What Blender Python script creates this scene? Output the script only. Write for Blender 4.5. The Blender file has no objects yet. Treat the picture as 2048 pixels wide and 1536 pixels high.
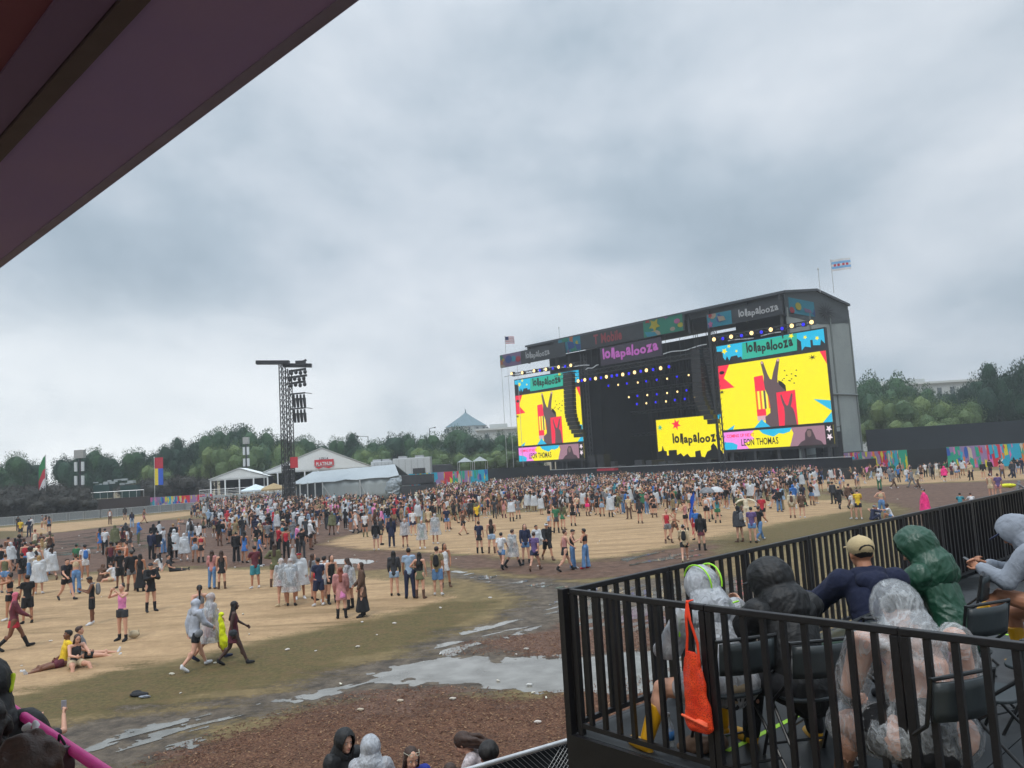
import bpy, bmesh, math, random
import numpy as np
from mathutils import Vector, Matrix, noise
random.seed(7); rng = np.random.default_rng(7)
scene = bpy.context.scene
COL = scene.collection
V = Vector
def sc(h):
    r = [int(h[i:i+2], 16)/255 for i in (0, 2, 4)]
    return tuple(c/12.92 if c <= .04045 else ((c+.055)/1.055)**2.4 for c in r)
# ---------------------------------------------------------------- camera
FPX, PITCH, ROLL, EYE = 1556.0, .0968, .0595, 4.8
cp, sp_ = math.cos(PITCH), math.sin(PITCH)
cf = V((0, cp, sp_)); cu = V((0, -sp_, cp)); cr = V((1, 0, 0))
cR = math.cos(ROLL)*cr - math.sin(ROLL)*cu
cU = math.sin(ROLL)*cr + math.cos(ROLL)*cu
CAMO = V((0, 0, EYE))
cam = bpy.data.cameras.new('camera'); camo = bpy.data.objects.new('camera', cam); COL.objects.link(camo)
m = Matrix((cR, cU, -cf)).transposed().to_4x4(); m.translation = CAMO; camo.matrix_world = m
cam.sensor_width = 36; cam.lens = FPX/2048*36; cam.clip_start = .05; cam.clip_end = 6000
scene.camera = camo
# ---------------------------------------------------------------- world
SUN_EL, SUN_ROT = math.radians(58), math.radians(200)
world = bpy.data.worlds.new("World"); scene.world = world; world.use_nodes = True
wt = world.node_tree; wn = wt.nodes; wl = wt.links; wn.clear()
def nd(t, ty, **k):
    n = t.nodes.new(ty)
    for a, b in k.items():
        if a.startswith('i_'):
            n.inputs[int(a[2:]) if a[2:].isdigit() else a[2:]].default_value = b
        else: setattr(n, a, b)
    return n
def ramp(t, pts, interp='LINEAR'):
    n = t.nodes.new('ShaderNodeValToRGB'); e = n.color_ramp.elements; n.color_ramp.interpolation = interp
    while len(e) < len(pts): e.new(.5)
    for i, (p, c) in enumerate(pts):
        e[i].position = p; e[i].color = (c[0], c[1], c[2], 1) if hasattr(c, '__len__') else (c, c, c, 1)
    return n
def mth(t, op, a, b=None, c=None, clamp=False):
    n = t.nodes.new('ShaderNodeMath'); n.operation = op; n.use_clamp = clamp
    for i, x in enumerate((a, b, c)):
        if x is None: continue
        if isinstance(x, (int, float)): n.inputs[i].default_value = x
        else: t.links.new(x, n.inputs[i])
    return n.outputs[0]
def mixc(t, fac, a, b, blend='MIX'):
    n = t.nodes.new('ShaderNodeMix'); n.data_type = 'RGBA'; n.blend_type = blend
    for i, x in ((0, fac), (6, a), (7, b)):
        if isinstance(x, (int, float)): n.inputs[i].default_value = x
        elif isinstance(x, tuple): n.inputs[i].default_value = (*x[:3], 1)
        else: t.links.new(x, n.inputs[i])
    return n.outputs[2]
tc = nd(wt, 'ShaderNodeTexCoord'); sep = nd(wt, 'ShaderNodeSeparateXYZ'); wl.new(tc.outputs['Generated'], sep.inputs[0])
zz = mth(wt, 'ADD', mth(wt, 'MAXIMUM', sep.outputs[2], 0.0), .30)
pxn = mth(wt, 'DIVIDE', sep.outputs[0], zz); pyn = mth(wt, 'DIVIDE', sep.outputs[1], zz)
cmb = nd(wt, 'ShaderNodeCombineXYZ'); wl.new(pxn, cmb.inputs[0]); wl.new(pyn, cmb.inputs[1])
mp = nd(wt, 'ShaderNodeMapping'); mp.inputs['Rotation'].default_value = (0, 0, .5); mp.inputs['Scale'].default_value = (1.0, .62, 1)
mp.inputs['Location'].default_value = (2.2, 1.1, 0)
wl.new(cmb.outputs[0], mp.inputs[0])
n1 = nd(wt, 'ShaderNodeTexNoise', i_Scale=1.1, i_Detail=10.0, i_Roughness=.52, i_Distortion=.5); wl.new(mp.outputs[0], n1.inputs[0])
n2 = nd(wt, 'ShaderNodeTexNoise', i_Scale=2.1, i_Detail=8.0, i_Roughness=.5, i_Distortion=.2); wl.new(mp.outputs[0], n2.inputs[0])
mp3 = nd(wt, 'ShaderNodeMapping'); mp3.inputs['Scale'].default_value = (1, 1, 1.9); wl.new(tc.outputs['Generated'], mp3.inputs[0]); n3 = nd(wt, 'ShaderNodeTexNoise', i_Scale=3.0, i_Detail=12.0, i_Roughness=.54, i_Distortion=.15); wl.new(mp3.outputs[0], n3.inputs[0])
cl = mth(wt, 'ADD', mth(wt, 'MULTIPLY', n1.outputs[0], .5), mth(wt, 'MULTIPLY', n2.outputs[0], .18)); cl = mth(wt, 'ADD', cl, mth(wt, 'MULTIPLY', n3.outputs[0], .32))
cr1 = ramp(wt, [(.38, sc('9aabb9')), (.45, sc('adbcc9')), (.50, sc('c2cdd8')), (.56, sc('d4dce5')), (.63, sc('ebeff4'))]); wl.new(cl, cr1.inputs[0])
hzr = ramp(wt, [(0, 1.0), (.10, .75), (.26, .0)], 'EASE'); wl.new(sep.outputs[2], hzr.inputs[0])
lft = mth(wt, 'MULTIPLY_ADD', sep.outputs[0], -.9, .42, clamp=True)      # the bright gap lies on the left
brk = mth(wt, 'MULTIPLY_ADD', n3.outputs[0], 4.5, -1.55, clamp=True); hz = mth(wt, 'MULTIPLY', mth(wt, 'MULTIPLY', hzr.outputs[0], lft), mth(wt, 'MULTIPLY_ADD', brk, .6, .4))
c2 = mixc(wt, mth(wt, 'MULTIPLY', hz, .95, clamp=True), cr1.outputs[0], (1.12, 1.15, 1.15))
c2 = mixc(wt, mth(wt, 'MULTIPLY', mth(wt, 'MULTIPLY_ADD', sep.outputs[0], 1.2, -.25, clamp=True), .28), c2, sc('a2a9ab'))
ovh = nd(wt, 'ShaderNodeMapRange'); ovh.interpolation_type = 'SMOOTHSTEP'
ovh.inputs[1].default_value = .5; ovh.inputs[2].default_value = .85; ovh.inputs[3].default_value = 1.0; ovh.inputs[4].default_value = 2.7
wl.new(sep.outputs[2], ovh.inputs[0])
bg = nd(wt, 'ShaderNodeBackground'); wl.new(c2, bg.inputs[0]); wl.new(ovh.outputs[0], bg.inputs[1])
sky = nd(wt, 'ShaderNodeTexSky', sky_type='NISHITA', sun_disc=False, sun_elevation=SUN_EL, sun_rotation=SUN_ROT)
bg2 = nd(wt, 'ShaderNodeBackground', i_Strength=.05); wl.new(sky.outputs[0], bg2.inputs[0])
mxs = nd(wt, 'ShaderNodeMixShader'); mxs.inputs[0].default_value = .06
wl.new(bg.outputs[0], mxs.inputs[1]); wl.new(bg2.outputs[0], mxs.inputs[2])
wo = nd(wt, 'ShaderNodeOutputWorld'); wl.new(mxs.outputs[0], wo.inputs[0])
sun = bpy.data.lights.new('sun', 'SUN'); sun.energy = 1.3; sun.angle = math.radians(14); sun.color = (1, .96, .9)
suno = bpy.data.objects.new('sun', sun); COL.objects.link(suno)
sd = V((math.sin(SUN_ROT)*math.cos(SUN_EL), math.cos(SUN_ROT)*math.cos(SUN_EL), math.sin(SUN_EL)))
suno.rotation_euler = sd.to_track_quat('Z', 'Y').to_euler()
scene.view_settings.view_transform = 'Standard'; scene.view_settings.look = 'None'
scene.view_settings.exposure = .2; scene.view_settings.gamma = 1
# ---------------------------------------------------------------- placing helpers (photo measurements -> points on real surfaces)
def rayd(px, py): return cf + cR*((px-1024)/FPX) - cU*((py-768)/FPX)
def at(px, py, z=0.0):
    d = rayd(px, py); return CAMO + d*((z-EYE)/d.z)
def atd(px, py, dist):
    d = rayd(px, py).normalized(); return CAMO + d*dist
def proj(P):
    d = V(P)-CAMO; z = d.dot(cf); return 1024+FPX*d.dot(cR)/z, 768-FPX*d.dot(cU)/z
def atY(px, py, dep):
    d = rayd(px, py); return CAMO + d*(dep/d.y)
# ---------------------------------------------------------------- object helpers
def tag(o, label=None, cat=None, group=None, kind=None):
    if label: o['label'] = label
    if cat: o['category'] = cat
    if group: o['group'] = group
    if kind: o['kind'] = kind
    return o
def thing(name, loc=(0, 0, 0), rz=0, label=None, cat=None, group=None):
    o = bpy.data.objects.new(name, None); COL.objects.link(o); o.location = loc; o.rotation_euler = (0, 0, rz)
    return tag(o, label, cat, group)
def link(name, me, parent=None):
    o = bpy.data.objects.new(name, me); COL.objects.link(o)
    if parent is not None: o.parent = parent
    return o
def copy_tree(o, parent=None):
    c = o.copy(); COL.objects.link(c)
    if parent is not None: c.parent = parent; c.matrix_parent_inverse = o.matrix_parent_inverse.copy()
    for ch in list(o.children): copy_tree(ch, c)
    return c
class G:
    def __init__(s): s.v = []; s.f = []; s.m = []; s.mi = 0
    def add(s, vs, fs):
        b = len(s.v); s.v += [tuple(x) for x in vs]; s.f += [tuple(i+b for i in f) for f in fs]; s.m += [s.mi]*len(fs)
    def hexa(s, p):   # 8 points: bottom 4, top 4
        s.add(p, [(3, 2, 1, 0), (4, 5, 6, 7), (0, 1, 5, 4), (1, 2, 6, 5), (2, 3, 7, 6), (3, 0, 4, 7)])
    def box(s, c, d, rz=0):
        x, y, z = [k/2 for k in d]; R = Matrix.Rotation(rz, 3, 'Z'); c = V(c)
        s.hexa([c+R@V(q) for q in [(-x, -y, -z), (x, -y, -z), (x, y, -z), (-x, y, -z), (-x, -y, z), (x, -y, z), (x, y, z), (-x, y, z)]])
    def beam(s, a, b, w, h, up=(0, 0, 1)):
        a, b = V(a), V(b); t = (b-a).normalized(); u = V(up)
        if abs(t.dot(u)) > .98: u = V((0, 1, 0))
        e = t.cross(u).normalized()*w/2; g = e.cross(t).normalized()*h/2
        s.hexa([a-e-g, a+e-g, b+e-g, b-e-g, a-e+g, a+e+g, b+e+g, b-e+g])
    def tube(s, a, b, r, n=8, r2=None):
        a, b = V(a), V(b); r2 = r if r2 is None else r2
        t = (b-a).normalized(); u = V((0, 0, 1)) if abs(t.z) < .95 else V((1, 0, 0))
        e = t.cross(u).normalized(); g = e.cross(t)
        vs = [p+(e*math.cos(2*math.pi*i/n)+g*math.sin(2*math.pi*i/n))*q for p, q in ((a, r), (b, r2)) for i in range(n)]
        s.add(vs, [(i, (i+1) % n, n+(i+1) % n, n+i) for i in range(n)]+[tuple(range(n-1, -1, -1)), tuple(range(n, 2*n))])
    def path(s, pts, r, n=8):
        for a, b in zip(pts[:-1], pts[1:]): s.tube(a, b, r, n)
    def prism(s, pts, ext):
        n = len(pts); e = V(ext); P = [V(p) for p in pts]
        s.add([p for p in P]+[p+e for p in P], [tuple(range(n-1, -1, -1)), tuple(range(n, 2*n))]+[(i, (i+1) % n, n+(i+1) % n, n+i) for i in range(n)])
    def sheet(s, fn, nu, nv):
        vs = [fn(i/nu, j/nv) for j in range(nv+1) for i in range(nu+1)]
        s.add(vs, [(j*(nu+1)+i, j*(nu+1)+i+1, (j+1)*(nu+1)+i+1, (j+1)*(nu+1)+i) for j in range(nv) for i in range(nu)])
    # closed bodies for voxel remeshing. flat = depth/width ratio
    def loft(s, a, b, prof, flat=1.0, n=12, side=(1, 0, 0)):
        a, b = V(a), V(b); t = (b-a); L = t.length; t.normalize(); u = V(side)
        e = (u - t*u.dot(t))
        if e.length < .2: e = V((0, 1, 0)) - t*t.y
        e.normalize(); g = t.cross(e)
        vs = []; 
        for (z, r) in prof:
            c = a+t*z
            for i in range(n):
                an = 2*math.pi*i/n; vs.append(c+e*math.cos(an)*r+g*math.sin(an)*r*flat)
        k = len(prof); fs = [(j*n+i, j*n+(i+1) % n, (j+1)*n+(i+1) % n, (j+1)*n+i) for j in range(k-1) for i in range(n)]
        fs += [tuple(range(n-1, -1, -1)), tuple(range((k-1)*n, k*n))]
        s.add(vs, fs)
    def cap(s, a, r0, b, r1, flat=1.0, n=12, side=(1, 0, 0)):
        L = (V(b)-V(a)).length
        pr = [(-r0*math.sin(x), max(r0*math.cos(x), 1e-4)) for x in (1.5, 1.1, .6, 0)]+[(L+r1*math.sin(x), max(r1*math.cos(x), 1e-4)) for x in (0, .6, 1.1, 1.5)]
        s.loft(a, b, pr, flat, n, side)
    def fru(s, a, r0, b, r1, flat=1.0, n=14, side=(1, 0, 0)):
        s.loft(a, b, [(0, r0), ((V(b)-V(a)).length, r1)], flat, n, side)
    def ell(s, c, r, R=None, n=12, k=8):
        vs = []; c = V(c)
        for j in range(k+1):
            ph = math.pi*j/k
            for i in range(n):
                q = V((r[0]*math.sin(ph)*math.cos(2*math.pi*i/n), r[1]*math.sin(ph)*math.sin(2*math.pi*i/n), -r[2]*math.cos(ph)))
                if j in (0, k): q = V((r[0]*.02*math.cos(2*math.pi*i/n), r[1]*.02*math.sin(2*math.pi*i/n), -r[2]*math.cos(ph)))
                vs.append(c+(R@q if R is not None else q))
        fs = [(j*n+i, j*n+(i+1) % n, (j+1)*n+(i+1) % n, (j+1)*n+i) for j in range(k) for i in range(n)]
        fs += [tuple(range(n-1, -1, -1)), tuple(range(k*n, (k+1)*n))]
        s.add(vs, fs)
    def mesh(s, name, mats, smooth=False):
        me = bpy.data.meshes.new(name); me.from_pydata(s.v, [], s.f)
        for mt in (mats if isinstance(mats, (list, tuple)) else [mats]): me.materials.append(mt)
        if any(s.m): me.polygons.foreach_set('material_index', s.m)
        if smooth: me.polygons.foreach_set('use_smooth', [True]*len(s.f))
        me.update(); return me
    def build(s, name, mats, parent=None, smooth=False): return link(name, s.mesh(name, mats, smooth), parent)
def bevel(o, w=.01, seg=2):
    b = o.modifiers.new('bevel', 'BEVEL'); b.width = w; b.segments = seg; b.limit_method = 'ANGLE'; return o
TMP = bpy.data.scenes.new('tmp'); 
def remesh(g, voxel, smooth=2, name='m'):
    me0 = bpy.data.meshes.new('t'); me0.from_pydata(g.v, [], g.f); me0.update()
    bm = bmesh.new(); bm.from_mesh(me0); bmesh.ops.recalc_face_normals(bm, faces=bm.faces[:]); bm.to_mesh(me0); bm.free()
    o = bpy.data.objects.new('t', me0); TMP.collection.objects.link(o)
    r = o.modifiers.new('r', 'REMESH'); r.mode = 'VOXEL'; r.voxel_size = voxel; r.use_smooth_shade = True
    if smooth: q = o.modifiers.new('s', 'SMOOTH'); q.iterations = smooth; q.factor = .5
    vl = TMP.view_layers[0]; vl.update(); dg = vl.depsgraph; dg.update()
    me = bpy.data.meshes.new_from_object(o.evaluated_get(dg)); me.name = name
    bpy.data.objects.remove(o); bpy.data.meshes.remove(me0)
    me.polygons.foreach_set('use_smooth', [True]*len(me.polygons)); return me
def fold(me, amp, scale, off=0, vert=1.0):
    ridged = amp < 0; amp = abs(amp)
    n = len(me.vertices); co = np.empty(n*3); me.vertices.foreach_get('co', co); co = co.reshape(-1, 3)
    no = np.empty(n*3); me.vertices.foreach_get('normal', no); no = no.reshape(-1, 3)
    if ridged:
        def rf(c):
            wx = noise.noise(V((c[0]*3+off, c[1]*3, c[2]*3)))*.12; q = V((c[0]*scale+off+wx*scale, c[1]*scale, c[2]*scale*vert+wx*scale))
            a = abs(noise.noise(q)); b = abs(noise.noise(q*2.1+V((7, 1, 3)))); return (1-min(1, a*3.2))*1.0+(1-min(1, b*3))*.45-.35
        d = np.array([rf(c) for c in co])
    else: d = np.array([noise.noise(V((c[0]*scale+off, c[1]*scale, c[2]*scale*vert)))+.5*noise.noise(V((c[0]*scale*2.3, c[1]*scale*2.3+off, c[2]*scale*2.1*vert))) for c in co])
    co += no*(d*amp)[:, None]; me.vertices.foreach_set('co', co.ravel()); me.update(); return me
# ---------------------------------------------------------------- materials
MC = {}
def mat(name, col, rough=.8, var=.12, scale=6.0, bump=.0, bscale=40.0, metal=0.0, spec=.5, emit=0, alpha=None, trans=0, detail=4.0):
    if name in MC: return MC[name]
    if isinstance(col, str): col = sc(col)
    M = bpy.data.materials.new(name); M.use_nodes = True; t = M.node_tree; b = t.nodes['Principled BSDF']
    b.inputs['Roughness'].default_value = rough; b.inputs['Metallic'].default_value = metal; b.inputs['Specular IOR Level'].default_value = spec
    tc = nd(t, 'ShaderNodeTexCoord'); n = nd(t, 'ShaderNodeTexNoise', i_Scale=scale, i_Detail=detail, i_Roughness=.6); t.links.new(tc.outputs['Object'], n.inputs[0])
    lo = tuple(max(0, c*(1-var)) for c in col); hi = tuple(min(1, c*(1+var)) for c in col)
    r = ramp(t, [(.3, lo), (.7, hi)]); t.links.new(n.outputs[0], r.inputs[0]); t.links.new(r.outputs[0], b.inputs['Base Color'])
    if bump:
        n2 = nd(t, 'ShaderNodeTexNoise', i_Scale=bscale, i_Detail=6.0, i_Distortion=1.4); t.links.new(tc.outputs['Object'], n2.inputs[0])
        bp = nd(t, 'ShaderNodeBump', i_Strength=bump, i_Distance=.02); t.links.new(n2.outputs[0], bp.inputs['Height']); t.links.new(bp.outputs[0], b.inputs['Normal'])
    if emit:
        t.links.new(r.outputs[0], b.inputs['Emission Color']); b.inputs['Emission Strength'].default_value = emit
        b.inputs['Base Color'].default_value = (.02, .02, .02, 1); t.links.remove(b.inputs['Base Color'].links[0])
    if alpha is not None:
        b.inputs['Alpha'].default_value = alpha
    MC[name] = M; return M
black = mat('black_paint', (.012, .012, .014), .45, .3, 3)
blacksteel = mat('black_steel', (.007, .0065, .008), .42, .35, 5, bump=.15, bscale=60)
darkgrey = mat('dark_grey_metal', (.035, .037, .042), .5, .25, 2)
alu = mat('aluminium', (.45, .46, .48), .35, .12, 4, metal=.8)
galv = mat('galvanised_steel', (.5, .51, .52), .45, .2, 8, metal=.5)
def emi(name, c, s=1.0): return mat(name, c, 1, 0.02, 1, emit=s)
# ---------------------------------------------------------------- ground
def poly_sdf(P, poly):
    poly = np.array([(q[0], q[1]) for q in poly]); x, y = P[:, 0], P[:, 1]; n = len(poly)
    d = np.full(len(P), 1e18); ins = np.zeros(len(P), bool)
    for i in range(n):
        a = poly[i]; b = poly[(i+1) % n]; e = b-a
        wx, wy = x-a[0], y-a[1]; t = np.clip((wx*e[0]+wy*e[1])/(e@e+1e-12), 0, 1)
        d = np.minimum(d, (wx-e[0]*t)**2+(wy-e[1]*t)**2)
        c = ((a[1] > y) != (b[1] > y)); 
        with np.errstate(divide='ignore', invalid='ignore'): xi = (b[0]-a[0])*(y-a[1])/(b[1]-a[1])+a[0]
        ins ^= c & (x < xi)
    return np.where(ins, 1, -1)*np.sqrt(d)
def G2(pts): return [at(x, y) for x, y in pts]
TAN = [G2([(-300, 1470), (-300, 1190), (0, 1168), (180, 1150), (330, 1140), (520, 1138), (640, 1150), (760, 1158), (860, 1176), (900, 1196), (840, 1216), (720, 1244), (560, 1276), (360, 1322), (200, 1352), (60, 1388), (0, 1412)]),
       G2([(640, 1088), (700, 1070), (820, 1050), (980, 1030), (1250, 1008), (1450, 1000), (1700, 1000), (1700, 1022), (1560, 1046), (1400, 1080), (1250, 1112), (1130, 1122), (960, 1112), (800, 1102), (690, 1098)]),
       G2([(-400, 1078), (0, 1056), (200, 1040), (380, 1023), (440, 1022), (300, 1042), (120, 1064), (0, 1076)]),
       G2([(1600, 962), (1750, 952), (2048, 938), (2400, 925), (2400, 945), (2048, 958), (1800, 968), (1640, 978)])]
MUD = [G2([(-400, 1100), (0, 1078), (130, 1064), (330, 1040), (600, 1030), (800, 1035), (820, 1048), (690, 1070), (640, 1088), (720, 1100), (960, 1112), (1130, 1124), (1250, 1116), (1420, 1082), (1500, 1090), (1400, 1130), (1200, 1162), (1000, 1148), (850, 1122), (760, 1140), (560, 1134), (330, 1134), (180, 1144), (0, 1160), (-400, 1190)]),
       G2([(1640, 984), (1800, 970), (2048, 960), (2400, 950), (2600, 1100), (1900, 1180), (1800, 1010), (1700, 998)])]
GRASS = [G2([(-300, 1470), (0, 1412), (60, 1388), (200, 1352), (360, 1322), (560, 1276), (720, 1244), (900, 1205), (1000, 1200), (940, 1250), (800, 1300), (620, 1356), (420, 1400), (250, 1430), (60, 1450), (-300, 1540)]),
         G2([(1420, 1085), (1560, 1050), (1720, 1020), (1820, 1016), (1760, 1050), (1560, 1100), (1440, 1110)]), G2([(-300, 1100), (-200, 1070), (0, 1062), (60, 1062), (40, 1074), (0, 1078)])]
WET = [G2([(-300, 1560), (60, 1466), (260, 1432), (430, 1404), (620, 1362), (800, 1310), (960, 1246), (1060, 1206), (980, 1170), (860, 1150), (800, 1128), (980, 1150), (1180, 1166), (1500, 1150), (1700, 1200), (1500, 1330), (1180, 1330), (1000, 1400), (640, 1420), (440, 1460), (300, 1560)])]
MULCH = [G2([(200, 1570), (400, 1486), (600, 1418), (760, 1384), (900, 1378), (1040, 1396), (1160, 1388), (1400, 1330), (1900, 1300), (2600, 1300), (2600, 1900), (200, 1900)]),
         G2([(905, 1308), (960, 1282), (1060, 1262), (1140, 1238), (1300, 1222), (1420, 1210), (1400, 1290), (1180, 1306), (1100, 1312), (1000, 1304)])]
rad = np.concatenate([[0.0], np.geomspace(1.5, 170, 560), np.geomspace(180, 4000, 26)])
ang = np.concatenate([np.linspace(-58, 58, 420), np.linspace(58, 302, 42)[1:-1]])*math.pi/180
na = len(ang)
gx = (rad[:, None]*np.sin(ang)[None, :]).ravel(); gy = (rad[:, None]*np.cos(ang)[None, :]).ravel()
GP = np.stack([gx, gy], 1)
def zone(polys): return np.clip(np.max([poly_sdf(GP, p) for p in polys], axis=0), -30, 30)
def grid_mesh(name, nr, nc, P3):
    me = bpy.data.meshes.new(name); j, i = np.meshgrid(np.arange(nr-1), np.arange(nc), indexing='ij')
    f = np.stack([j*nc+i, (j+1)*nc+i, (j+1)*nc+(i+1) % nc, j*nc+(i+1) % nc], -1).reshape(-1, 4)[:, ::-1]
    me.vertices.add(len(P3)); me.vertices.foreach_set('co', P3.ravel()); me.loops.add(f.size); me.loops.foreach_set('vertex_index', f.ravel().astype(np.int32))
    me.polygons.add(len(f)); me.polygons.foreach_set('loop_start', np.arange(0, f.size, 4, dtype=np.int32)); me.update(calc_edges=True); return me
me = grid_mesh('ground', len(rad), na, np.stack([gx, gy, 0*gx], 1))
for nm, z in (('tan', TAN), ('mud', MUD), ('grass', GRASS), ('wet', WET), ('mulch', MULCH)):
    a = me.attributes.new(nm, 'FLOAT', 'POINT'); a.data.foreach_set('value', zone(z).astype(np.float32))
me.polygons.foreach_set('use_smooth', [True]*len(me.polygons))
ground = link('ground', me); tag(ground, kind='structure')
M = bpy.data.materials.new('trampled_field'); M.use_nodes = True; t = M.node_tree; B = t.nodes['Principled BSDF']; me.materials.append(M)
geo = nd(t, 'ShaderNodeNewGeometry')
def tn(scale, detail=6.0, rough=.6, stretch=None, dist=0.0):
    src = geo.outputs['Position']
    if stretch:
        q = nd(t, 'ShaderNodeMapping'); q.inputs['Rotation'].default_value = (0, 0, stretch[0]); q.inputs['Scale'].default_value = (stretch[1], stretch[2], 1); t.links.new(src, q.inputs[0]); src = q.outputs[0]
    n = nd(t, 'ShaderNodeTexNoise', i_Scale=scale, i_Detail=detail, i_Roughness=rough, i_Distortion=dist); t.links.new(src, n.inputs[0]); return n.outputs[0]
nA = tn(.5, 8); nB = tn(2.2, 8, .65); nC = tn(9, 6, .7); nD = tn(.09, 5); nS = tn(.55, 8, .6, (.75, .35, 2.2), .6); nF = tn(40, 4, .7)
def mask(nm, amp=2.6, soft=.5, bias=0.0):
    a = nd(t, 'ShaderNodeAttribute', attribute_name=nm)
    w = mth(t, 'ADD', mth(t, 'MULTIPLY_ADD', nA, amp, -amp*.5), mth(t, 'MULTIPLY_ADD', nC, amp*1.1, -amp*.55))
    w = mth(t, 'ADD', w, mth(t, 'MULTIPLY_ADD', nS, amp*1.3, -amp*.65)); w = mth(t, 'ADD', w, mth(t, 'MULTIPLY_ADD', nF, amp*.7, -amp*.35))
    x = mth(t, 'ADD', mth(t, 'ADD', a.outputs['Fac'], w), bias)
    return mth(t, 'MULTIPLY_ADD', x, .5/soft, .5, clamp=True)
def two(f, a, b, lo=.35, hi=.65):
    r = ramp(t, [(lo, sc(a)), (hi, sc(b))]); t.links.new(f, r.inputs[0]); return r.outputs[0]
def mulv(c, f, lo, hi):   # natural soil variation
    r = ramp(t, [(.3, lo), (.7, hi)]); t.links.new(f, r.inputs[0]); return mixc(t, 1.0, c, r.outputs[0], 'MULTIPLY')
base = two(nB, '66553a', '887350'); base = mixc(t, mth(t, 'MULTIPLY', mth(t, 'MULTIPLY_ADD', nD, 3, -1, clamp=True), .5), base, sc('5c5c38'))
ctan = mixc(t, mth(t, 'MULTIPLY_ADD', nS, 3.2, -1.4, clamp=True), two(nB, 'a18463', 'b69873'), sc('80694a'))
ctan = mulv(mulv(ctan, nC, .82, 1.1), nF, .88, 1.08)
cmud = mulv(two(nB, '4c362a', '6a4e3c'), nS, .75, 1.15)
cgr = two(nC, '3c3a1e', '70613a', .3, .7); cgr = mulv(mixc(t, mth(t, 'MULTIPLY_ADD', nB, 3.0, -1.3, clamp=True), cgr, sc('6b5538')), nF, .65, 1.2)
cwet = mulv(mulv(two(nB, '3c342c', '665846'), nC, .65, 1.25), nF, .75, 1.2)
vor = nd(t, 'ShaderNodeTexVoronoi', i_Scale=38.0); 
q = nd(t, 'ShaderNodeMapping'); q.inputs['Scale'].default_value = (1, 1.9, 1); t.links.new(geo.outputs['Position'], q.inputs[0]); t.links.new(q.outputs[0], vor.inputs[0])
vr = ramp(t, [(0, sc('3a261b')), (.35, sc('573828')), (.75, sc('6c4935')), (1, sc('8a6a4e'))]); t.links.new(nd(t, 'ShaderNodeSeparateColor').inputs[0], vor.outputs['Color']) if False else None
sepc = nd(t, 'ShaderNodeSeparateColor'); t.links.new(vor.outputs['Color'], sepc.inputs[0]); t.links.new(sepc.outputs[0], vr.inputs[0])
cmul = mulv(vr.outputs[0], nB, .7, 1.12)
mT, mM, mG, mW, mU = mask('tan', 2.6, .28), mask('mud', 3.4, .4), mask('grass', 3.0, .35), mask('wet', 3.0, .35), mask('mulch', 2.0, .2)
base = mulv(base, nF, .8, 1.15); c = mixc(t, mT, base, ctan); c = mixc(t, mM, c, cmud); c = mixc(t, mG, c, cgr); c = mixc(t, mW, c, cwet); c = mixc(t, mU, c, cmul)
t.links.new(c, B.inputs['Base Color'])
wetf = mth(t, 'MAXIMUM', mth(t, 'MULTIPLY', mW, .9), mth(t, 'MULTIPLY', mM, .5))
rg = mth(t, 'MULTIPLY_ADD', mth(t, 'MULTIPLY', wetf, mth(t, 'MULTIPLY_ADD', nB, 2.0, -.3, clamp=True)), -.5, .92)
t.links.new(rg, B.inputs['Roughness']); B.inputs['Specular IOR Level'].default_value = .35
bh = mth(t, 'ADD', mth(t, 'MULTIPLY', nC, .6), mth(t, 'MULTIPLY', mth(t, 'MULTIPLY', sepc.outputs[0], mU), .8))
vf = nd(t, 'ShaderNodeTexVoronoi', i_Scale=2.6); t.links.new(geo.outputs['Position'], vf.inputs[0]); ft_ = mth(t, 'MULTIPLY', mth(t, 'SMOOTH_MIN', vf.outputs['Distance'], .22, .1), mth(t, 'MULTIPLY_ADD', mth(t, 'MAXIMUM', mW, mM), 4.0, .7)); bh = mth(t, 'ADD', mth(t, 'ADD', bh, mth(t, 'MULTIPLY', nF, .35)), ft_)
bp = nd(t, 'ShaderNodeBump', i_Strength=.55, i_Distance=.06); t.links.new(bh, bp.inputs['Height']); t.links.new(bp.outputs[0], B.inputs['Normal'])
# ---------------------------------------------------------------- puddles: real sheets of muddy water
def water_mat():
    M = bpy.data.materials.new('muddy_water'); M.use_nodes = True; t = M.node_tree; b = t.nodes['Principled BSDF']
    tc = nd(t, 'ShaderNodeTexCoord'); n = nd(t, 'ShaderNodeTexNoise', i_Scale=1.6, i_Detail=6.0); t.links.new(tc.outputs['Object'], n.inputs[0])
    r = ramp(t, [(.35, sc('66625a')), (.65, sc('85827b'))]); t.links.new(n.outputs[0], r.inputs[0]); t.links.new(r.outputs[0], b.inputs['Base Color'])
    b.inputs['Roughness'].default_value = .04; b.inputs['IOR'].default_value = 1.5
    n2 = nd(t, 'ShaderNodeTexNoise', i_Scale=14.0, i_Detail=3.0); t.links.new(tc.outputs['Object'], n2.inputs[0])
    bp = nd(t, 'ShaderNodeBump', i_Strength=.05, i_Distance=.01); t.links.new(n2.outputs[0], bp.inputs['Height']); t.links.new(bp.outputs[0], b.inputs['Normal'])
    return M
WM = water_mat()
PZ = [0.002]
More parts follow.
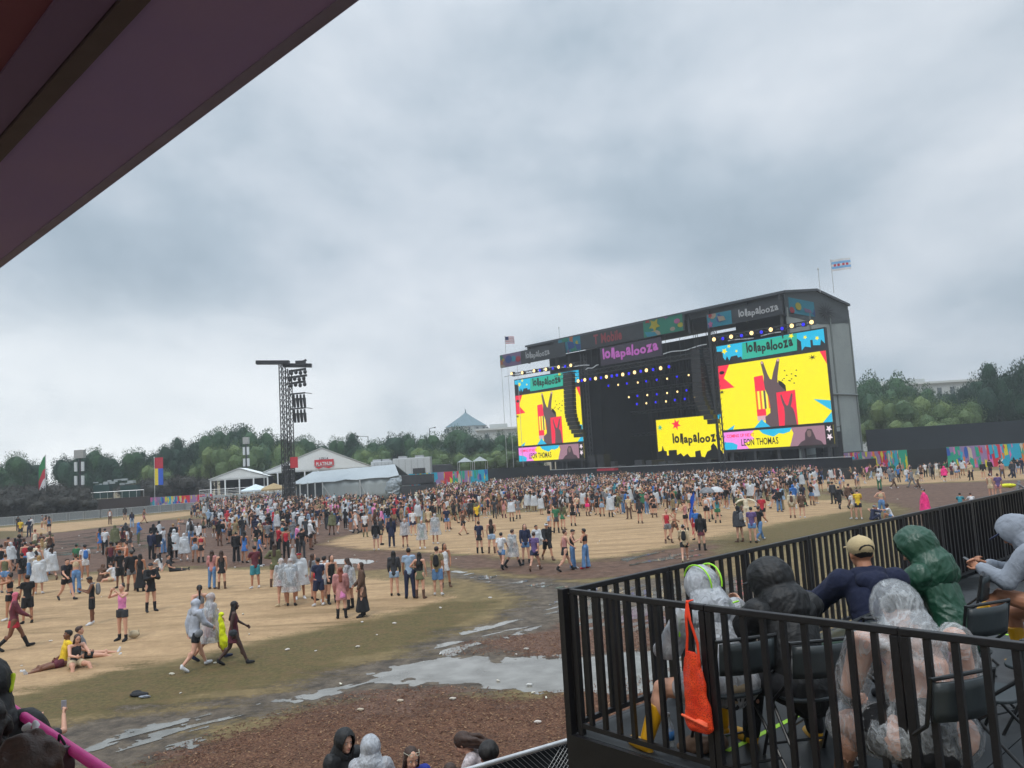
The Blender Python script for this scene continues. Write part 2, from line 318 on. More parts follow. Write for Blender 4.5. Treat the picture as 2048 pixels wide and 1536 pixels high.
def puddle(pts, lab, cell=.05, amp=.5, thr=0.0, streak=0.0, off=0.0, fr=1.2):
    PZ[0] += .0012; z = PZ[0]
    poly = G2(pts); xs = [p.x for p in poly]; ys = [p.y for p in poly]; pad = amp
    X = np.arange(min(xs)-pad, max(xs)+pad, cell); Y = np.arange(min(ys)-pad, max(ys)+pad, cell)
    gxx, gyy = np.meshgrid(X, Y); P = np.stack([gxx.ravel(), gyy.ravel()], 1); d = poly_sdf(P, poly)
    k = np.where(d > -amp*1.3)[0]; val = np.full(len(P), -1e3)
    for i in k:
        x, y = P[i]; a, b = x*.75+y*.66, -x*.66+y*.75
        nn = noise.fractal(V((x*fr+off, y*fr, off)), 1.0, 2.0, 5)
        v = d[i] + nn*amp
        if streak: v = min(v, (noise.fractal(V((a*.35+off, b*1.9, off)), 1.0, 2.0, 4)-thr)*streak)
        val[i] = v
    W = val.reshape(gxx.shape); ny, nx = W.shape; used = {}; vs = []; fs = []
    cellok = (W[:-1, :-1]+W[1:, :-1]+W[:-1, 1:]+W[1:, 1:]) > 0
    for j, i in zip(*np.where(cellok)):
        f = []
        for (a, b) in ((j, i), (j, i+1), (j+1, i+1), (j+1, i)):
            if (a, b) not in used:
                used[(a, b)] = len(vs); w = W[a, b]; vs.append((X[b], Y[a], z))
            f.append(used[(a, b)])
        fs.append(tuple(f))
    if not fs: return
    g = bpy.data.meshes.new('puddle'); g.from_pydata(vs, [], fs); g.materials.append(WM)
    o = link('puddle', g); tag(o, kind='structure'); o['label'] = lab; return o
puddle([(745, 1352), (800, 1330), (900, 1318), (1000, 1318), (1140, 1312), (1330, 1300), (1420, 1330), (1300, 1380), (1140, 1384), (1040, 1386), (960, 1372), (860, 1368), (780, 1362)], 'large grey puddle beside the platform corner', .03, .55, fr=1.7)
puddle([(520, 1408), (640, 1380), (745, 1354), (790, 1358), (700, 1380), (600, 1404)], 'narrow puddle running left of the large puddle', .025, .32, .12, .8, 3, 3.0)
puddle([(860, 1300), (940, 1262), (1040, 1230), (1130, 1200), (1135, 1236), (1060, 1262), (960, 1286), (900, 1312)], 'broken shallow puddles above the large puddle', .03, .4, .06, 1.0, 7, 2.4)
puddle([(1130, 1172), (1220, 1176), (1480, 1160), (1500, 1230), (1400, 1262), (1160, 1262), (1120, 1220)], 'puddle behind the corner of the railing', .04, .5, -.06, 1.2, 11, 2.0)
puddle([(330, 1470), (400, 1440), (430, 1450), (400, 1490), (340, 1500)], 'small puddle in the muddy track at lower left', .02, .35, .08, 1, 13, 4.5)
puddle([(180, 1530), (300, 1470), (560, 1404), (600, 1412), (430, 1470), (300, 1540)], 'thin streaks of water along the mulch edge', .02, .3, .2, .9, 17, 4.0)
puddle([(150, 1500), (300, 1450), (420, 1430), (400, 1460), (260, 1505), (170, 1520)], 'small wheel rut puddles at lower left', .02, .3, .22, .9, 23, 4.5)
puddle([(640, 1121), (700, 1117), (752, 1122), (740, 1128), (660, 1128)], 'pale puddle behind the group in rain ponchos', .06, .3, 0, 0, 2)
puddle([(900, 1140), (980, 1152), (1100, 1168), (1160, 1178), (1080, 1176), (960, 1162)], 'thin wet streaks across the middle mud', .06, .5, .12, 1, 5)
puddle([(350, 1047), (500, 1043), (640, 1050), (600, 1060), (420, 1056)], 'pale wet patch among the crowd at left', .12, .6, .02, 1, 9)
puddle([(40, 1090), (200, 1062), (330, 1068), (320, 1100), (60, 1120)], 'faint water streaks in the far left mud', .12, .6, .22, 1, 19)
puddle([(1240, 1118), (1330, 1102), (1420, 1100), (1400, 1112), (1280, 1130)], 'shallow puddles right of the centre dirt', .06, .5, .12, 1, 29)
# wood chips lying in the mulch
g = G(); cpoly = MULCH
cand = []
while len(cand) < 26000:
    x = random.uniform(-7, 12); y = random.uniform(8.0, 22)
    cand.append((x, y))
P = np.array(cand); ok = np.max([poly_sdf(P, q) for q in cpoly], axis=0) > -.3
for x, y in P[ok]:
    L = random.uniform(.012, .04); w = random.uniform(.005, .012); a = random.uniform(0, 6.28); ti = random.uniform(-.4, .4)
    e = V((math.cos(a), math.sin(a), ti))*L; h = V((-math.sin(a), math.cos(a), random.uniform(-.3, .3)))*w; c0 = V((x, y, .012+abs(ti)*L)); g.mi = random.choice((0, 0, 0, 1, 1, 2))
    g.add([c0-e-h, c0+e-h, c0+e+h, c0-e+h, c0+V((0, 0, .012))], [(0, 1, 2, 3), (0, 4, 1), (1, 4, 2), (2, 4, 3), (3, 4, 0)])
o = g.build('wood_chips', [mat('chip_a', '553626', .9), mat('chip_b', '6c4a36', .9), mat('chip_c', '927458', .9)]); tag(o, 'reddish brown wood chips spread beside the platform', 'mulch', kind='stuff')
# ---------------------------------------------------------------- text as real lettering
def text_polys(body, bold=0.0, shear=0.0):
    cu_ = bpy.data.curves.new('t', 'FONT'); cu_.body = body; cu_.offset = bold; cu_.resolution_u = 3; cu_.fill_mode = 'FRONT'; cu_.shear = shear
    o = bpy.data.objects.new('t', cu_); TMP.collection.objects.link(o); vl = TMP.view_layers[0]; vl.update(); dg = vl.depsgraph; dg.update()
    me = bpy.data.meshes.new_from_object(o.evaluated_get(dg)); v = [tuple(x.co) for x in me.vertices]; f = [tuple(p.vertices) for p in me.polygons]
    bpy.data.objects.remove(o); bpy.data.meshes.remove(me); return v, f
def lettering(g, body, frame, u0, u1, v0, v1, bold=.02, wonky=0.0, seed=1, lift=.02):
    # frame(u, v, w) -> world/local point ; letters fill the box u0..u1, v0..v1 (v up)
    rr = random.Random(seed); x = 0; items = []
    for ch in body:
        if ch == ' ': x += .35; continue
        v, f = text_polys(ch, bold)
        if not v: continue
        a = min(q[0] for q in v); b = max(q[0] for q in v); items.append((x-a, v, f)); x += b-a+.07+(0 if wonky == 0 else -.03)
    allv = [q[1] for it in items for q in it[1]]; lo, hi = min(allv), max(allv); W = x-.07
    for (dx, v, f) in items:
        an = rr.uniform(-.09, .09)*(wonky > 0); sy = 1+rr.uniform(-.12, .25)*wonky; dy = rr.uniform(-.08, .08)*wonky
        mxx = sum(q[0] for q in v)/len(v)
        pts = []
        for q in v:
            X, Y = q[0]-mxx, q[1]*sy+dy
            X, Y = X*math.cos(an)-Y*math.sin(an)+mxx, X*math.sin(an)+Y*math.cos(an)
            pts.append(frame(u0+(X+dx)/W*(u1-u0), v0+(Y-lo)/(hi-lo)*(v1-v0), lift))
        g.add(pts, f)
# ---------------------------------------------------------------- stage frame: s along its front, n towards the field
KS = .96
SU = V((math.cos(-.8206), math.sin(-.8206), 0)); SN = V((-.73155, -.68178, 0)); SO = V((.5575*KS, 153.5196*KS, 0))
def SP(s, n, z): return SO+SU*s+SN*n+V((0, 0, z))
def zz_(z): return (z-5)*KS+EYE
SW, SG = 17.187*KS, 28.925*KS
Z1, Z2, Z3, Z4 = zz_(20.537), zz_(17.477), zz_(7.564), zz_(4.537)
stage = thing('concert_stage', SP(28, 0, 0), 0, 'huge black concert stage with two yellow video screens and a peaked roof', 'stage')
def part(g, name, mats, parent, smooth=False):
    inv = V(parent.matrix_world.translation) if False else V(parent.location)
    g.v = [tuple(V(q)-inv) for q in g.v]; return g.build(name, mats, parent, smooth)
def sbox(g, s0, s1, n0, n1, z0, z1):
    g.hexa([SP(s0, n0, z0), SP(s1, n0, z0), SP(s1, n1, z0), SP(s0, n1, z0), SP(s0, n0, z1), SP(s1, n0, z1), SP(s1, n1, z1), SP(s0, n1, z1)])
def ladder(g, a, b, w, step, r=.05):
    a, b = V(a), V(b); t = (b-a).normalized(); up = V((0, 0, 1)) if abs(t.z) < .7 else SU
    e = t.cross(up).normalized()*w/2; h = e.cross(t).normalized()*w/2; cs = (e+h, e-h, -e-h, -e+h)
    for c_ in cs: g.tube(a+c_, b+c_, r, 5)
    n = max(2, int((b-a).length/step))
    for i in range(n):
        p, q = a.lerp(b, i/n), a.lerp(b, (i+1)/n)
        for j in range(4): g.tube(p+cs[j], q+cs[(j+1) % 4], r*.6, 4)
fab = mat('stage_drape', (.012, .014, .02), .9, .4, .3)
fabside = mat('grey_side_fabric', '8a9292', .8, .12, .25, bump=.2, bscale=1.5)
roofm = mat('stage_roof_skin', '3a4046', .6, .15, .2)
deckm = mat('stage_deck', (.01, .01, .012), .6, .3, 1)
g = G(); sbox(g, 0, 60, -20, -1, 0, 1.9); part(g, 'deck', deckm, stage)
g = G(); sbox(g, 3.7, 55.6, -20.4, -20, 0, 25); part(g, 'back_drape', fab, stage)
g = G(); sbox(g, 3.7, 16, -6.4, -6, 0, 24); sbox(g, 44.2, 55.3, -6.4, -6, 0, 24)
sbox(g, 15.7, 16, -20, -6, 0, 24); sbox(g, 44.2, 44.5, -20, -6, 0, 24); part(g, 'wing_drape', fab, stage)
# side wall in grey fabric with soft vertical bays
g = G()
def wallf(n0, n1, z0, z1, s_=55.6, amp=.16):
    def fn(u, v):
        n = n0+(n1-n0)*u; return SP(s_+amp*math.sin(u*math.pi)*(.5+.5*math.sin(v*3.14)), n, z0+(z1-z0)*v)
    return fn
bays = [-.4, -6.9, -13.4, -20]
for a, b in zip(bays[:-1], bays[1:]): g.sheet(wallf(a, b, 0, 23.4), 8, 8)
sbox(g, 55.45, 55.5, -20, -.4, 0, 23.4)
part(g, 'side_wall', fabside, stage, True)
g = G()
for n in bays: g.tube(SP(55.7, n, 0), SP(55.7, n, 23.6), .14, 8)
g.tube(SP(55.8, -.4, 11.6), SP(55.8, -20, 11.6), .16, 8); g.tube(SP(55.8, -.4, 3), SP(55.8, -20, 3), .1, 8)
part(g, 'side_frame', mat('side_frame_grey', '6a7272', .6), stage)
# roof: gable running along s, two levels
g = G()
def roof(s0, s1, ze, zr, n0=0.3, n1=-20.3, nm=-9.5, th=.35):
    for (a, za, b, zb) in ((n0, ze, nm, zr), (nm, zr, n1, ze)):
        g.hexa([SP(s0, a, za-th), SP(s1, a, za-th), SP(s1, b, zb-th), SP(s0, b, zb-th), SP(s0, a, za), SP(s1, a, za), SP(s1, b, zb), SP(s0, b, zb)])
roof(3.7, 56.0, 25.9, 27.2); part(g, 'roof', roofm, stage)
g = G()
g.add([SP(55.7, -.2, 25.7), SP(55.7, -9.5, 26.9), SP(55.7, -20, 25.7), SP(55.7, -20, 22.9), SP(55.7, -10, 21.9), SP(55.7, -.2, 22.4),
       SP(55.5, -.2, 25.7), SP(55.5, -9.5, 26.9), SP(55.5, -20, 25.7), SP(55.5, -20, 22.9), SP(55.5, -10, 21.9), SP(55.5, -.2, 22.4)],
      [(0, 1, 2, 3, 4, 5), (11, 10, 9, 8, 7, 6), (0, 6, 7, 1), (1, 7, 8, 2), (2, 8, 9, 3), (3, 9, 10, 4), (4, 10, 11, 5), (5, 11, 6, 0)])
part(g, 'gable_banner', mat('gable_banner_grey', '3c4347', .8), stage)
g = G(); sbox(g, 3.9, 55.5, -.9, -.5, 24.6, 25.6); 
for s in (3.9, 11, 39.6, 43.2, 49.5, 55.2): sbox(g, s-.15, s+.15, -.55, -.2, 22.5, 25.7)
sbox(g, 3.9, 55.5, -.4, -.2, 25.45, 25.62)
part(g, 'roof_beam', mat('roof_beam_dark', '23282e', .6), stage)
g = G()
for s in (54.9,): g.tube(SP(s, -.2, 19.3), SP(s, -.2, 25.6), .28, 8)
for s in (10.9, 43.0): g.tube(SP(s, -.4, 2), SP(s, -.4, 25.2), .22, 8)
part(g, 'tower_leg', mat('tower_leg_dark', '2a2d30', .6), stage)
# coloured shapes helper on a plane of the stage
def plane(s0, s1, z0, z1, n):
    return lambda u, v, w=0: SP(s0+(s1-s0)*u, n+w, z0+(z1-z0)*v)
def poly(g, fr, pts, w): 
    g.add([fr(u, 1-v, w) for u, v in pts], [tuple(range(len(pts)))])
cols = dict(red='e0304a', pink='e77ac0', yellow='e8dc30', cyan='22b6d8', teal='1fae90', lav='a487b8', blue='2b62c0', orange='ee8830', cream='d8cbb4', dark='20232a', white='d8d8d8', grey='8a8f94')
CK = list(cols)
def banner_mats(dim, tagn): return [mat(f'{tagn}_{k}', tuple(q*dim for q in sc(cols[k])), .8, .08, .5) for k in CK]
BM = banner_mats(.3, 'banner')
def star(cx, cy, r, r2, n=8, asp=1.0, rot=0):
    return [(cx+(r if i % 2 == 0 else r2)*math.cos(rot+math.pi*i/n)*asp, cy+(r if i % 2 == 0 else r2)*math.sin(rot+math.pi*i/n)) for i in range(2*n)]
def art(g, fr, u0, u1, v0, v1, seed, n=9, lift=.05):
    rr = random.Random(seed); asp = .5
    g.mi = rr.choice((0, 3, 4, 5)); poly(g, fr, [(u0, v0), (u1, v0), (u1, v1), (u0, v1)], lift)
    for k in range(n):
        cx, cy = rr.uniform(u0, u1), rr.uniform(v0, v1); g.mi = rr.choice((0, 1, 2, 3, 4, 5, 6, 7, 8)); R_ = rr.uniform(.12, .32)*(v1-v0); wdt = (u1-u0)*.3
        kind = rr.random()
        if kind < .4: pts = star(cx, cy, R_*1.4, R_*.7, rr.choice((4, 5, 6)), wdt/(v1-v0)*1.2, rr.random())
        elif kind < .7: pts = [(cx+wdt*.6*R_*3*math.cos(a*.52), cy+R_*math.sin(a*.52)) for a in range(12)]
        else: pts = [(cx-wdt*.5, cy-R_), (cx+wdt*.4, cy-R_*.6), (cx+wdt*.6, cy+R_), (cx-wdt*.3, cy+R_*1.2)]
        pts = [(min(max(p[0], u0), u1), min(max(p[1], v0), v1)) for p in pts]
        poly(g, fr, pts, lift+.012*(k+1))
def banner(s0, s1, z0, z1, arts, texts, label, n=.25):
    g = G(); sbox(g, s0, s1, n-.12, n, z0, z1); b = part(g, 'fascia_banner', mat('banner_black', (.022, .026, .032), .8, .3, .4), stage); b['label'] = label
    fr = plane(s0, s1, z0, z1, n); g = G()
    for (a, b_, v0, v1, sd_) in arts: art(g, fr, a, b_, v0, v1, sd_)
    if arts:
        g.v = [tuple(V(q)-stage.location) for q in g.v]; o = g.build('banner_art', BM, b)
    for (tx, a, b_, v0, v1, c_, wk) in texts:
        g = G(); lettering(g, tx, fr, a, b_, v0, v1, .03, wk, 5, .1); g.v = [tuple(V(q)-stage.location) for q in g.v]
        g.build('lettering', mat('letter_'+c_, c_, .7, .05), b)
banner(11.2, 39.2, 23.0, 25.75, [(.04, .23, .02, .98, 3), (.72, .99, .02, .98, 5)], [('T Mobile', .34, .56, .18, .8, '7c2c34', 0)], 'dark fascia banner over the stage with red writing')
banner(43.3, 55.4, 22.6, 24.7, [(.0, .34, .02, .98, 8)], [('lollapalooza', .44, .95, .2, .8, '9a9da0', 1)], 'dark fascia banner with grey festival name at right')
banner(-2.6, 14.5, 22.4, 24.9, [(.0, .34, .02, .98, 12)], [('lollapalooza', .42, .78, .2, .75, '8d9194', 1)], 'grey fascia banner at the far left end', n=1.0)
fr = lambda u, v, w=0: SP(55.72+w, -.5-19*u, 22.6+(25.2-22.6)*v)
g = G(); art(g, fr, .02, .42, .05, .9, 21, 7); 
g.mi = 9
for k in range(16):
    a = k*math.pi/8; g.add([fr(.6+.02*math.cos(a+.6), .5+.1*math.sin(a+.6), .2), fr(.6+.16*math.cos(a), .5+.62*math.sin(a), .2), fr(.6+.02*math.cos(a-.6), .5+.1*math.sin(a-.6), .2)], [(0, 1, 2)])
part(g, 'gable_art', BM, stage)
# video screens
def e_(k, c, s=1.0): return emi('screen_'+k, c, s)
SM = [e_('yellow', 'fbe902'), e_('red', 'f51f45'), e_('cyan', '12b4dc'), e_('teal', '20aa90'), e_('pink', 'f08ae0'), e_('skin', '5c474b'), e_('dark', '3a3733', .6), e_('orange', 'f06a20'),
      e_('mauve', '9a7482'), e_('black', '0a0a0c', .3), e_('white', 'e8d8e0'), e_('lightyellow', 'fff24a'), e_('hair', '43333a'), e_('skin_light', '77605f'), e_('rose', 'd8a8b0')]
mY, mR, mC, mT_, mP, mS, mD, mO, mV, mB, mW_, mL, mH, mSL, mRo = range(15)
housing = mat('screen_housing', (.02, .02, .024), .6, .3, 1)
def screen_art():
    g = G(); s0, s1 = 0, SW
    H_ = lambda u, v, w=0: SP(s0+(s1-s0)*u, .02+w, Z2+.45+(Z1-Z2-.45)*v)     # header band
    Mn = lambda u, v, w=0: SP(s0+(s1-s0)*u, .02+w, Z3+(Z2-Z3)*v)
    St = lambda u, v, w=0: SP(s0+(s1-s0)*u, .02+w, Z4+(Z3-.35-Z4)*v)
    def P(fr, m_, pts, w): g.mi = m_; poly(g, fr, pts, w)
    P(H_, mC, [(0, 0), (1, 0), (1, .8), (.97, .55), (.96, .85), (.9, .8), (.9, .5), (.88, .5), (.88, .9), (.83, .8), (.8, 1), (.8, .5), (.77, .3), (.74, .5), (.73, .95), (.3, 1), (.25, .98), (.24, .8), (.21, .85), (.2, .7), (.14, .72), (.12, .95), (.1, .65), (.08, .9), (.06, .7), (.06, .35), (0, .3)], 0)
    P(H_, mT_, [(.26, .04), (.77, .02), (.76, .95), (.25, 1)], .02)
    for k, (cx, cy, r) in enumerate(((.08, .35, .2), (.13, .05, .13), (.2, .45, .1), (.72, .02, .16), (.84, .3, .12), (.94, .45, .13))): P(H_, mY, star(cx, min(max(cy, 0.1), .9), r, r*.45, 5, .16, .3), .04)
    g.mi = mB; lettering(g, 'lollapalooza', H_, .3, .73, .16, .84, .045, 1, 5, .06)
    P(Mn, mY, [(0, 0), (1, 0), (1, 1), (0, 1)], 0)
    P(Mn, mR, [(0, 0), (.115, 0), (.05, .2), (.15, .36), (0, .37)], .02)
    P(Mn, mB, star(.035, .11, .03, .026, 6, .9), .03); P(Mn, mB, star(.02, .41, .035, .012, 6, .9), .03); P(Mn, mB, star(.885, .07, .045, .012, 7, .9), .03)
    P(Mn, mR, [(.95, 0), (1, 0), (1, .19)], .02)
    P(Mn, mC, [(.86, .66), (1, .7), (1, .84)], .02); P(Mn, mC, [(1, .86), (1, 1), (.92, 1)], .02); P(Mn, mC, [(.04, 1), (.12, .93), (.1, 1)], .02)
    P(Mn, mR, [(.345, .24), (.43, .23), (.44, .46), (.345, .46)], .02)
    for k in range(7): P(Mn, (mO, mL, mO, mL, mS, mL, mO)[k], [(.345+k*.019, .46), (.364+k*.019, .46), (.364+k*.019, .73), (.345+k*.019, .73)], .02)
    P(Mn, mR, [(.345, .73), (.43, .73), (.43, .83), (.345, .83)], .02); P(Mn, mRo, [(.345, .83), (.43, .83), (.43, .9), (.345, .9)], .02)
    # raised hand with two fingers
    P(Mn, mS, [(.42, .04), (.43, .02), (.445, .03), (.455, .1), (.475, .22), (.495, .3), (.51, .31), (.53, .2), (.555, .1), (.57, .03), (.585, .01), (.597, .03), (.59, .09), (.575, .2), (.565, .28), (.56, .36), (.59, .37), (.62, .41), (.63, .48), (.63, .56), (.6, .62), (.58, .7), (.57, .8), (.575, 1), (.42, 1), (.42, .85), (.47, .8), (.475, .7), (.465, .55), (.44, .44), (.435, .33), (.44, .25)], .04)
    P(Mn, mB, [(.565, .33), (.6, .36), (.63, .42), (.632, .5), (.6, .45), (.575, .4)], .05)
    P(Mn, mRo, [(.424, .045), (.432, .025), (.442, .035), (.443, .06), (.428, .065)], .05); P(Mn, mRo, [(.572, .03), (.585, .015), (.594, .03), (.59, .06), (.574, .055)], .05)
    P(Mn, mR, [(.54, .51), (.71, .5), (.71, 1), (.54, 1)], .05)
    P(Mn, mS, [(.575, .56), (.585, .54), (.595, .6), (.61, .68), (.625, .72), (.64, .7), (.66, .6), (.675, .54), (.685, .56), (.675, .65), (.66, .73), (.68, .77), (.69, .85), (.7, 1), (.59, 1), (.6, .85), (.6, .74), (.585, .66)], .06)
    P(Mn, mC, [(.31, 1), (.34, .95), (.385, .88), (.41, .93), (.44, .97), (.46, 1)], .06)
    rr = random.Random(3)
    for k in range(16): a, b = .58+rr.random()*.18, .2+rr.random()*.22; P(Mn, mB, star(a, b+.3*(.7-a)*0, .012, .008, 3, .8, rr.random()), .05)
    P(St, mY, [(0, 0), (1, 0), (1, 1), (0, 1)], 0); P(St, mP, [(0, 0), (.3, 0), (.26, .25), (.3, .45), (.2, .7), (.24, 1), (0, 1)], .02)
    P(St, mC, [(0, .55), (.08, .6), (.13, .75), (.12, 1), (0, 1)], .03)
    P(St, mC, [(.35, 0), (.65, 0), (.63, .2), (.57, .3), (.53, .25), (.48, .42), (.42, .3), (.38, .2)], .03)
    P(St, mV, [(.64, 0), (.93, 0), (.93, 1), (.62, 1), (.66, .3)], .03); P(St, mB, [(.93, 0), (1, 0), (1, 1), (.93, 1)], .03)
    P(St, mH, [(.69, 1), (.72, .8), (.755, .7), (.76, .35), (.785, .12), (.82, .15), (.835, .4), (.85, .7), (.89, .8), (.91, 1)], .04); P(St, mSL, [(.778, .25), (.8, .2), (.815, .28), (.812, .5), (.795, .58), (.78, .5)], .05)
    g.mi = mW_
    for (cx, cy) in ((.965, .2), (.965, .62)): poly(g, St, star(cx, cy, .2, .09, 5, .14, .3), .05)
    g.mi = mR; lettering(g, 'COMING UP NEXT', St, .03, .3, .68, .86, .02, 0, 1, .05)
    g.mi = mB; lettering(g, 'LEON THOMAS', St, .17, .52, .17, .56, .02, 0, 1, .06)
    return g
G0 = screen_art()
def video_screen(off, lab):
    hs = G(); sbox(hs, off-.15, off+SW+.15, -.6, -.02, Z4-.4, Z1+.2)
    f = part(hs, 'screen_frame', housing, stage); f['label'] = lab
    g = G(); g.v = [tuple(V(q)+SU*off) for q in G0.v]; g.f = G0.f; g.m = G0.m
    g.v = [tuple(V(q)-stage.location) for q in g.v]; g.build('video_picture', SM, f)
video_screen(0, 'yellow video screen at the left end of the stage'); video_screen(SW+SG, 'nearer yellow video screen at the right end of the stage')
g = G()
for off in (0, SW+SG):
    for k in range(5): s = off+1+k*(SW-2)/4; sbox(g, s-.2, s+.2, -.8, -.3, 0, Z4-.4)
    ladder(g, SP(off-.4, 0, Z1+1.15), SP(off+SW+(-1.0 if off else .4), 0, Z1+1.15), .5, .7, .05)
part(g, 'screen_truss', darkgrey, stage)
# upstage screen
fs0, fs1, fz0, fz1, fn = 25.5, 38.4, 2.75, 10.1, -9.0
g = G(); fr = plane(fs0, fs1, fz0, fz1, fn)
def P2(m_, pts, w): g.mi = m_; poly(g, fr, pts, w)
P2(mY, [(0, 0), (1, 0), (1, 1), (0, 1)], 0); P2(mR, star(.32, .14, .14, .06, 6, .55, .3), .03); P2(mT_, star(.06, .18, .08, .03, 7, .55), .03)
P2(mC, [(.78, 0), (1, 0), (.98, .12), (.8, .08)], .03)
g.mi = mB; lettering(g, 'lollapalooza', fr, .25, .97, .36, .62, .045, 1, 5, .05)
P2(mP, [(0, .78), (.1, .8), (.3, .95), (.5, .93), (.8, .96), (1, .85), (1, 1), (0, 1)], .02)
sk = [(0, 1), (0, .74), (.06, .72), (.08, .6), (.1, .72), (.14, .74), (.14, .84), (.17, .84), (.17, .72), (.3, .72), (.3, .84), (.36, .8), (.4, .88), (.46, .82), (.5, .9), (.58, .9), (.58, .78), (.66, .76), (.67, .9), (.72, .92), (.76, .8), (.82, .76), (.82, .68), (.86, .62), (.9, .7), (.92, .8), (.96, .78), (1, .88), (1, 1)]
P2(mB, sk, .05)
hs = G(); sbox(hs, fs0-.2, fs1+.2, fn-.5, fn-.03, fz0-.2, fz1+.2); f = part(hs, 'upstage_screen', housing, stage); f['label'] = 'low yellow video screen inside the stage'
g.v = [tuple(V(q)-stage.location) for q in g.v]; g.build('video_picture', SM, f)
# name sign under the fascia
g = G(); sbox(g, 21.9, 34.6, .1, .3, 19.7, 22.7); f = part(g, 'name_sign', mat('sign_panel', (.03, .022, .04), .7), stage)
g = G(); lettering(g, 'lollapalooza', plane(21.9, 34.6, 19.7, 22.7, .3), .05, .95, .16, .84, .04, 1, 5, .05); 
g.v = [tuple(V(q)-stage.location) for q in g.v]; g.build('lettering', emi('sign_magenta', 'b45cb4', .7), f)
g = G()
for a, b, z0, z1 in ((9, 19.5, 21.0, 20.1), (18.5, 21.5, 19.5, 19.9), (34.9, 43, 19.9, 20.2), (45.5, 55, Z1+.42, Z1+.42)):
    n = 9
    for k in range(n):
        if (k*7) % 5 == 0 and a > 40: continue
        q = lambda x: SP(a+(b-a)*x, .4, z0+(z1-z0)*x+.12*math.sin(x*9)); g.beam(q(k/n), q((k+.9)/n), .1, .14)
part(g, 'white_cloth_edge', mat('white_cloth', 'b8bcc0', .8), stage)
g = G(); ladder(g, SP(11, .2, 18.9), SP(43, .2, 18.9), .7, 1.0, .05)
for z, a, b in ((16.6, 22, 43), (13.2, 26, 43), (11.5, 28, 42)): ladder(g, SP(a, -8, z+.8), SP(b, -8, z+.8), .5, 1.0, .045)
part(g, 'lighting_truss', black, stage)
# lamps: warm and blue heads, each a part
warm = emi('warm_lamp', 'ffd890', 1.9); blue = emi('blue_lamp', '2018e8', 1.4); body_m = black
def lampmesh(mt, sz, nm):
    g = G(); g.mi = 0; g.box((0, 0, 0), (sz*1.3, sz*1.3, sz*1.3), -.82); g.mi = 1
    e = V((SN.x, SN.y, 0)); r_ = SU
    pts = [e*sz*.72+(r_*math.cos(k*math.pi/4)+V((0, 0, 1))*math.sin(k*math.pi/4))*sz*.6 for k in range(8)]; g.add(pts+[p-e*.1 for p in pts], [tuple(range(8))]+[(k, (k+1) % 8, 8+(k+1) % 8, 8+k) for k in range(8)])
    return g.mesh(nm, [body_m, mt])
LM = {('w', 1): lampmesh(warm, .5, 'stage_light'), ('b', 1): lampmesh(blue, .4, 'stage_light'), ('w', 0): lampmesh(warm, .3, 'stage_light'), ('b', 0): lampmesh(blue, .33, 'stage_light')}
def unstage(px, py, n):
    d = rayd(px, py); tt = (n-(CAMO-SO).dot(SN))/d.dot(SN); return CAMO+d*tt
def lampat(x, y, k, big, n):
    o = link('stage_light', LM[(k, big)], stage); o.location = unstage(x, y, n)-stage.location
cz = lambda X, Y: (980+X/2.626, 500+Y/2.626)
for X, Y, k in [(1183, 470, 'w'), (1228, 466, 'b'), (1273, 456, 'w'), (1326, 450, 'b'), (1380, 437, 'w'), (1430, 432, 'b'), (1481, 419, 'w'), (1539, 413, 'b'), (1591, 399, 'w'), (1650, 392, 'b'), (1695, 380, 'w'),
                (120, 650, 'w'), (176, 645, 'w'), (238, 635, 'w'), (268, 633, 'b'), (300, 627, 'w'), (335, 622, 'b'), (367, 615, 'w'), (400, 611, 'b'), (431, 606, 'w')]:
    lampat(*cz(X, Y), k, 1, .5)
for X, Y, k in [(470, 688, 'w'), (488, 686, 'b'), (505, 682, 'w'), (532, 678, 'b'), (561, 675, 'w'), (588, 671, 'b'), (618, 666, 'w'), (645, 662, 'b'), (672, 658, 'b'), (704, 654, 'w'), (735, 649, 'b'), (766, 643, 'w'), (797, 637, 'b'), (828, 632, 'w'), (862, 628, 'b'), (903, 621, 'w'), (945, 613, 'b')]:
    lampat(*cz(X, Y), k, 1, .7)
for X, Y, k in [(626, 713, 'b'), (677, 708, 'w'), (723, 701, 'b'), (780, 696, 'w'), (824, 689, 'b'), (880, 682, 'b'), (934, 676, 'w'), (986, 665, 'b'), (1047, 657, 'w'), (733, 773, 'w'), (778, 766, 'b'), (830, 762, 'w'), (880, 758, 'b'), (934, 751, 'w'), (988, 744, 'w'), (1036, 737, 'b'),
                (776, 809, 'b'), (825, 805, 'w'), (874, 799, 'b'), (928, 795, 'w'), (975, 788, 'b'), (1027, 782, 'b'), (1080, 776, 'w'), (1191, 765, 'w')]:
    lampat(*cz(X, Y), k, 0, -8)
# line arrays: hanging curved stacks of cabinets
def pa(top, bot, n0, boxes, hook, w=1.3):
    root = thing('speaker_array', unstage(top[0], top[1], n0), 0)
    A_, B_ = unstage(top[0], top[1], n0), unstage(bot[0], bot[1], n0); ax = -.82; base = A_.copy()
    g = G(); L = (A_.z-B_.z)
    for k in range(boxes):
        t_ = (k+.5)/boxes; p = A_.lerp(B_, t_); p += SU*(hook*max(0, t_-.55)**2*4); g.box(p-base, (w, .9, L/boxes*.93), ax+.25*max(0, t_-.5))
    g.build('cabinet_stack', blacksteel, root); q = G(); q.tube((0, 0, 0), (0, 0, 3.0), .05); q.box((0, 0, .2), (w*1.1, 1.0, .2), ax); q.build('rigging_frame', black, root); return root
a = pa((1138, 748), (1143, 876), 3.5, 16, 2.8, 2.0); tag(a, 'long curved black speaker array hanging in front of the left video screen', 'speaker array', 'line arrays hung from the stage')
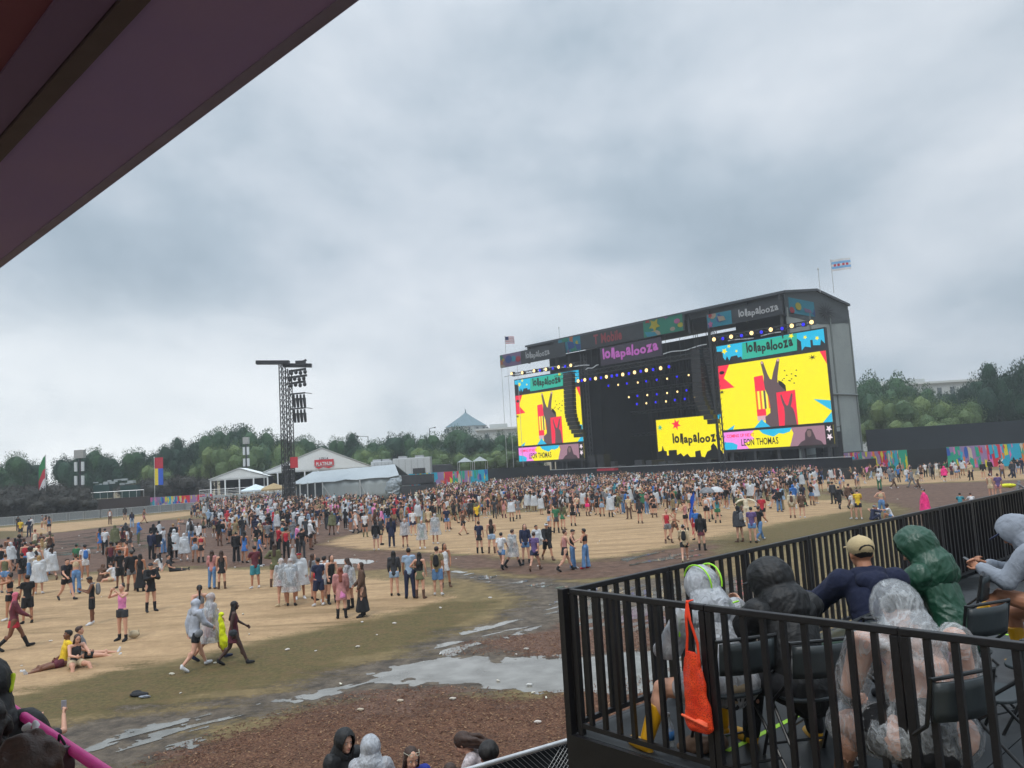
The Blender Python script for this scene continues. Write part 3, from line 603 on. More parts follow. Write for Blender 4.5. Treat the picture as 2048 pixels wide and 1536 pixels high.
a = pa((1393, 700), (1403, 850), 2.0, 16, 3.0, 1.6); tag(a, 'curved black speaker array hanging over the low yellow screen', 'speaker array', 'line arrays hung from the stage')
for x0, x1, w_ in ((1397, 1422, 'left'), (1415, 1438, 'right')):
    a = pa((x0, 700), (x1, 822), -1.5, 18, .5, .8); tag(a, f'{w_} one of two slim dark speaker arrays beside the right video screen', 'speaker array', 'slim arrays beside the right screen')
# barricade, front fence, stage equipment
g = G(); sbox(g, -6, 66, 6.0, 6.25, 0, 1.35)
o = g.build('crowd_barricade', mat('barricade_black', (.02, .022, .024), .6, .3, 1)); tag(o, 'long black barricade along the foot of the stage', 'barrier')
g = G(); sbox(g, -8, 63, .3, .5, 0, 2.5); part(g, 'front_skirt', fab, stage)
g = G(); g.tube(SP(-8, .6, 2.55), SP(63, .6, 2.6), .05); part(g, 'front_rail', galv, stage)
g = G(); rr = random.Random(11)
for k in range(26):
    s = rr.uniform(17, 43); h = rr.uniform(.5, 1.6); sbox(g, s, s+rr.uniform(.5, 1.6), -7+rr.random()*3, -6+rr.random()*3, 1.9, 1.9+h)
part(g, 'stage_gear', darkgrey, stage)
g = G(); 
for s in (17.5, 19.5): sbox(g, s, s+1.5, -1.5, .2, 1.9, 4.8)
part(g, 'subwoofer_stack', black, stage)
o = (lambda g: (g.box(unstage(1215, 939, 5.5), (3.6, 1.0, .35), -.82), g.build('stage_prop', mat('red_prop', 'a8283a', .6)))[1])(G()); tag(o, 'small flat red cover at the stage barricade', 'cover')
# scaffold tower beside the stage
sc_o = thing('scaffold_tower', SP(58.5, -3, 0), 0, 'black scaffold tower standing against the grey side wall of the stage', 'scaffold')
g = G(); b0 = SP(58.5, -3, 0)
for dx in (-1.3, 1.3):
    for dy in (-1.3, 1.3): g.tube((dx, dy, 0), (dx, dy, 6.8), .06)
for z in (1.5, 3.2, 4.9, 6.6):
    for a, b in (((-1.3, -1.3), (1.3, -1.3)), ((1.3, -1.3), (1.3, 1.3)), ((1.3, 1.3), (-1.3, 1.3)), ((-1.3, 1.3), (-1.3, -1.3))): g.tube((*a, z), (*b, z), .045)
g.build('scaffold_frame', black, sc_o); g = G(); g.box((0, 0, 3.2), (2.5, 2.5, 5.6), -.82); g.box((.2, .1, 6.4), (1.3, .9, 1.0), .3); g.build('scaffold_cover', fab, sc_o)
# flags on the roof
def flagpole(base, h, rz, cells, label, wd=2.6, hg=1.6, r=.05, name='flag_pole', drop=0.0):
    o = thing(name, base, rz, label, 'flag'); g = G(); g.tube((0, 0, 0), (0, 0, h), r); g.ell((0, 0, h), (r*2, r*2, r*2)); g.build('pole', galv, o)
    g = G(); nu, nv = 16, 10
    def fn(u, v): return (u*wd, .22*wd*.3*math.sin(u*7+v)*u, h-hg*(1-v)-.05-u*u*drop*hg)
    vs = [fn(i/nu, j/nv) for j in range(nv+1) for i in range(nu+1)]
    for j in range(nv):
        for i in range(nu):
            g.mi = cells((i+.5)/nu, (j+.5)/nv); g.add([vs[j*(nu+1)+i], vs[j*(nu+1)+i+1], vs[(j+1)*(nu+1)+i+1], vs[(j+1)*(nu+1)+i]], [(0, 1, 2, 3)])
    g.build('flag', [mat('flag_'+k, c, .8) for k, c in (('red', 'b02a3c'), ('white', 'c8c8cc'), ('navy', '28305c'), ('sky', '6fa4d0'), ('green', '2c7a4c'), ('yellow', 'd8c43a'), ('blue', '2b5ac0'), ('pink', 'd85a8a'))], o, True)
    return o
us = lambda u, v: 2 if (u < .4 and v > .45) else (0 if int(v*13) % 2 == 0 else 1)
chi = lambda u, v: 3 if (.18 < v < .36 or .64 < v < .82) else (0 if (abs(v-.5) < .06 and int(u*9) % 2 == 1) else 1)
flagpole(unstage(1012, 712, 1.0), 3.8, .3, us, 'striped red white and blue flag flying over the left end of the stage roof', 1.9, 1.35)
pr = SP(55.3, -9, 27.2); flagpole(unstage(1668, 586, -9), 4.9, -.4, chi, 'white flag with light blue bands on the right end of the stage roof', 2.6, 1.7)
g = G(); b0 = unstage(1640, 578, -6); g.tube(b0-V((0, 0, .5)), b0+V((0, 0, 2.9)), .05); g.ell(b0+V((0, 0, 2.9)), (.12, .12, .2)); o = g.build('roof_mast', galv); tag(o, 'thin grey mast left of the blue and white flag on the stage roof', 'mast')
g = G(); b0 = unstage(1119, 676, -6); g.tube(b0-V((0, 0, .8)), b0+V((0, 0, 2)), .05); g.ell(b0+V((0, 0, 2)), (.12, .12, .2)); o = g.build('roof_mast', galv); tag(o, 'thin grey mast above the left half of the stage roof', 'mast')
# ---------------------------------------------------------------- mural walls and black perimeter walls
MM = banner_mats(.75, 'mural')
def mural(name, A_, B_, z0, z1, seed, label, n=16):
    A_, B_ = V((A_.x, A_.y, 0)), V((B_.x, B_.y, 0)); o = thing(name, A_, 0, label, 'mural wall', 'painted mural walls')
    d = (B_-A_); L = d.length; e = d.normalized(); nn = V((e.y, -e.x, 0)); 
    if nn.y > 0: nn = -nn
    g = G(); g.hexa([p for z in (z0, z1) for p in (V((0, 0, z)), e*L+V((0, 0, z)), e*L-nn*.15+V((0, 0, z)), -nn*.15+V((0, 0, z)))]); g.build('panel', mat('mural_back', '6e6a66', .8), o)
    fr = lambda u, v, w=0: e*L*u+nn*(.01+w*.6)+V((0, 0, z0+(z1-z0)*v)); g = G()
    for k in range(n): art(g, fr, k/n, (k+1)/n, .01, .99, seed+k, 9, .02)
    g.build('painting', MM, o); return o
mural('mural_wall', atY(818, 960, 128), atY(976, 955, 128), 0, 3.5, 100, 'bright painted mural wall between the grey tent and the stage', 9)
mural('mural_wall', atY(1648, 925, 117), atY(1816, 925, 111), 0, 2.9, 200, 'bright painted mural wall just right of the stage', 9)
mural('mural_wall', atY(1896, 925, 108), atY(2300, 925, 98), 0, 3.0, 300, 'bright painted mural wall at the far right edge', 14)
mural('mural_wall', atY(290, 1000, 131), atY(425, 1000, 131), 0, 2.1, 400, 'painted mural wall left of the small white tent', 9)
g = G(); a, b = atY(1732, 870, 128), atY(2500, 850, 112); g.beam(V((a.x, a.y, 3.1)), V((b.x, b.y, 3.1)), .3, 6.2); o = g.build('perimeter_wall', mat('black_mesh_wall', '1c242c', .85, .15, .3)); tag(o, 'tall dark wall behind the mural walls right of the stage', 'wall')
g = G(); a, b = atY(1600, 900, 119), atY(1905, 900, 112); g.beam(V((a.x, a.y, 1.4)), V((b.x, b.y, 1.4)), .12, 2.8); o = g.build('screened_gate', mat('gate_dark', '171d22', .85, .15, .3)); tag(o, 'low dark fence closing the gap between the two right mural walls', 'fence')
g = G(); a, b = atY(975, 940, 140), atY(1100, 940, 140); g.beam(V((a.x, a.y, 1.7)), V((b.x, b.y, 1.7)), .12, 3.4); o = g.build('screened_fence', mat('gate_dark', '171d22', .85, .15, .3)); tag(o, 'low dark fence between the left mural wall and the stage', 'fence')

# rigging detail: guy wires, truss legs, hoist chains, crew and flight cases
g = G()
for s_, n_ in ((-2.4, 1.0), (-.6, 1.0), (1.6, .6)): g.tube(SP(s_, n_, 0), SP(s_, n_, 22.6), .045, 5)
g.tube(SP(-2.6, 1.0, 22.4), SP(3.8, -.4, 25.6), .05, 5); g.tube(SP(-1.5, 1.2, 20.6), SP(3.9, .4, 21.0), .07, 5)
part(g, 'guy_wire', galv, stage)
g = G(); ladder(g, SP(44.1, .3, 1.9), SP(44.1, .3, 22.4), .7, .9, .05); ladder(g, SP(17.4, -.5, 1.9), SP(17.4, -.5, 22.4), .7, .9, .05); part(g, 'tower_truss', mat('truss_dark', '33373b', .5), stage)
g = G()
for s_ in [12+k*2.6 for k in range(13)]: g.tube(SP(s_, .2, 19.2), SP(s_, .2, 24.5), .03, 4)
for s_ in [24+k*3.1 for k in range(7)]: g.tube(SP(s_, -8, 12), SP(s_, -8, 23), .03, 4)
part(g, 'hoist_chain', mat('chain_grey', '3a3d40', .6), stage)
g = G()
for z in (8, 12, 16): ladder(g, SP(17, -13, z), SP(43, -13, z), .5, 1.2, .05)
part(g, 'rear_truss', mat('truss_dark', '33373b', .5), stage)
g = G()
for k in range(40): u = k/39; g.beam(SP(16.2+27.8*u, -19.6, 2), SP(16.2+27.8*u, -19.6, 21), .35, .2)
part(g, 'back_curtain_fold', mat('curtain_dark', (.02, .022, .034), .9), stage)
# ---------------------------------------------------------------- light tower (speakers and lamps on a lattice mast)
tb = atY(579, 1014, 108); tb.z = 0
tow = thing('delay_tower', tb, .1, 'tall black lattice tower with speakers and lamps behind the crowd', 'tower')
tz = lambda y: EYE+(946-y)/FPX*108.5
g = G(); ladder(g, V((-.42, 0, 0)), V((-.42, 0, tz(728))), .62, .8, .075); ladder(g, V((.42, 0, 0)), V((.42, 0, tz(740))), .62, .8, .075)
for k in range(20): z = .8+k*1.0; g.tube((-.42, 0, z), (.42, 0, z+.5), .045, 5)
g.build('lattice_mast', black, tow)
g = G(); zt = tz(724); g.beam((-3.9, 0, zt+.1), (.6, 0, zt-.1), 1.0, .5); g.beam((-.4, .9, zt-.35), (3.5, .9, zt-.55), .9, .5); g.build('head_beam', black, tow)
def lampbar(z, n, long_, nm='lamp_bar'):
    g = G(); g.beam((.5, -.3, z), (long_, -.3, z+.1), .14, .2); g.tube((long_, -.3, z+.1), (long_+.9, -.3, z-.05), .05); b = g.build(nm, black, tow)
    for k in range(n):
        g = G(); x = 1.1+k*(long_-1.3)/max(n-1, 1); g.tube((x, -.3, z-.1), (x, -.3, z-.6), .14, 8, .16); g.tube((x, -.3, z-.6), (x+.1, -.3, z-1.9), .24, 8, .17); g.build('floodlight', black, b)
lampbar(tz(790), 4, 2.7); lampbar(tz(820), 4, 2.7)
g = G(); 
for k, (x, y, w) in enumerate(((.9, 744, 2.4), (.7, 757, 2.7), (.8, 769, 2.4))): 
    z = tz(y); g.beam((x-.3, -.3, z), (x+w-.4, -.3, z+.25), .3, .3)
    for j in range(4): g.ell((x+j*.62, -.35, z-.28+.1*(j % 2)), (.26, .26, .3)); 
g.build('moving_light_rack', black, tow)
g = G(); g.box((2.2, -.3, tz(727)), (1.4, .5, .5)); g.tube((2.2, -.3, tz(727)), (3.0, -.3, tz(722)), .15); g.build('top_lamp', black, tow)
g = G(); g.box((.9, -.5, tz(926)), (1.0, .15, 1.5)); s_ = g.build('red_sign', mat('sign_red', 'b82c38', .7), tow); s_['label'] = 'small red sign near the foot of the tower'
g = G()
for k in range(9): g.box((0, .5, .6+k*.62), (1.5, .8, .55))
g.build('base_ballast', darkgrey, tow)
# ---------------------------------------------------------------- tents
tentw = mat('tent_white', 'dde0e0', .7, .06, .3, bump=.1, bscale=2); tentg = mat('tent_grey', '9aa2a4', .75, .08, .3, bump=.15, bscale=2)
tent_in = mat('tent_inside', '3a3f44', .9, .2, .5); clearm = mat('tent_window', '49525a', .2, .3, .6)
def tent(px0, px1, dep, zeave, zridge, depth, label, wallm, rz=0.0, legs=5, solid=False, zfloor=0.0, roofm_=None, ridge_x=.5, name='event_tent', front_wall=False):
    A_, B_ = atY(px0, 950, dep), atY(px1, 950, dep); W = B_.x-A_.x; o = thing(name, V((A_.x, dep, 0)), rz, label, 'tent')
    g = G(); rx = W*ridge_x; th = .08
    for (a, za, b, zb) in ((-.3, zeave, rx, zridge), (rx, zridge, W+.3, zeave)):
        n = 8
        for k in range(n):
            y0, y1 = -.3+depth*k/n, -.3+depth*(k+1)/n; sg = .0
            g.hexa([(a, y0, za), (b, y0, zb), (b, y1, zb), (a, y1, za), (a, y0, za+th), (b, y0, zb+th), (b, y1, zb+th), (a, y1, za+th)])
    g.build('roof', roofm_ or tentw, o)
    g = G(); g.add([(0, -.15, zeave), (W, -.15, zeave), (rx, -.15, zridge-.05), (0, 0, zeave), (W, 0, zeave), (rx, 0, zridge-.05)], [(0, 1, 2), (5, 4, 3), (0, 3, 4, 1), (1, 4, 5, 2), (2, 5, 3, 0)]); g.build('gable', wallm, o)
    g = G(); 
    for k in range(legs): x = W*k/(legs-1); g.box((x, 0, (zeave+zfloor)/2), (.22, .22, zeave-zfloor))
    g.box((W/2, 0, zeave-.1), (W, .12, .25)); g.build('frame', tentw, o)
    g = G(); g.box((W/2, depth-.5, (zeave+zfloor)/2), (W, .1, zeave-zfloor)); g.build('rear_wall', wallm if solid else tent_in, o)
    return o, W
def deckrail(o, W, z, depth=5, x0=-1.5, x1=None):
    x1 = W+1 if x1 is None else x1; g = G(); g.box(((x0+x1)/2, depth/2-2.2, z/2), (x1-x0, depth, z)); g.build('raised_floor', mat('deck_skirt', '9a9fa2', .8, .1, .5), o)
    g = G(); 
    for k in range(int((x1-x0)/1.5)+1): g.tube((x0+k*1.5, -2.1, z), (x0+k*1.5, -2.1, z+1.1), .03, 5)
    for h in (.25, .5, .75, 1.1): g.tube((x0, -2.1, z+h), (x1, -2.1, z+h), .025 if h < 1 else .045, 5)
    g.build('railing', galv, o)
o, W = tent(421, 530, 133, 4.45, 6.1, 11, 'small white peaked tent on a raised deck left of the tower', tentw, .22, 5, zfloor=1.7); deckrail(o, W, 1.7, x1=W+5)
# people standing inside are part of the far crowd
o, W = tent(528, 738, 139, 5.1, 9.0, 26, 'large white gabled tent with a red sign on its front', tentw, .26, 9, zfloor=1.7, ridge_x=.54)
g = G(); sx = W*.56; g.box((sx, -.3, 6.3), (3.4, .1, 1.1)); 
g.add([(sx-1.7, -.36, 5.6), (sx+1.7, -.36, 5.6), (sx+.8, -.36, 5.25), (sx-.2, -.36, 5.5), (sx-1.0, -.36, 5.2)], [(0, 1, 2, 3, 4)]); sgn = g.build('tent_sign', mat('tent_sign_red', 'c8303c', .7), o)
g = G(); fr = lambda u, v, w=0: V((sx-1.6+3.2*u, -.36-w, 5.7+.85*v)); lettering(g, 'PLATINUM', fr, .06, .94, .1, .85, .03, 0, 1, .03); g.build('lettering', mat('lettering_white', 'dcdcdc', .7), sgn)
g = G(); fr = lambda u, v, w=0: V((sx-.9+1.8*u, -.16-w, 6.75+.6*v)); lettering(g, 'LOLLA', fr, .06, .94, .1, .85, .03, 0, 1, .1); g.build('lettering', mat('lettering_dark', '32363c', .7), sgn)
# long grey tent, its ridge along the front
A_, B_ = atY(588, 960, 118), atY(802, 960, 118); W = B_.x-A_.x; o = thing('event_tent', V((A_.x, 118, 0)), .0, 'long grey tent with rolled curtains and a sagging roof right of the tower', 'tent')
g = G(); n = 10; ridge = lambda u: 4.8+u*.4
vs = []
for k in range(n+1):
    u = k/n; dx = 2.6; sag = .22*abs(math.sin(u*math.pi*4))
    vs += [(W*u-.2, -.4, 3.2+.3*u-sag), (W*.1+W*u*.8, 5, ridge(u)-sag*.3), (W*u, 9, 3.3)]
g.add(vs, [(3*k, 3*k+3, 3*k+4, 3*k+1) for k in range(n)]+[(3*k+1, 3*k+4, 3*k+5, 3*k+2) for k in range(n)]); r_ = g.build('roof', mat('tent_roof_grey', '9ca4a8', .6, .06, .4), o); sm = r_.modifiers.new('thick', 'SOLIDIFY'); sm.thickness = .08
g = G(); g.sheet(lambda u, v: (W*.27+(W*.73)*u, -.1+.08*math.sin(u*40), (3.15+.3*u)*v), 60, 3); r_ = g.build('front_curtain', tentg, o, True); sm = r_.modifiers.new('thick', 'SOLIDIFY'); sm.thickness = .04
g = G(); g.box((W*.14, .6, 1.6), (W*.26, .1, 3.2)); g.build('clear_panel', clearm, o)
g = G()
for x in (0, .06, .13, .2, .27, .62, 1.0): g.box((W*x, -.3, 1.6), (.16, .16, 3.2+.2*x))
g.beam((W*.27, -.4, 2.8), (W*.36, -.4, .5), .1, .1); g.beam((W*.62, -.4, 2.8), (W*.68, -.4, .5), .1, .1); g.build('frame', mat('tent_frame', 'b4b8ba', .5), o)
g = G(); g.box((W, 4.5, 1.6), (.1, 9, 3.2)); g.box((W/2, 9, 1.6), (W, .1, 3.2)); g.build('rear_wall', tentg, o)
# trailers, generator bundle, parasols
trw = mat('trailer_white', 'b4b9bc', .6, .05, .4)
for x0, x1, d_, zt, lab in ((742, 785, 152, 6.0, 'white trailer roof showing just right of the big tent'), (786, 861, 148, 6.3, 'long white trailer behind the left mural wall')):
    A_, B_ = atY(x0, 940, d_), atY(x1, 940, d_); W = B_.x-A_.x; o = thing('site_trailer', V((A_.x, d_, 0)), 0, lab, 'trailer')
    g = G(); g.box((W/2, 1.6, (zt+.8)/2+.0), (W, 3.2, zt-.8)); q = g.build('body', trw, o); bevel(q, .08); g = G(); 
    for k in range(1, 6): g.box((W*k/6, -.03, (zt+.8)/2), (.06, .05, zt-1.4))
    g.build('panel_seam', mat('seam_grey', '8c9194', .6), o); g = G(); g.box((W*.25, 1.5, zt+.15), (1.6, 1.2, .5)); g.box((W*.7, 1.5, zt+.15), (1.6, 1.2, .5)); g.build('air_conditioner', alu, o)
    g = G()
    for x in (.2, .26, .8, .86): g.tube((W*x, .2, .45), (W*x, .5, .45), .45, 14)
    g.build('wheel', black, o)
o = thing('wrapped_equipment', at(792, 1002), 0, 'black equipment cases under crumpled clear plastic right of the grey tent', 'equipment')
g = G(); g.ell((-.3, 0, 1.6), (1.1, .9, 1.6)); g.ell((.4, .1, 2.6), (.8, .7, .6)); me = fold(remesh(g, .06, 1), -.12, 1.6); me.materials.append(mat('crumpled_plastic', '7e878c', .25, .3, 3, bump=.6, bscale=3)); link('plastic_wrap', me, o)
g = G(); 
for x, z, w, h in ((2.2, 1.0, 2.8, 2.0), (3.2, 2.8, 4.4, 1.4), (4.6, 1.2, 2.0, 2.2), (3.4, 4.0, 1.6, .8)): g.box((x, .4, z), (w, 1.5, h))
g.build('case_stack', darkgrey, o)
for x, y, c1, lab in ((512, 990, 'c9d6dc', 'pale blue parasol over the crowd left of the tower'), (548, 986, 'a08a64', 'tan and white parasol beside the foot of the tower')):
    o = thing('parasol', atY(x, y, 112), 0, lab, 'parasol'); o.location.z = 0; z = 3.5
    g = G(); n = 8; pts = [(2.2*math.cos(k*math.pi/4), 2.2*math.sin(k*math.pi/4), z-.8) for k in range(n)]; g.add(pts+[(0, 0, z)]+[(p[0], p[1], p[2]-.2) for p in pts], [(k, (k+1) % n, n) for k in range(n)]+[(n+1+k, n+1+(k+1) % n, (k+1) % n, k) for k in range(n)]); g.build('canopy', mat('parasol_'+c1, c1, .8), o)
    g = G(); g.tube((0, 0, 0), (0, 0, z), .05); g.build('pole', galv, o)
# ---------------------------------------------------------------- far masts, flags, lamps, small bridge
def telecom(px, dep, ztop, lab, wide=1.0):
    o = thing('antenna_mast', atY(px, 950, dep), 0, lab, 'mast', 'antenna masts'); o.location.z = 0
    g = G(); g.tube((0, 0, 0), (0, 0, ztop), .16, 8); 
    for k in range(5): z = ztop-1.2-k*1.9; g.tube((-.7*wide, 0, z), (.7*wide, 0, z), .05, 5)
    g.build('pole', darkgrey, o)
    for k in range(4):
        for sx in (-1, 1):
            g = G(); g.box((sx*.55*wide, -.2, ztop-2.0-k*2.2), (.42, .25, 1.5)); g.build('antenna_panel', mat('antenna_white', 'c4c8ca', .5), o)
    g = G(); g.box((0, 0, ztop), (1.5*wide, .8, 1.3)); g.build('cabinet', mat('antenna_cabinet', '9a9a98', .6), o)
telecom(160, 125, 9.8, 'antenna mast with white panels standing above the dark shrubs at left')
telecom(494, 150, 11.5, 'antenna mast with white panels behind the small white tent', .7)
telecom(557, 165, 9.0, 'antenna mast just left of the tower with a white drum', .6)
tri = lambda u, v: 0 if v > .62 else (6 if u > .45 else 5)
f1 = flagpole(atY(309, 950, 120), 8.4, 0, tri, 'red blue and yellow flag on a pole above the dark shrubs', 1.3, 4.2, .05); f1.location.z = 0
f2 = flagpole(atY(91, 950, 118), 9.6, math.pi, lambda u, v: 4 if v > .55 else (0 if v > .3 else 1), 'green red and white feather flag at far left', 1.0, 4.8, .05, drop=.4); f2.location.z = 0
def streetlamp(px, dep, z, arm, lab):
    o = thing('street_lamp', atY(px, 900, dep), 0, lab, 'street lamp'); o.location.z = 0; g = G(); g.tube((0, 0, 0), (0, 0, z), .16, 8, .1); g.tube((0, 0, z), (arm, 0, z+.2), .08, 6); g.build('pole', mat('lamp_pole', '5e6466', .6), o)
    g = G(); g.box((arm*1.15, 0, z+.2), (abs(arm)*.35, .5, .25)); g.build('lamp_head', darkgrey, o)
streetlamp(737, 190, 12.5, -2.2, 'street lamp above the trees right of the tower'); streetlamp(861, 200, 14.0, 1.2, 'street lamp left of the blue domed building')
# footbridge with gear
o = thing('footbridge', atY(236, 980, 127), .15, 'low footbridge platform with dark gear between the shrubs at left', 'platform'); o.location.z = 0
g = G(); g.box((0, 0, 1.2), (9, 3, 2.4)); g.build('base', mat('bridge_dark', '3b3230', .9), o); g = G()
for k in range(9): g.tube((-4.4+k*1.1, -1.5, 2.4), (-4.4+k*1.1, -1.5, 3.5), .04, 5)
g.tube((-4.4, -1.5, 3.5), (4.4, -1.5, 3.5), .06, 5); g.build('railing', galv, o)
g = G(); g.box((-2.4, .3, 3.6), (2.4, 1.5, 2.2)); g.box((1.8, .3, 3.4), (2.6, 1.5, 1.9)); g.build('gear_crate', mat('crate_green', '24403c', .8), o)
g = G(); 
for k in range(14): g.box((-3.5+k*.45, random.uniform(-.4, .4), 4.9+random.uniform(-.3, .6)), (random.uniform(.3, .9), .4, random.uniform(.15, .5)), random.uniform(-.4, .4))
g.build('loose_gear', mat('gear_pale', '9ea6a8', .5), o)
# white crowd barriers along the left
def barrier_run(pts, step=2.4, h=1.15):
    proto = None
    for (x0, y0), (x1, y1) in zip(pts[:-1], pts[1:]):
        a, b = at(x0, y0), at(x1, y1); L = (b-a).length; n = max(1, int(math.ceil(L/step))); rz = math.atan2(b.y-a.y, b.x-a.x)
        for k in range(n):
            p = a.lerp(b, k/n)
            if proto is None:
                o = thing('crowd_barrier', p, rz); g = G()
                for z in (.12, h): g.tube((0, 0, z), (step-.06, 0, z), .035, 6)
                for x in (0, step-.06): g.tube((x, 0, 0), (x, 0, h), .035, 6)
                g.build('frame', galv, o); g = G()
                for j in range(1, 16): g.tube((j*step/16, 0, .12), (j*step/16, 0, h), .018, 4)
                g.build('infill', mat('barrier_wire', '9a9ea0', .6), o); g = G(); g.box((step/2, .03, .63), (step-.1, .015, .95)); g.build('scrim', mat('barrier_scrim', '8b9092', .9), o); proto = o
            else: o = copy_tree(proto); o.location = p; o.rotation_euler.z = rz
            tag(o, 'barrier', 'barrier', 'crowd barriers along the left edge'); BAR.append((proj(p)[0], o))
BAR = []
barrier_run([(-10, 1054), (100, 1045), (230, 1034), (372, 1021), (420, 1020)])
BAR.sort(key=lambda q: q[0])
NUM = 'leftmost second third fourth fifth sixth seventh eighth ninth tenth eleventh twelfth thirteenth fourteenth fifteenth sixteenth seventeenth eighteenth nineteenth twentieth'.split()
for i, (x_, o) in enumerate(BAR): o['label'] = f'{NUM[min(i, 19)]} from the left of the pale steel crowd barriers edging the field' if i else 'leftmost of the pale steel crowd barriers edging the field'
# ---------------------------------------------------------------- buildings behind the trees
b0 = atY(935, 900, 400); stone = mat('pale_stone', 'aeb2b0', .8, .08, .05)
o = thing('domed_hall', V((b0.x, 400, 0)), 0, 'pale hall with a blue green pyramid roof and lantern above the trees', 'building')
hz_ = lambda y, x: EYE+((919-(x-1024)*.0596)-y)/FPX*400
zr0, zr1, zt = hz_(852, 935), hz_(833, 935), hz_(826, 935)
g = G(); n = 8; R0 = 11.5
def ring(r, z, rot=.39): return [(r*math.cos(rot+k*math.pi/4), r*math.sin(rot+k*math.pi/4), z) for k in range(n)]
def frus(g, r0, z0, r1, z1): g.add(ring(r0, z0)+ring(r1, z1), [(k, (k+1) % n, n+(k+1) % n, n+k) for k in range(n)]+[tuple(range(n-1, -1, -1)), tuple(range(n, 2*n))])
frus(g, R0*.95, 0, R0*.95, zr0-.4); frus(g, R0*1.25, 0, R0*1.25, zr0-4); g.build('wall', stone, o)
g = G(); frus(g, R0, zr0-.4, R0*.3, zr1-.3); frus(g, R0*.3, zr1-.3, R0*.05, zt); g.build('roof', mat('verdigris_roof', '5e7780', .6, .1, .1), o); g = G(); frus(g, .6, zt-1, .1, zt+2.2); g.build('finial', mat('finial', '45636e', .6), o)
g = G()
for k in range(16): a = k*math.pi/8+.2; g.box((R0*.96*math.cos(a), R0*.96*math.sin(a), zr0-2.2), (.8, .8, 2.2), a)
g.build('window', mat('hall_window', '4c5658', .3), o)
def block(x0, x1, dep, y_l, y_r, lab, stepx=None):
    A_, B_ = atY(x0, y_l, dep), atY(x1, y_r, dep+6); g = G(); o = thing('classical_building', V((A_.x, dep, 0)), 0, lab, 'building')
    W = B_.x-A_.x; zt = (A_.z+B_.z)/2; g.box((W/2, 15, zt/2), (W, 30, zt)); g.build('wall', stone, o)
    g = G(); g.box((W/2, 15, zt+.4), (W+2, 32, .8)); g.build('cornice', mat('stone_cornice', 'bcc0be', .8), o)
    g = G(); g.box((W*.45, 18, zt+1.8), (W*.4, 14, 2.2)); g.build('roof_block', stone, o)
    g = G(); k = 0; x = 4
    while x < W-3: g.box((x, -.1, zt-4), (1.6, .4, 4.5)); x += 5
    g.build('window', mat('hall_window', '4c5658', .3), o)
block(955, 1046, 330, 866, 853, 'pale flat roofed building left of the stage above the trees'); block(1700, 1960, 300, 764, 776, 'long pale building roofs above the trees right of the stage')
# backstage tents and lamps seen left of the stage
for px, lab in ((930, 'small white tent behind the dark fence left of the stage'), (960, 'white canopy among trucks just left of the stage')):
    o = thing('small_canopy', atY(px, 930, 150), .2, lab, 'canopy'); o.location.z = 0; g = G(); g.add([(-1.3, -1.3, 4.9), (1.3, -1.3, 4.9), (1.3, 1.3, 4.9), (-1.3, 1.3, 4.9), (0, 0, 5.8)], [(0, 1, 4), (1, 2, 4), (2, 3, 4), (3, 0, 4), (3, 2, 1, 0)]); g.build('cover', tentg, o)
    g = G()
    for sx in (-1.25, 1.25):
        for sy in (-1.25, 1.25): g.tube((sx, sy, 0), (sx, sy, 4.9), .05)
    g.build('leg', galv, o)
o = thing('box_truck', atY(905, 940, 160), .1, 'dark truck parked backstage left of the stage', 'truck'); o.location.z = 0
g = G(); g.box((0, 0, 2.9), (9, 2.6, 3.6)); bevel(g.build('cargo_box', darkgrey, o), .1); g = G(); g.box((-5.4, 0, 1.9), (1.9, 2.4, 2.4)); bevel(g.build('cab', mat('cab_grey', '5a6064', .4), o), .2); g = G(); g.box((-5.9, 0, 2.4), (1.0, 2.2, .8)); g.build('windscreen', mat('dark_glass', (.02, .025, .03), .1), o)
g = G(); [g.tube((x, -1.3, .5), (x, 1.3, .5), .5, 14) for x in (-5, -2.5, 2.2, 3.4)]; g.build('wheel', black, o)
# ---------------------------------------------------------------- trees
def leafmat(name, a, b):
    M = bpy.data.materials.new(name); M.use_nodes = True; t = M.node_tree; bs = t.nodes['Principled BSDF']; bs.inputs['Roughness'].default_value = .65; bs.inputs['Specular IOR Level'].default_value = .25
    tc = nd(t, 'ShaderNodeTexCoord'); n = nd(t, 'ShaderNodeTexNoise', i_Scale=.45, i_Detail=4.0); t.links.new(tc.outputs['Object'], n.inputs[0]); ge = nd(t, 'ShaderNodeNewGeometry')
    n2 = mth(t, 'ADD', mth(t, 'MULTIPLY', n.outputs[0], .7), mth(t, 'MULTIPLY', ge.outputs['Random Per Island'], .3)); r = ramp(t, [(.3, sc(a)), (.7, sc(b))]); t.links.new(n2, r.inputs[0]); t.links.new(r.outputs[0], bs.inputs['Base Color']); return M
leaves = {'dark': leafmat('foliage_dark', '1c362a', '2f4d38'), 'mid': leafmat('foliage_mid', '24432d', '3f5e3b'), 'olive': leafmat('foliage_olive', '40583a', '687845'), 'shrub': leafmat('foliage_shrub', '2e302c', '47433c')}
bark = mat('bark', '3a332c', .9, .3, 3)
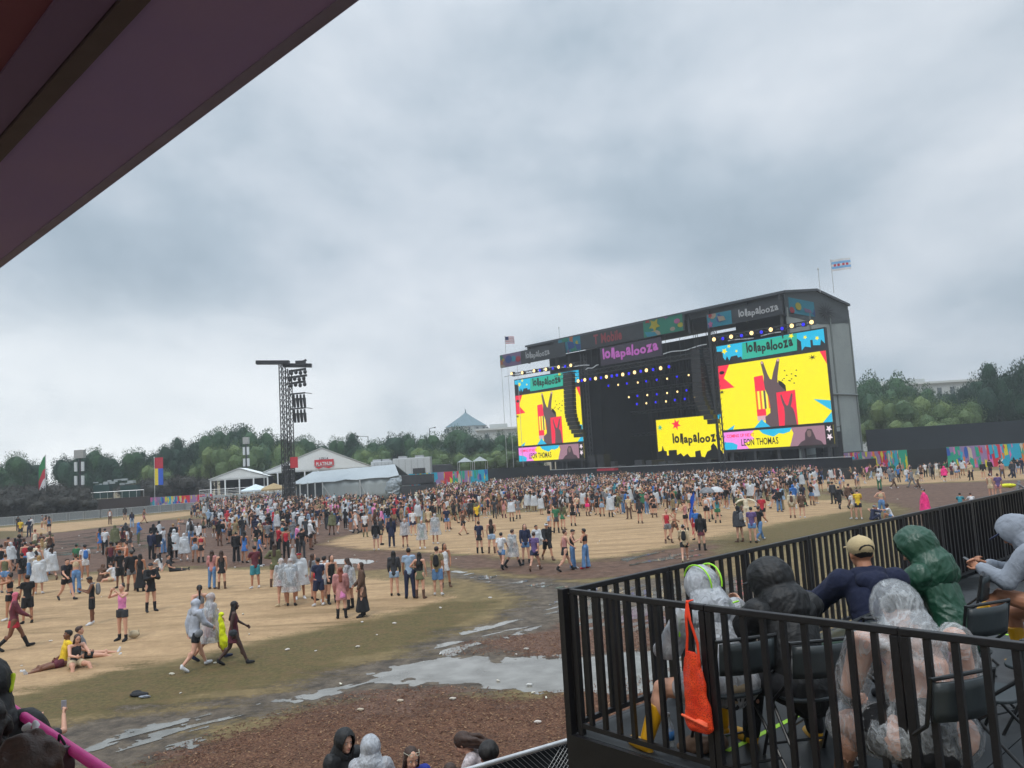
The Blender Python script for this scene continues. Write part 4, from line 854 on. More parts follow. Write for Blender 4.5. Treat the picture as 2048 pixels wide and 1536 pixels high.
def crown_mesh(seed, nl, n, leaf, mt, shape=(1, 1, 1), low=.3):
    rr = np.random.default_rng(seed); lobes = []
    for k in range(nl):
        a = rr.uniform(0, 6.28); r = rr.uniform(.1, .62)*(1 if k else 0); z = rr.uniform(low+.1, .82) if k else .72
        r *= math.sqrt(max(.15, 1-((z-.5)/.55)**2)); lobes.append((r*math.cos(a), r*math.sin(a), z, rr.uniform(.2, .36)))
    lobes = np.array(lobes); per = n; li = rr.integers(0, nl, per); L = lobes[li]; d = rr.normal(size=(per, 3)); d /= np.linalg.norm(d, axis=1)[:, None]
    rad_ = L[:, 3]*(.7+.32*rr.random(per)**.8)*(1+.18*np.sin(d[:, 0]*5+d[:, 2]*4+li)); P = L[:, :3]+d*rad_[:, None]*np.array([1, 1, .8]); 
    P = P*np.array([shape[0], shape[1], shape[2]]); sz = leaf*(.55+.9*rr.random(per)); a = rr.normal(size=(per, 3))*.6+d*.2; a /= np.linalg.norm(a, axis=1)[:, None]; b = np.cross(a, d+rr.normal(size=(per, 3))*.5); b /= np.linalg.norm(b, axis=1)[:, None]+1e-6
    v = np.stack([P-a*sz[:, None]-b*sz[:, None]*.3, P+b*sz[:, None]*.7-a*sz[:, None]*.2, P+a*sz[:, None], P-b*sz[:, None]*.75+a*sz[:, None]*.1], 1).reshape(-1, 3)
    # inner masses of foliage fill the crown
    g = G()
    for (x, y, z, r) in lobes: g.ell((x*shape[0], y*shape[1], z*shape[2]), (r*.68, r*.68, r*.55*shape[2]), None, 10, 7)
    iv = np.array(g.v); iv = iv+np.array([[noise.noise(V(q)*6)*.05, noise.noise(V(q)*6+V((5, 0, 0)))*.05, noise.noise(V(q)*6+V((0, 9, 0)))*.05] for q in iv])
    me = bpy.data.meshes.new('crown'); m4 = np.arange(per*4).reshape(-1, 4); off = len(v); fl = [tuple(q) for q in m4.tolist()]+[tuple(i+off for i in f) for f in g.f]
    me.from_pydata(np.vstack([v, iv]).tolist(), [], fl); me.materials.append(mt); me.update(); return me
def trunk_mesh(seed):
    rr = random.Random(seed); g = G(); g.tube((0, 0, 0), (.01, .01, .45), .035, 9, .02); 
    for k in range(6): a = rr.uniform(0, 6.28); z = rr.uniform(.25, .45); g.tube((0, 0, z), (.35*math.cos(a), .35*math.sin(a), z+rr.uniform(.15, .35)), .014, 6, .005)
    return g.mesh('trunk', bark, True)
CR = {}
for k, (nm, nl, n, lf) in enumerate((('dark', 15, 15000, .0125), ('dark', 13, 14000, .013), ('mid', 15, 15000, .0125), ('mid', 12, 14000, .013), ('olive', 15, 15000, .0115), ('shrub', 13, 9000, .016))): CR.setdefault(nm, []).append(crown_mesh(40+k, nl, n, lf, leaves[nm]))
TR = [trunk_mesh(1), trunk_mesh(2)]
tcount = {}
def tree(px, ytop, dep, wpx, kind, desc, lowz=0.0, name='leafy_tree'):
    p = atY(px, ytop, dep); H_ = p.z; W = wpx/FPX*dep; i = tcount.get(kind, 0); tcount[kind] = i+1
    o = thing(name, (p.x, dep, lowz), random.uniform(0, 6.28), desc, 'shrub' if kind == 'shrub' else 'tree', 'shrub masses on the left' if kind == 'shrub' else 'trees behind the field'); s = max(H_-lowz, 1)/1.02
    cw = W/1.55
    c = link('crown', CR[kind][i % len(CR[kind])], o); c.scale = (cw, cw, s if kind != 'shrub' else s*1.05); t_ = link('trunk', TR[i % 2], o); t_.scale = (min(cw, s), min(cw, s), s)
    if kind == 'shrub': c.location.z = -s*.12
    return o
T = [(-60, 905, 150, 120, 'mid'), (30, 908, 155, 105, 'mid'), (60, 918, 160, 80, 'dark'), (140, 903, 160, 90, 'dark'), (185, 896, 165, 90, 'mid'), (225, 905, 160, 80, 'dark'), (265, 900, 165, 90, 'mid'), (300, 898, 170, 70, 'dark'),
     (335, 886, 170, 100, 'dark'), (385, 868, 175, 110, 'dark'), (430, 856, 175, 110, 'mid'), (465, 846, 180, 120, 'dark'), (515, 858, 175, 110, 'mid'), (555, 864, 180, 90, 'dark'), (600, 872, 185, 100, 'mid'), (645, 880, 185, 90, 'dark'), (700, 862, 190, 90, 'dark'), (672, 876, 180, 60, 'mid'),
     (745, 880, 185, 90, 'mid'), (790, 862, 190, 110, 'dark'), (830, 872, 188, 80, 'mid'), (905, 855, 190, 130, 'mid'), (870, 885, 170, 90, 'dark'), (960, 868, 185, 110, 'dark'), (1010, 866, 180, 90, 'mid'), (1045, 880, 178, 80, 'dark'),
     (1735, 762, 168, 130, 'mid'), (1762, 748, 175, 140, 'mid'), (1812, 764, 178, 130, 'mid'), (1860, 782, 180, 100, 'dark'), (1915, 768, 160, 90, 'dark'), (1960, 742, 150, 110, 'dark'), (2010, 716, 145, 130, 'dark'), (2075, 708, 140, 140, 'dark'), (2130, 720, 140, 140, 'mid')]
desc_k = {'dark': 'dark green', 'mid': 'mid green'}
def where(x):
    return ('behind the far left shrubs' if x < 120 else 'beyond the dark shrubs' if x < 310 else 'above the small white tent' if x < 480 else 'behind the tall black tower' if x < 640 else 'above the large white tent' if x < 800 else
            'left of the stage, below the blue roof' if x < 980 else 'close against the left end of the stage' if x < 1100 else 'right of the grey stage wall' if x < 1880 else 'at the right edge above the dark wall')
tl = {}
for x, y, d_, w, k in T:
    s_ = f'{desc_k[k]} leafy tree {where(x)}'; tl.setdefault(s_, []).append((x, y, d_, w, k))
ORD = ['leftmost', 'second from the left', 'third from the left', 'fourth from the left', 'fifth from the left', 'sixth from the left', 'seventh from the left', 'eighth from the left', 'ninth from the left', 'tenth from the left']
for s_, L in tl.items():
    L.sort()
    for i, (x, y, d_, w, k) in enumerate(L): tree(x, y, d_, w, k, s_ if len(L) == 1 else f'{s_}, ' + (ORD[i] if len(L) > 2 else ('the left one', 'the right one')[i]))
for i, (x, y, d_, w) in enumerate([(570, 888, 158, 90), (420, 893, 160, 90), (300, 930, 150, 80), (480, 888, 160, 110), (845, 895, 165, 110), (640, 905, 160, 90), (740, 898, 165, 90), (1000, 900, 160, 100), (930, 905, 160, 90)]):
    tree(x, y, d_, w, 'olive', f'low olive green tree in front of the taller trees, ' + ORD[sorted([570, 420, 300, 480, 845, 640, 740, 1000, 930]).index(x)])
for i, (x, y, d_, w) in enumerate([(1758, 800, 150, 110), (1830, 792, 148, 130), (1900, 800, 146, 120), (1950, 850, 140, 80), (1790, 840, 143, 100), (1870, 842, 141, 110)]):
    tree(x, y, d_, w, 'olive', 'yellowish green tree above the dark wall right of the stage, ' + ORD[sorted([1758, 1830, 1900, 1950, 1790, 1870]).index(x)])
sh = [(-60, 962, 118, 130), (30, 962, 120, 130), (95, 960, 119, 120), (150, 966, 118, 90), (265, 960, 136, 70), (310, 948, 138, 100), (360, 944, 139, 100), (400, 950, 140, 80), (10, 985, 113, 110), (110, 986, 112, 110), (170, 992, 113, 60)]
xs_ = sorted(q[0] for q in sh)
for x, y, d_, w in sh:
    tree(x, y, d_, w, 'shrub', 'brownish dark shrub mass at the left edge of the field, ' + (ORD+['eleventh from the left'])[xs_.index(x)], name='dark_shrub')
# ---------------------------------------------------------------- viewing platform with railings
ZF = EYE-1.007-1.07
PC = V((.335, 6.10, 0)); BA = .7266; D1 = V((math.cos(BA), math.sin(BA), 0)); D2 = V((math.sin(BA), -math.cos(BA), 0))
def DP(a, b, z=0.0): return PC+D1*a+D2*b+V((0, 0, z))
plat = thing('viewing_platform', DP(0, 0, 0), 0, 'raised black viewing platform with folding chairs at lower right', 'platform')
dk = bpy.data.materials.new('wet_deck'); dk.use_nodes = True; t = dk.node_tree; b = t.nodes['Principled BSDF']
tc = nd(t, 'ShaderNodeTexCoord'); n = nd(t, 'ShaderNodeTexNoise', i_Scale=1.3, i_Detail=6.0); t.links.new(tc.outputs['Object'], n.inputs[0]); r = ramp(t, [(.35, sc('1b1e20')), (.65, sc('2e3235'))]); t.links.new(n.outputs[0], r.inputs[0]); t.links.new(r.outputs[0], b.inputs['Base Color'])
r2 = ramp(t, [(.4, .28), (.62, .62)]); t.links.new(n.outputs[0], r2.inputs[0]); t.links.new(r2.outputs[0], b.inputs['Roughness'])
n3 = nd(t, 'ShaderNodeTexNoise', i_Scale=220.0, i_Detail=2.0); t.links.new(tc.outputs['Object'], n3.inputs[0]); bp = nd(t, 'ShaderNodeBump', i_Strength=.2, i_Distance=.004); t.links.new(n3.outputs[0], bp.inputs['Height']); t.links.new(bp.outputs[0], b.inputs['Normal'])
def loc_(g, o): g.v = [tuple(V(q)-o.location) for q in g.v]; return g
def dbox(g, a0, a1, b0, b1, z0, z1): g.hexa([DP(a0, b0, z0), DP(a0, b1, z0), DP(a1, b1, z0), DP(a1, b0, z0), DP(a0, b0, z1), DP(a0, b1, z1), DP(a1, b1, z1), DP(a1, b0, z1)])
for i in range(6):
    for j in range(3):
        g = G(); dbox(g, -.02+i*2.44+.004, -.02+(i+1)*2.44-.004, -.02+j*2.44+.004, -.02+(j+1)*2.44-.004, ZF-.03, ZF); loc_(g, plat).build('deck_panel', dk, plat)
g = G(); dbox(g, -.05, 14.6, -.06, -.025, ZF-.42, ZF-.002); dbox(g, -.06, -.022, -.02, 7.3, ZF-.42, ZF-.002); loc_(g, plat).build('fascia', blacksteel, plat)
g = G()
for a in (0, 2.4, 4.9, 7.3, 9.8, 12.2):
    for b_ in (.05, 2.4, 4.9): g.tube(DP(a+.05, b_, 0), DP(a+.05, b_, ZF-.03), .04)
loc_(g, plat).build('support_leg', darkgrey, plat)
g = G(); dbox(g, -.04, 14, -.05, -.045, .05, ZF-.42); loc_(g, plat).build('skirt', mat('platform_skirt', '15171a', .9), plat)
# railing panels
RH = 1.07; PW = 1.22
def rail_proto():
    o = thing('railing_panel', (0, 0, 0)); w, h = PW, RH
    g = G(); g.box((w/2, 0, h-.02), (w-.006, .045, .04)); bevel(g.build('top_rail', blacksteel, o), .005)
    g = G(); g.box((w/2, 0, .07), (w-.09, .035, .035)); g.build('bottom_rail', blacksteel, o)
    for x in (.026, w-.026): g = G(); g.box((x, 0, (h-.042)/2-.08), (.044, .044, h-.042+.16)); bevel(g.build('post', blacksteel, o), .004)
    for k in range(8): g = G(); g.box(((k+1)*w/9, 0, (h+.046)/2), (.034, .03, h-.04-.09)); g.build('bar', blacksteel, o)
    return o
rp = rail_proto(); first = True; rl = []
for k in range(11): rl.append((DP(k*PW+.01, .0, ZF), BA, ('railing panel of the far rail at the platform corner' if k == 0 else f'black railing panel of the far rail, {["","second","third","fourth","fifth","sixth","seventh","eighth","ninth","tenth","eleventh"][k]} from the corner')))
for k in range(5): rl.append((DP(.0, k*PW+.03, ZF), BA-math.pi/2, ('railing panel of the near rail at the platform corner' if k == 0 else f'black railing panel of the near rail, {["","second","third","fourth","fifth"][k]} from the corner')))
for p, rz, lab in rl:
    o = rp if first else copy_tree(rp); first = False; o.location = p; o.rotation_euler.z = rz; tag(o, ('black ' if not lab.startswith('black') else '')+lab, 'railing', 'railing panels round the platform')
g = G(); g.box((0, 0, .32), (.055, .055, 1.5)); q = g.build('corner_post', blacksteel); q.location = DP(-.03, -.03, ZF); q.rotation_euler.z = BA; tag(q, 'black square corner post where the two railings meet', 'post')
g = G(); g.v = []; dbox(g, 7.1, 14.4, -.12, -.10, ZF-.3, ZF+1.02); q = g.build('privacy_screen', mat('dark_mesh_screen', '191f22', .9, .2, 2)); tag(q, 'black mesh screen behind the bars at the far right of the platform', 'screen')
# neon tape on the deck
tape = mat('neon_tape', 'a8e02a', .5, .1, 3)
def tapeline(pts, lab, w=.022):
    g = G()
    for a, b_ in zip(pts[:-1], pts[1:]):
        a, b_ = V(a), V(b_); a.z = b_.z = ZF+.003; e = (b_-a).normalized().cross(V((0, 0, 1)))*w; g.add([a-e, b_-e, b_+e, a+e], [(0, 1, 2, 3)]); 
    o = g.build('tape_line', tape); tag(o, lab, 'tape', 'neon tape lines on the deck')
tapeline([at(1454, 1503, ZF), at(1655, 1402, ZF)], 'neon green tape line on the deck below the black hooded person')
tapeline([at(1975, 1240, ZF), at(1932, 1262, ZF), at(2060, 1274, ZF)], 'neon green tape corner on the deck near the brown shoe')
tapeline([at(1932, 1322, ZF), at(1956, 1323, ZF)], 'short neon green tape mark on the deck beside a chair')
# folding chairs
chm = mat('chair_plastic', '30373a', .45, .15, 6, bump=.05); chf = mat('chair_frame', (.012, .013, .014), .35, .2, 5)
def folding_chair():
    o = thing('folding_chair', (0, 0, 0)); g = G()
    # seat pan: rounded
    pts = []
    for k in range(24):
        a = 2*math.pi*k/24; r = 1.0; x = .205*abs(math.cos(a))**.7*(1 if math.cos(a) > 0 else -1); y = .2*abs(math.sin(a))**.7*(1 if math.sin(a) > 0 else -1); pts.append((x, y+.02, .44))
    g.prism(pts, (0, 0, .022)); bevel(g.build('seat', chm, o), .008)
    g = G(); g.sheet(lambda u, v: (-.2+.4*u, -.25-.05*(1-(2*u-1)**2)-.03*v, .62+.2*v), 12, 4); q = g.build('backrest', chm, o, True); s_ = q.modifiers.new('t', 'SOLIDIFY'); s_.thickness = .02
    for sx in (-1, 1):
        g = G(); x = .215*sx; g.path([(x, .24, .0), (x, .02, .42), (x, -.22, .6), (x, -.275, .85)], .011, 8); g.build('front_leg', chf, o)
        g = G(); x = .195*sx; g.path([(x, -.3, .0), (x, .0, .3), (x, .12, .43)], .011, 8); g.build('rear_leg', chf, o)
    g = G(); g.tube((-.215, .2, .08), (.215, .2, .08), .009); g.tube((-.195, -.25, .06), (.195, -.25, .06), .009); g.tube((-.215, -.275, .84), (.215, -.275, .84), .012); g.build('cross_bar', chf, o)
    return o
FD = math.atan2(.747, -.664)-math.pi/2   # chairs face the far rail
chp = folding_chair(); cf_ = True
CH = [(DP(.94, .82), 'under the seated person in the white hooded poncho'), (DP(1.32, 1.22) if False else None, ''),]
chairs = []
def chair(p, rz, lab):
    global cf_
    o = chp if cf_ else copy_tree(chp); cf_ = False; o.location = (p.x, p.y, ZF); o.rotation_euler.z = rz; tag(o, lab, 'chair', 'black folding chairs on the platform'); return o
for px, py, lab, da in [(1690, 1300, 'empty black folding chair right of the black hooded person, the farther one', 0), (1655, 1340, 'empty black folding chair right of the black hooded person, the nearer one', .05), (1985, 1385, 'empty black folding chair beside the seated person in the clear poncho', -.05),
                        (1905, 1232, 'empty black folding chair right of the person in the green poncho', .25), (2085, 1330, 'empty black folding chair cut by the right edge of the picture', .1)]:
    chair(at(px, py, ZF+.45), FD+da, lab)
# ---------------------------------------------------------------- steel chain fence on the ground beside the platform
fa, fb = at(860, 1561, 1.7), at(1148, 1477, 1.7); fd = (fb-fa).normalized(); fb = fa+fd*9
g = G(); 
fo = thing('chain_link_fence', V((fa.x, fa.y, 0)), math.atan2(fd.y, fd.x), 'chain link fence with bright steel top rail and dark backing', 'fence')
g.tube((0, 0, 1.7), (9, 0, 1.7), .024, 12); g.build('top_rail', galv, fo)
for x in (0, 3, 6, 9): g = G(); g.tube((x, 0, 0), (x, 0, 1.72), .022, 10); g.build('post', galv, fo)
g = G()
for k in range(-26, 150):
    for s_ in (1, -1):
        x0 = k*.06; x1 = x0+1.6*s_; z0, z1 = .08, 1.68
        a, b_ = (x0, z0), (x1, z1)
        if x1 < 0 or x1 > 9 or x0 < 0 or x0 > 9: continue
        g.tube((x0, .004*s_, z0), (x1, .004*s_, z1), .0022, 3)
g.build('wire_mesh', galv, fo)
g = G(); g.box((4.5, .05, .85), (9, .01, 1.6)); g.build('dark_backing', mat('fence_backing', '1b2026', .9, .3, 3), fo)
# ---------------------------------------------------------------- canopy overhead and pink rail of the neighbouring terrace
HC = EYE+1.6
e0, e1 = at(0, 530, HC), at(700, 0, HC); ed = (e1-e0).normalized(); en = V((-ed.y, ed.x, 0)); 
if en.dot(-V((e0.x, e0.y, 0))) < 0 and False: en = -en
inn = V((ed.y, -ed.x, 0)) if V((ed.y, -ed.x, 0)).y < 0 else V((-ed.y, ed.x, 0))
canopy = thing('canopy', (e0.x, e0.y, HC), 0, 'dark purple canopy edge overhead at upper left', 'canopy'); 
def CP(l, w, z): return V((0, 0, 0))+ed*l+inn*w+V((0, 0, z))
def ctrip(g, w0, z0, w1, z1, l0=-4.5, l1=9, th=.015): g.hexa([CP(l0, w0, z0), CP(l1, w0, z0), CP(l1, w1, z1), CP(l0, w1, z1), CP(l0, w0, z0+th), CP(l1, w0, z0+th), CP(l1, w1, z1+th), CP(l0, w1, z1+th)])
def lining(name, c1, c2):
    M = bpy.data.materials.new(name); M.use_nodes = True; t = M.node_tree; b = t.nodes['Principled BSDF']; b.inputs['Roughness'].default_value = .75
    tc = nd(t, 'ShaderNodeTexCoord'); n = nd(t, 'ShaderNodeTexNoise', i_Scale=.8, i_Detail=5.0); t.links.new(tc.outputs['Object'], n.inputs[0]); r = ramp(t, [(.3, sc(c1)), (.7, sc(c2))]); t.links.new(n.outputs[0], r.inputs[0]); t.links.new(r.outputs[0], b.inputs['Base Color'])
    n2 = nd(t, 'ShaderNodeTexNoise', i_Scale=60.0, i_Detail=4.0); t.links.new(tc.outputs['Object'], n2.inputs[0]); bp = nd(t, 'ShaderNodeBump', i_Strength=.12, i_Distance=.01); t.links.new(n2.outputs[0], bp.inputs['Height']); t.links.new(bp.outputs[0], b.inputs['Normal']); return M
g = G(); ctrip(g, 0, 0, .5, .0); g.build('outer_lining', lining('lining_mauve', '9a86d0', 'a890cc'), canopy)
g = G(); ctrip(g, .5, -.012, .57, -.012, th=.08); g.build('seam_batten', mat('batten_dark', '564a58', .7), canopy)
g = G(); ctrip(g, .575, .0, .72, .0); g.build('inner_strip', lining('lining_plum', '745e92', '7c6698'), canopy)
g = G(); ctrip(g, .72, .012, 7.0, .012); g.build('inner_lining', lining('lining_red', '74405c', '804662'), canopy)
g = G(); ctrip(g, -.02, -.004, .035, -.004, th=.05); g.build('edge_trim', mat('edge_trim', '8880a8', .6), canopy)
g = G(); ctrip(g, .02, .14, 7.0, .16, th=.06); g.build('roof_skin', mat('canopy_top', '5a5660', .8), canopy)
g = G(); 
for l in (-3, 8.5): g.tube(CP(l, 6.5, -HC), CP(l, 6.5, .0), .05)
g.build('pole', darkgrey, canopy)
ra, rb = at(28, 1420, EYE-1.05), at(200, 1536, EYE-1.05); rd = (rb-ra).normalized(); A_ = ra-rd*2.6; B_ = rb+rd*1.6
o = thing('pink_rail', A_, 0, 'bright pink round rail crossing the lower left corner', 'railing')
g = G(); L = (B_-A_).length; n = 24
for k in range(n): g.tube(rd*(L*k/n), rd*(L*(k+1)/n), .021, 16)
g = G(); g.tube((0, 0, 0), rd*L, .021, 20); g.build('padded_rail', mat('pink_foam', 'e23a96', .5, .08, 12, bump=.15, bscale=90), o)
g = G(); 
for k in range(5): p = rd*(L*k/4); g.tube(p, p-V((0, 0, 1.05)), .02)
g.tube(V((0, 0, -.55)), rd*L-V((0, 0, .55)), .012); g.build('post', galv, o)
# ---------------------------------------------------------------- people
def Rx(a): return Matrix.Rotation(a, 3, 'X')
def Rz(a): return Matrix.Rotation(a, 3, 'Z')
D2R = math.pi/180
def skel(lean=0, L=(2, 4, 2), R=(-2, 4, 2), aL=(6, 9, 14, 0), aR=(6, 9, 14, 0), hy=0, hp=0, pz=None, side=0, w=1.0, shrug=0, twist=0):
    """legs: (forward, outward, knee) degrees; arms: (forward, outward, elbow, inward)"""
    J = {}; up = V((math.sin(side*D2R), math.sin(lean*D2R), math.cos(lean*D2R))).normalized(); pel = V((0, 0, 0)); Ru = Rz(twist*D2R)
    for nm, S, (f, o, k) in (('L', -1, L), ('R', 1, R)):
        hip = pel+V((.088*S*w, 0, -.03)); d = V((S*math.sin(o*D2R), math.sin(f*D2R)*math.cos(o*D2R), -math.cos(f*D2R)*math.cos(o*D2R)))
        kn = hip+d*.43; f2 = f-k; d2 = V((S*math.sin(o*.5*D2R), math.sin(f2*D2R), -math.cos(f2*D2R))).normalized(); an = kn+d2*.41
        fp = max(f2, -50)*.6 if pz is None else max(min(f2, 90), -30)*.9
        ft = V((S*.18, math.cos(fp*D2R), math.sin(fp*D2R)-.12)).normalized()
        J['hip'+nm], J['kn'+nm], J['an'+nm], J['ft'+nm] = hip, kn, an, ft
    for nm, S, (f, o, e, i) in (('L', -1, aL), ('R', 1, aR)):
        sh = pel+up*.475+Ru@V((.172*S*w, 0, shrug)); f += lean*.5
        d = Ru@V((S*math.sin(o*D2R), math.sin(f*D2R)*math.cos(o*D2R), -math.cos(f*D2R)*math.cos(o*D2R))); el = sh+d*.285
        f2 = f+e; d2 = Ru@V((-S*math.sin(i*D2R), math.sin(f2*D2R)*math.cos(i*D2R), -math.cos(f2*D2R)*math.cos(i*D2R))); wr = el+d2*.245
        J['sh'+nm], J['el'+nm], J['wr'+nm], J['hd'+nm] = sh, el, wr, d2
    J['up'] = up; J['pel'] = pel; J['waist'] = pel+up*.13; J['chest'] = pel+up*.34; J['nb'] = pel+up*.5
    J['Rh'] = Rz(hy*D2R)@Rx((hp-lean*.5)*D2R); J['head'] = J['nb']+up*.06+J['Rh']@V((0, .025, .105))
    if pz is None:
        z = .085-min(J['anL'].z, J['anR'].z)
    else: z = pz
    for k, q in J.items():
        if k not in ('up', 'Rh', 'ftL', 'ftR', 'hdL', 'hdR'): J[k] = q+V((0, 0, z))
    J['w'] = w; return J
def hand(g, J, s, curl=35, hi=False, grip=0):
    w, d = J['wr'+s], J['hd'+s]; S = -1 if s == 'L' else 1
    # palm side axis: thumb points forward/inward
    th = V((-S*.25, 1, .2)); th = (th-d*th.dot(d)); th = th.normalized() if th.length > .2 else V((-S, 0, 0)); pn = d.cross(th).normalized()*(-S)   # palm normal, towards the body
    g.cap(w-d*.02, .026, w+d*.03, .028, .75, 8, th); g.cap(w+d*.03, .036, w+d*.085, .036, .45, 10, th)
    for k, (o, l) in enumerate(((.031, .072), (.0105, .08), (-.0105, .075), (-.031, .06))):
        c = curl*D2R*(1+.12*k); b = w+d*.09+th*o; dd = (d*math.cos(c)+pn*math.sin(c)+th*o*1.2).normalized(); m_ = b+dd*l*.5; c2 = c*2.1; d3 = (d*math.cos(c2)+pn*math.sin(c2)).normalized(); r = .0095 if hi else .0125
        g.cap(b-dd*.012, r, m_, r*.95, 1, 7); g.cap(m_, r*.95, m_+d3*l*.5, r*.8, 1, 7)
    b = w+d*.03+th*.028; dd = (d*.55+th*.75+pn*.35).normalized(); r = .0115 if hi else .014; g.cap(b, r*1.2, b+dd*.038, r, 1, 7); g.cap(b+dd*.038, r, b+dd*.038+(d*.8+pn*.5+th*.1).normalized()*.03, r*.85, 1, 7)
def headshape(g, J, hi=False):
    R, c = J['Rh'], J['head']; P = lambda x, y, z: c+R@V((x, y, z))
    g.ell(P(0, -.008, .025), (.076, .096, .093), R, 16, 12); g.ell(P(0, .022, -.035), (.06, .068, .078), R, 14, 10)
    g.ell(P(0, .062, -.088), (.028, .024, .022), R); g.cap(P(0, .083, .012), .008, P(0, .104, -.026), .0135, 1, 8); g.ell(P(-.033, .066, -.03), (.022, .016, .024), R); g.ell(P(.033, .066, -.03), (.022, .016, .024), R)
    g.ell(P(0, .074, .034), (.052, .014, .012), R)
    for s in (-1, 1): g.ell(P(s*.077, -.005, -.005), (.01, .02, .03), R)
    g.cap(J['nb']-J['up']*.04, .06, P(0, -.018, -.05), .05, 1, 12)
def bodyg(J, hi=False, fem=.0, curl=35, hands=True):
    g = G(); u = J['up']; w = J['w']
    g.cap(J['pel']-u*.03, .125*w, J['waist'], .115*w, .72); g.cap(J['waist'], .112*w, J['chest'], .13*w, .7); g.cap(J['chest'], .13*w, J['chest']+u*.09, .105*w, .65)
    g.cap(J['shL']*.8+J['shR']*.2, .062, J['shR']*.8+J['shL']*.2, .062, .9)
    headshape(g, J, hi)
    for s in 'LR':
        g.cap(J['hip'+s], .092*w, J['kn'+s], .058*w, 1); g.cap(J['kn'+s], .055*w, J['an'+s], .036, 1)
        dn = (J['an'+s]-J['kn'+s]).normalized(); bk = V((0, -1, 0))-dn*dn.y*-1; g.ell(J['kn'+s].lerp(J['an'+s], .28)+V((0, -.014, 0)), (.048*w, .054*w, .1), None)
        g.cap(J['an'+s]-V((0, 0, .03)), .036, J['an'+s]-V((0, 0, .045))+J['ft'+s]*.15, .03, 1)
        g.cap(J['sh'+s], .054*w, J['el'+s], .04*w, 1); g.cap(J['el'+s], .04*w, J['wr'+s], .027, 1)
        if hands: hand(g, J, s, curl, hi)
    return g
def addfeat(me, J, mats):
    """eyes, brows and lips joined into the head of the body mesh"""
    R, c = J['Rh'], J['head']; P = lambda x, y, z: c+R@V((x, y, z)); g = G()
    for s in (-1, 1):
        g.mi = 1; g.ell(P(s*.031, .0745, .012), (.0125, .0095, .008), R, 10, 7); g.mi = 2; g.ell(P(s*.031, .0805, .012), (.0056, .005, .0056), R, 8, 6)
        g.mi = 2; g.cap(P(s*.014, .086, .031), .003, P(s*.048, .076, .031), .0028, 1, 6)
    g.mi = 3; g.ell(P(0, .0865, -.056), (.02, .0075, .006), R, 10, 6)
    m2 = g.mesh('f', mats[1:], True) if False else None
    bm = bmesh.new(); bm.from_mesh(me)
    vs = [bm.verts.new(q) for q in g.v]
    for f, mi in zip(g.f, g.m):
        try: q = bm.faces.new([vs[i] for i in f]); q.material_index = mi; q.smooth = True
        except ValueError: pass
    bm.to_mesh(me); bm.free(); me.update()
def torso(g, J, r=.018, low=-.06, top=.09, arms=True):
    u, w = J['up'], J['w']; g.cap(J['pel']+u*low*.6, .125*w+r, J['waist'], .115*w+r, .74); g.cap(J['waist'], .114*w+r, J['chest'], .132*w+r, .72); g.cap(J['chest'], .132*w+r, J['chest']+u*top, .104*w+r, .68)
    if arms: g.cap(J['shL']*.85+J['shR']*.15, .062+r*.7, J['shR']*.85+J['shL']*.15, .062+r*.7, .9)
def hoodmesh(J, k=1.0, vox=.01, am=0):
    R, c = J['Rh'], J['head']; P = lambda x, y, z: c+R@V((x, y, z)); g = G()
    dr = 1.0 if k <= 1.001 else 1.25
    g.ell(P(0, -.014, .02), (.102*k, .12*k, .122*k), R, 20, 14); g.cap(P(0, -.04, .05), .085*k, P(0, -.085, .045), .066*k); g.cap(P(0, -.025, -.03), .1*k, J['nb']+V((0, -.025, .02)), .105*k*dr, .9); g.cap(J['nb']+V((-.03*dr, -.035, .02)), .1*k, J['nb']+V((-.07*dr, -.05, -.03)), .085*k, .8); g.cap(J['nb']+V((.03*dr, -.035, .02)), .1*k, J['nb']+V((.07*dr, -.05, -.03)), .085*k, .8)
    me = remesh(g, vox, 3, 'hood')
    if am: fold(me, -am, 9, 3, .6)
    bm = bmesh.new(); bm.from_mesh(me); Ri = R.transposed(); kill = []
    for v in bm.verts:
        q = Ri@(v.co-c)
        if q.y > .03 and (q.x/(.066*k))**2+((q.z+.012)/(.104*k))**2 < 1: kill.append(v)
    bmesh.ops.delete(bm, geom=kill, context='VERTS'); bm.to_mesh(me); bm.free(); return me
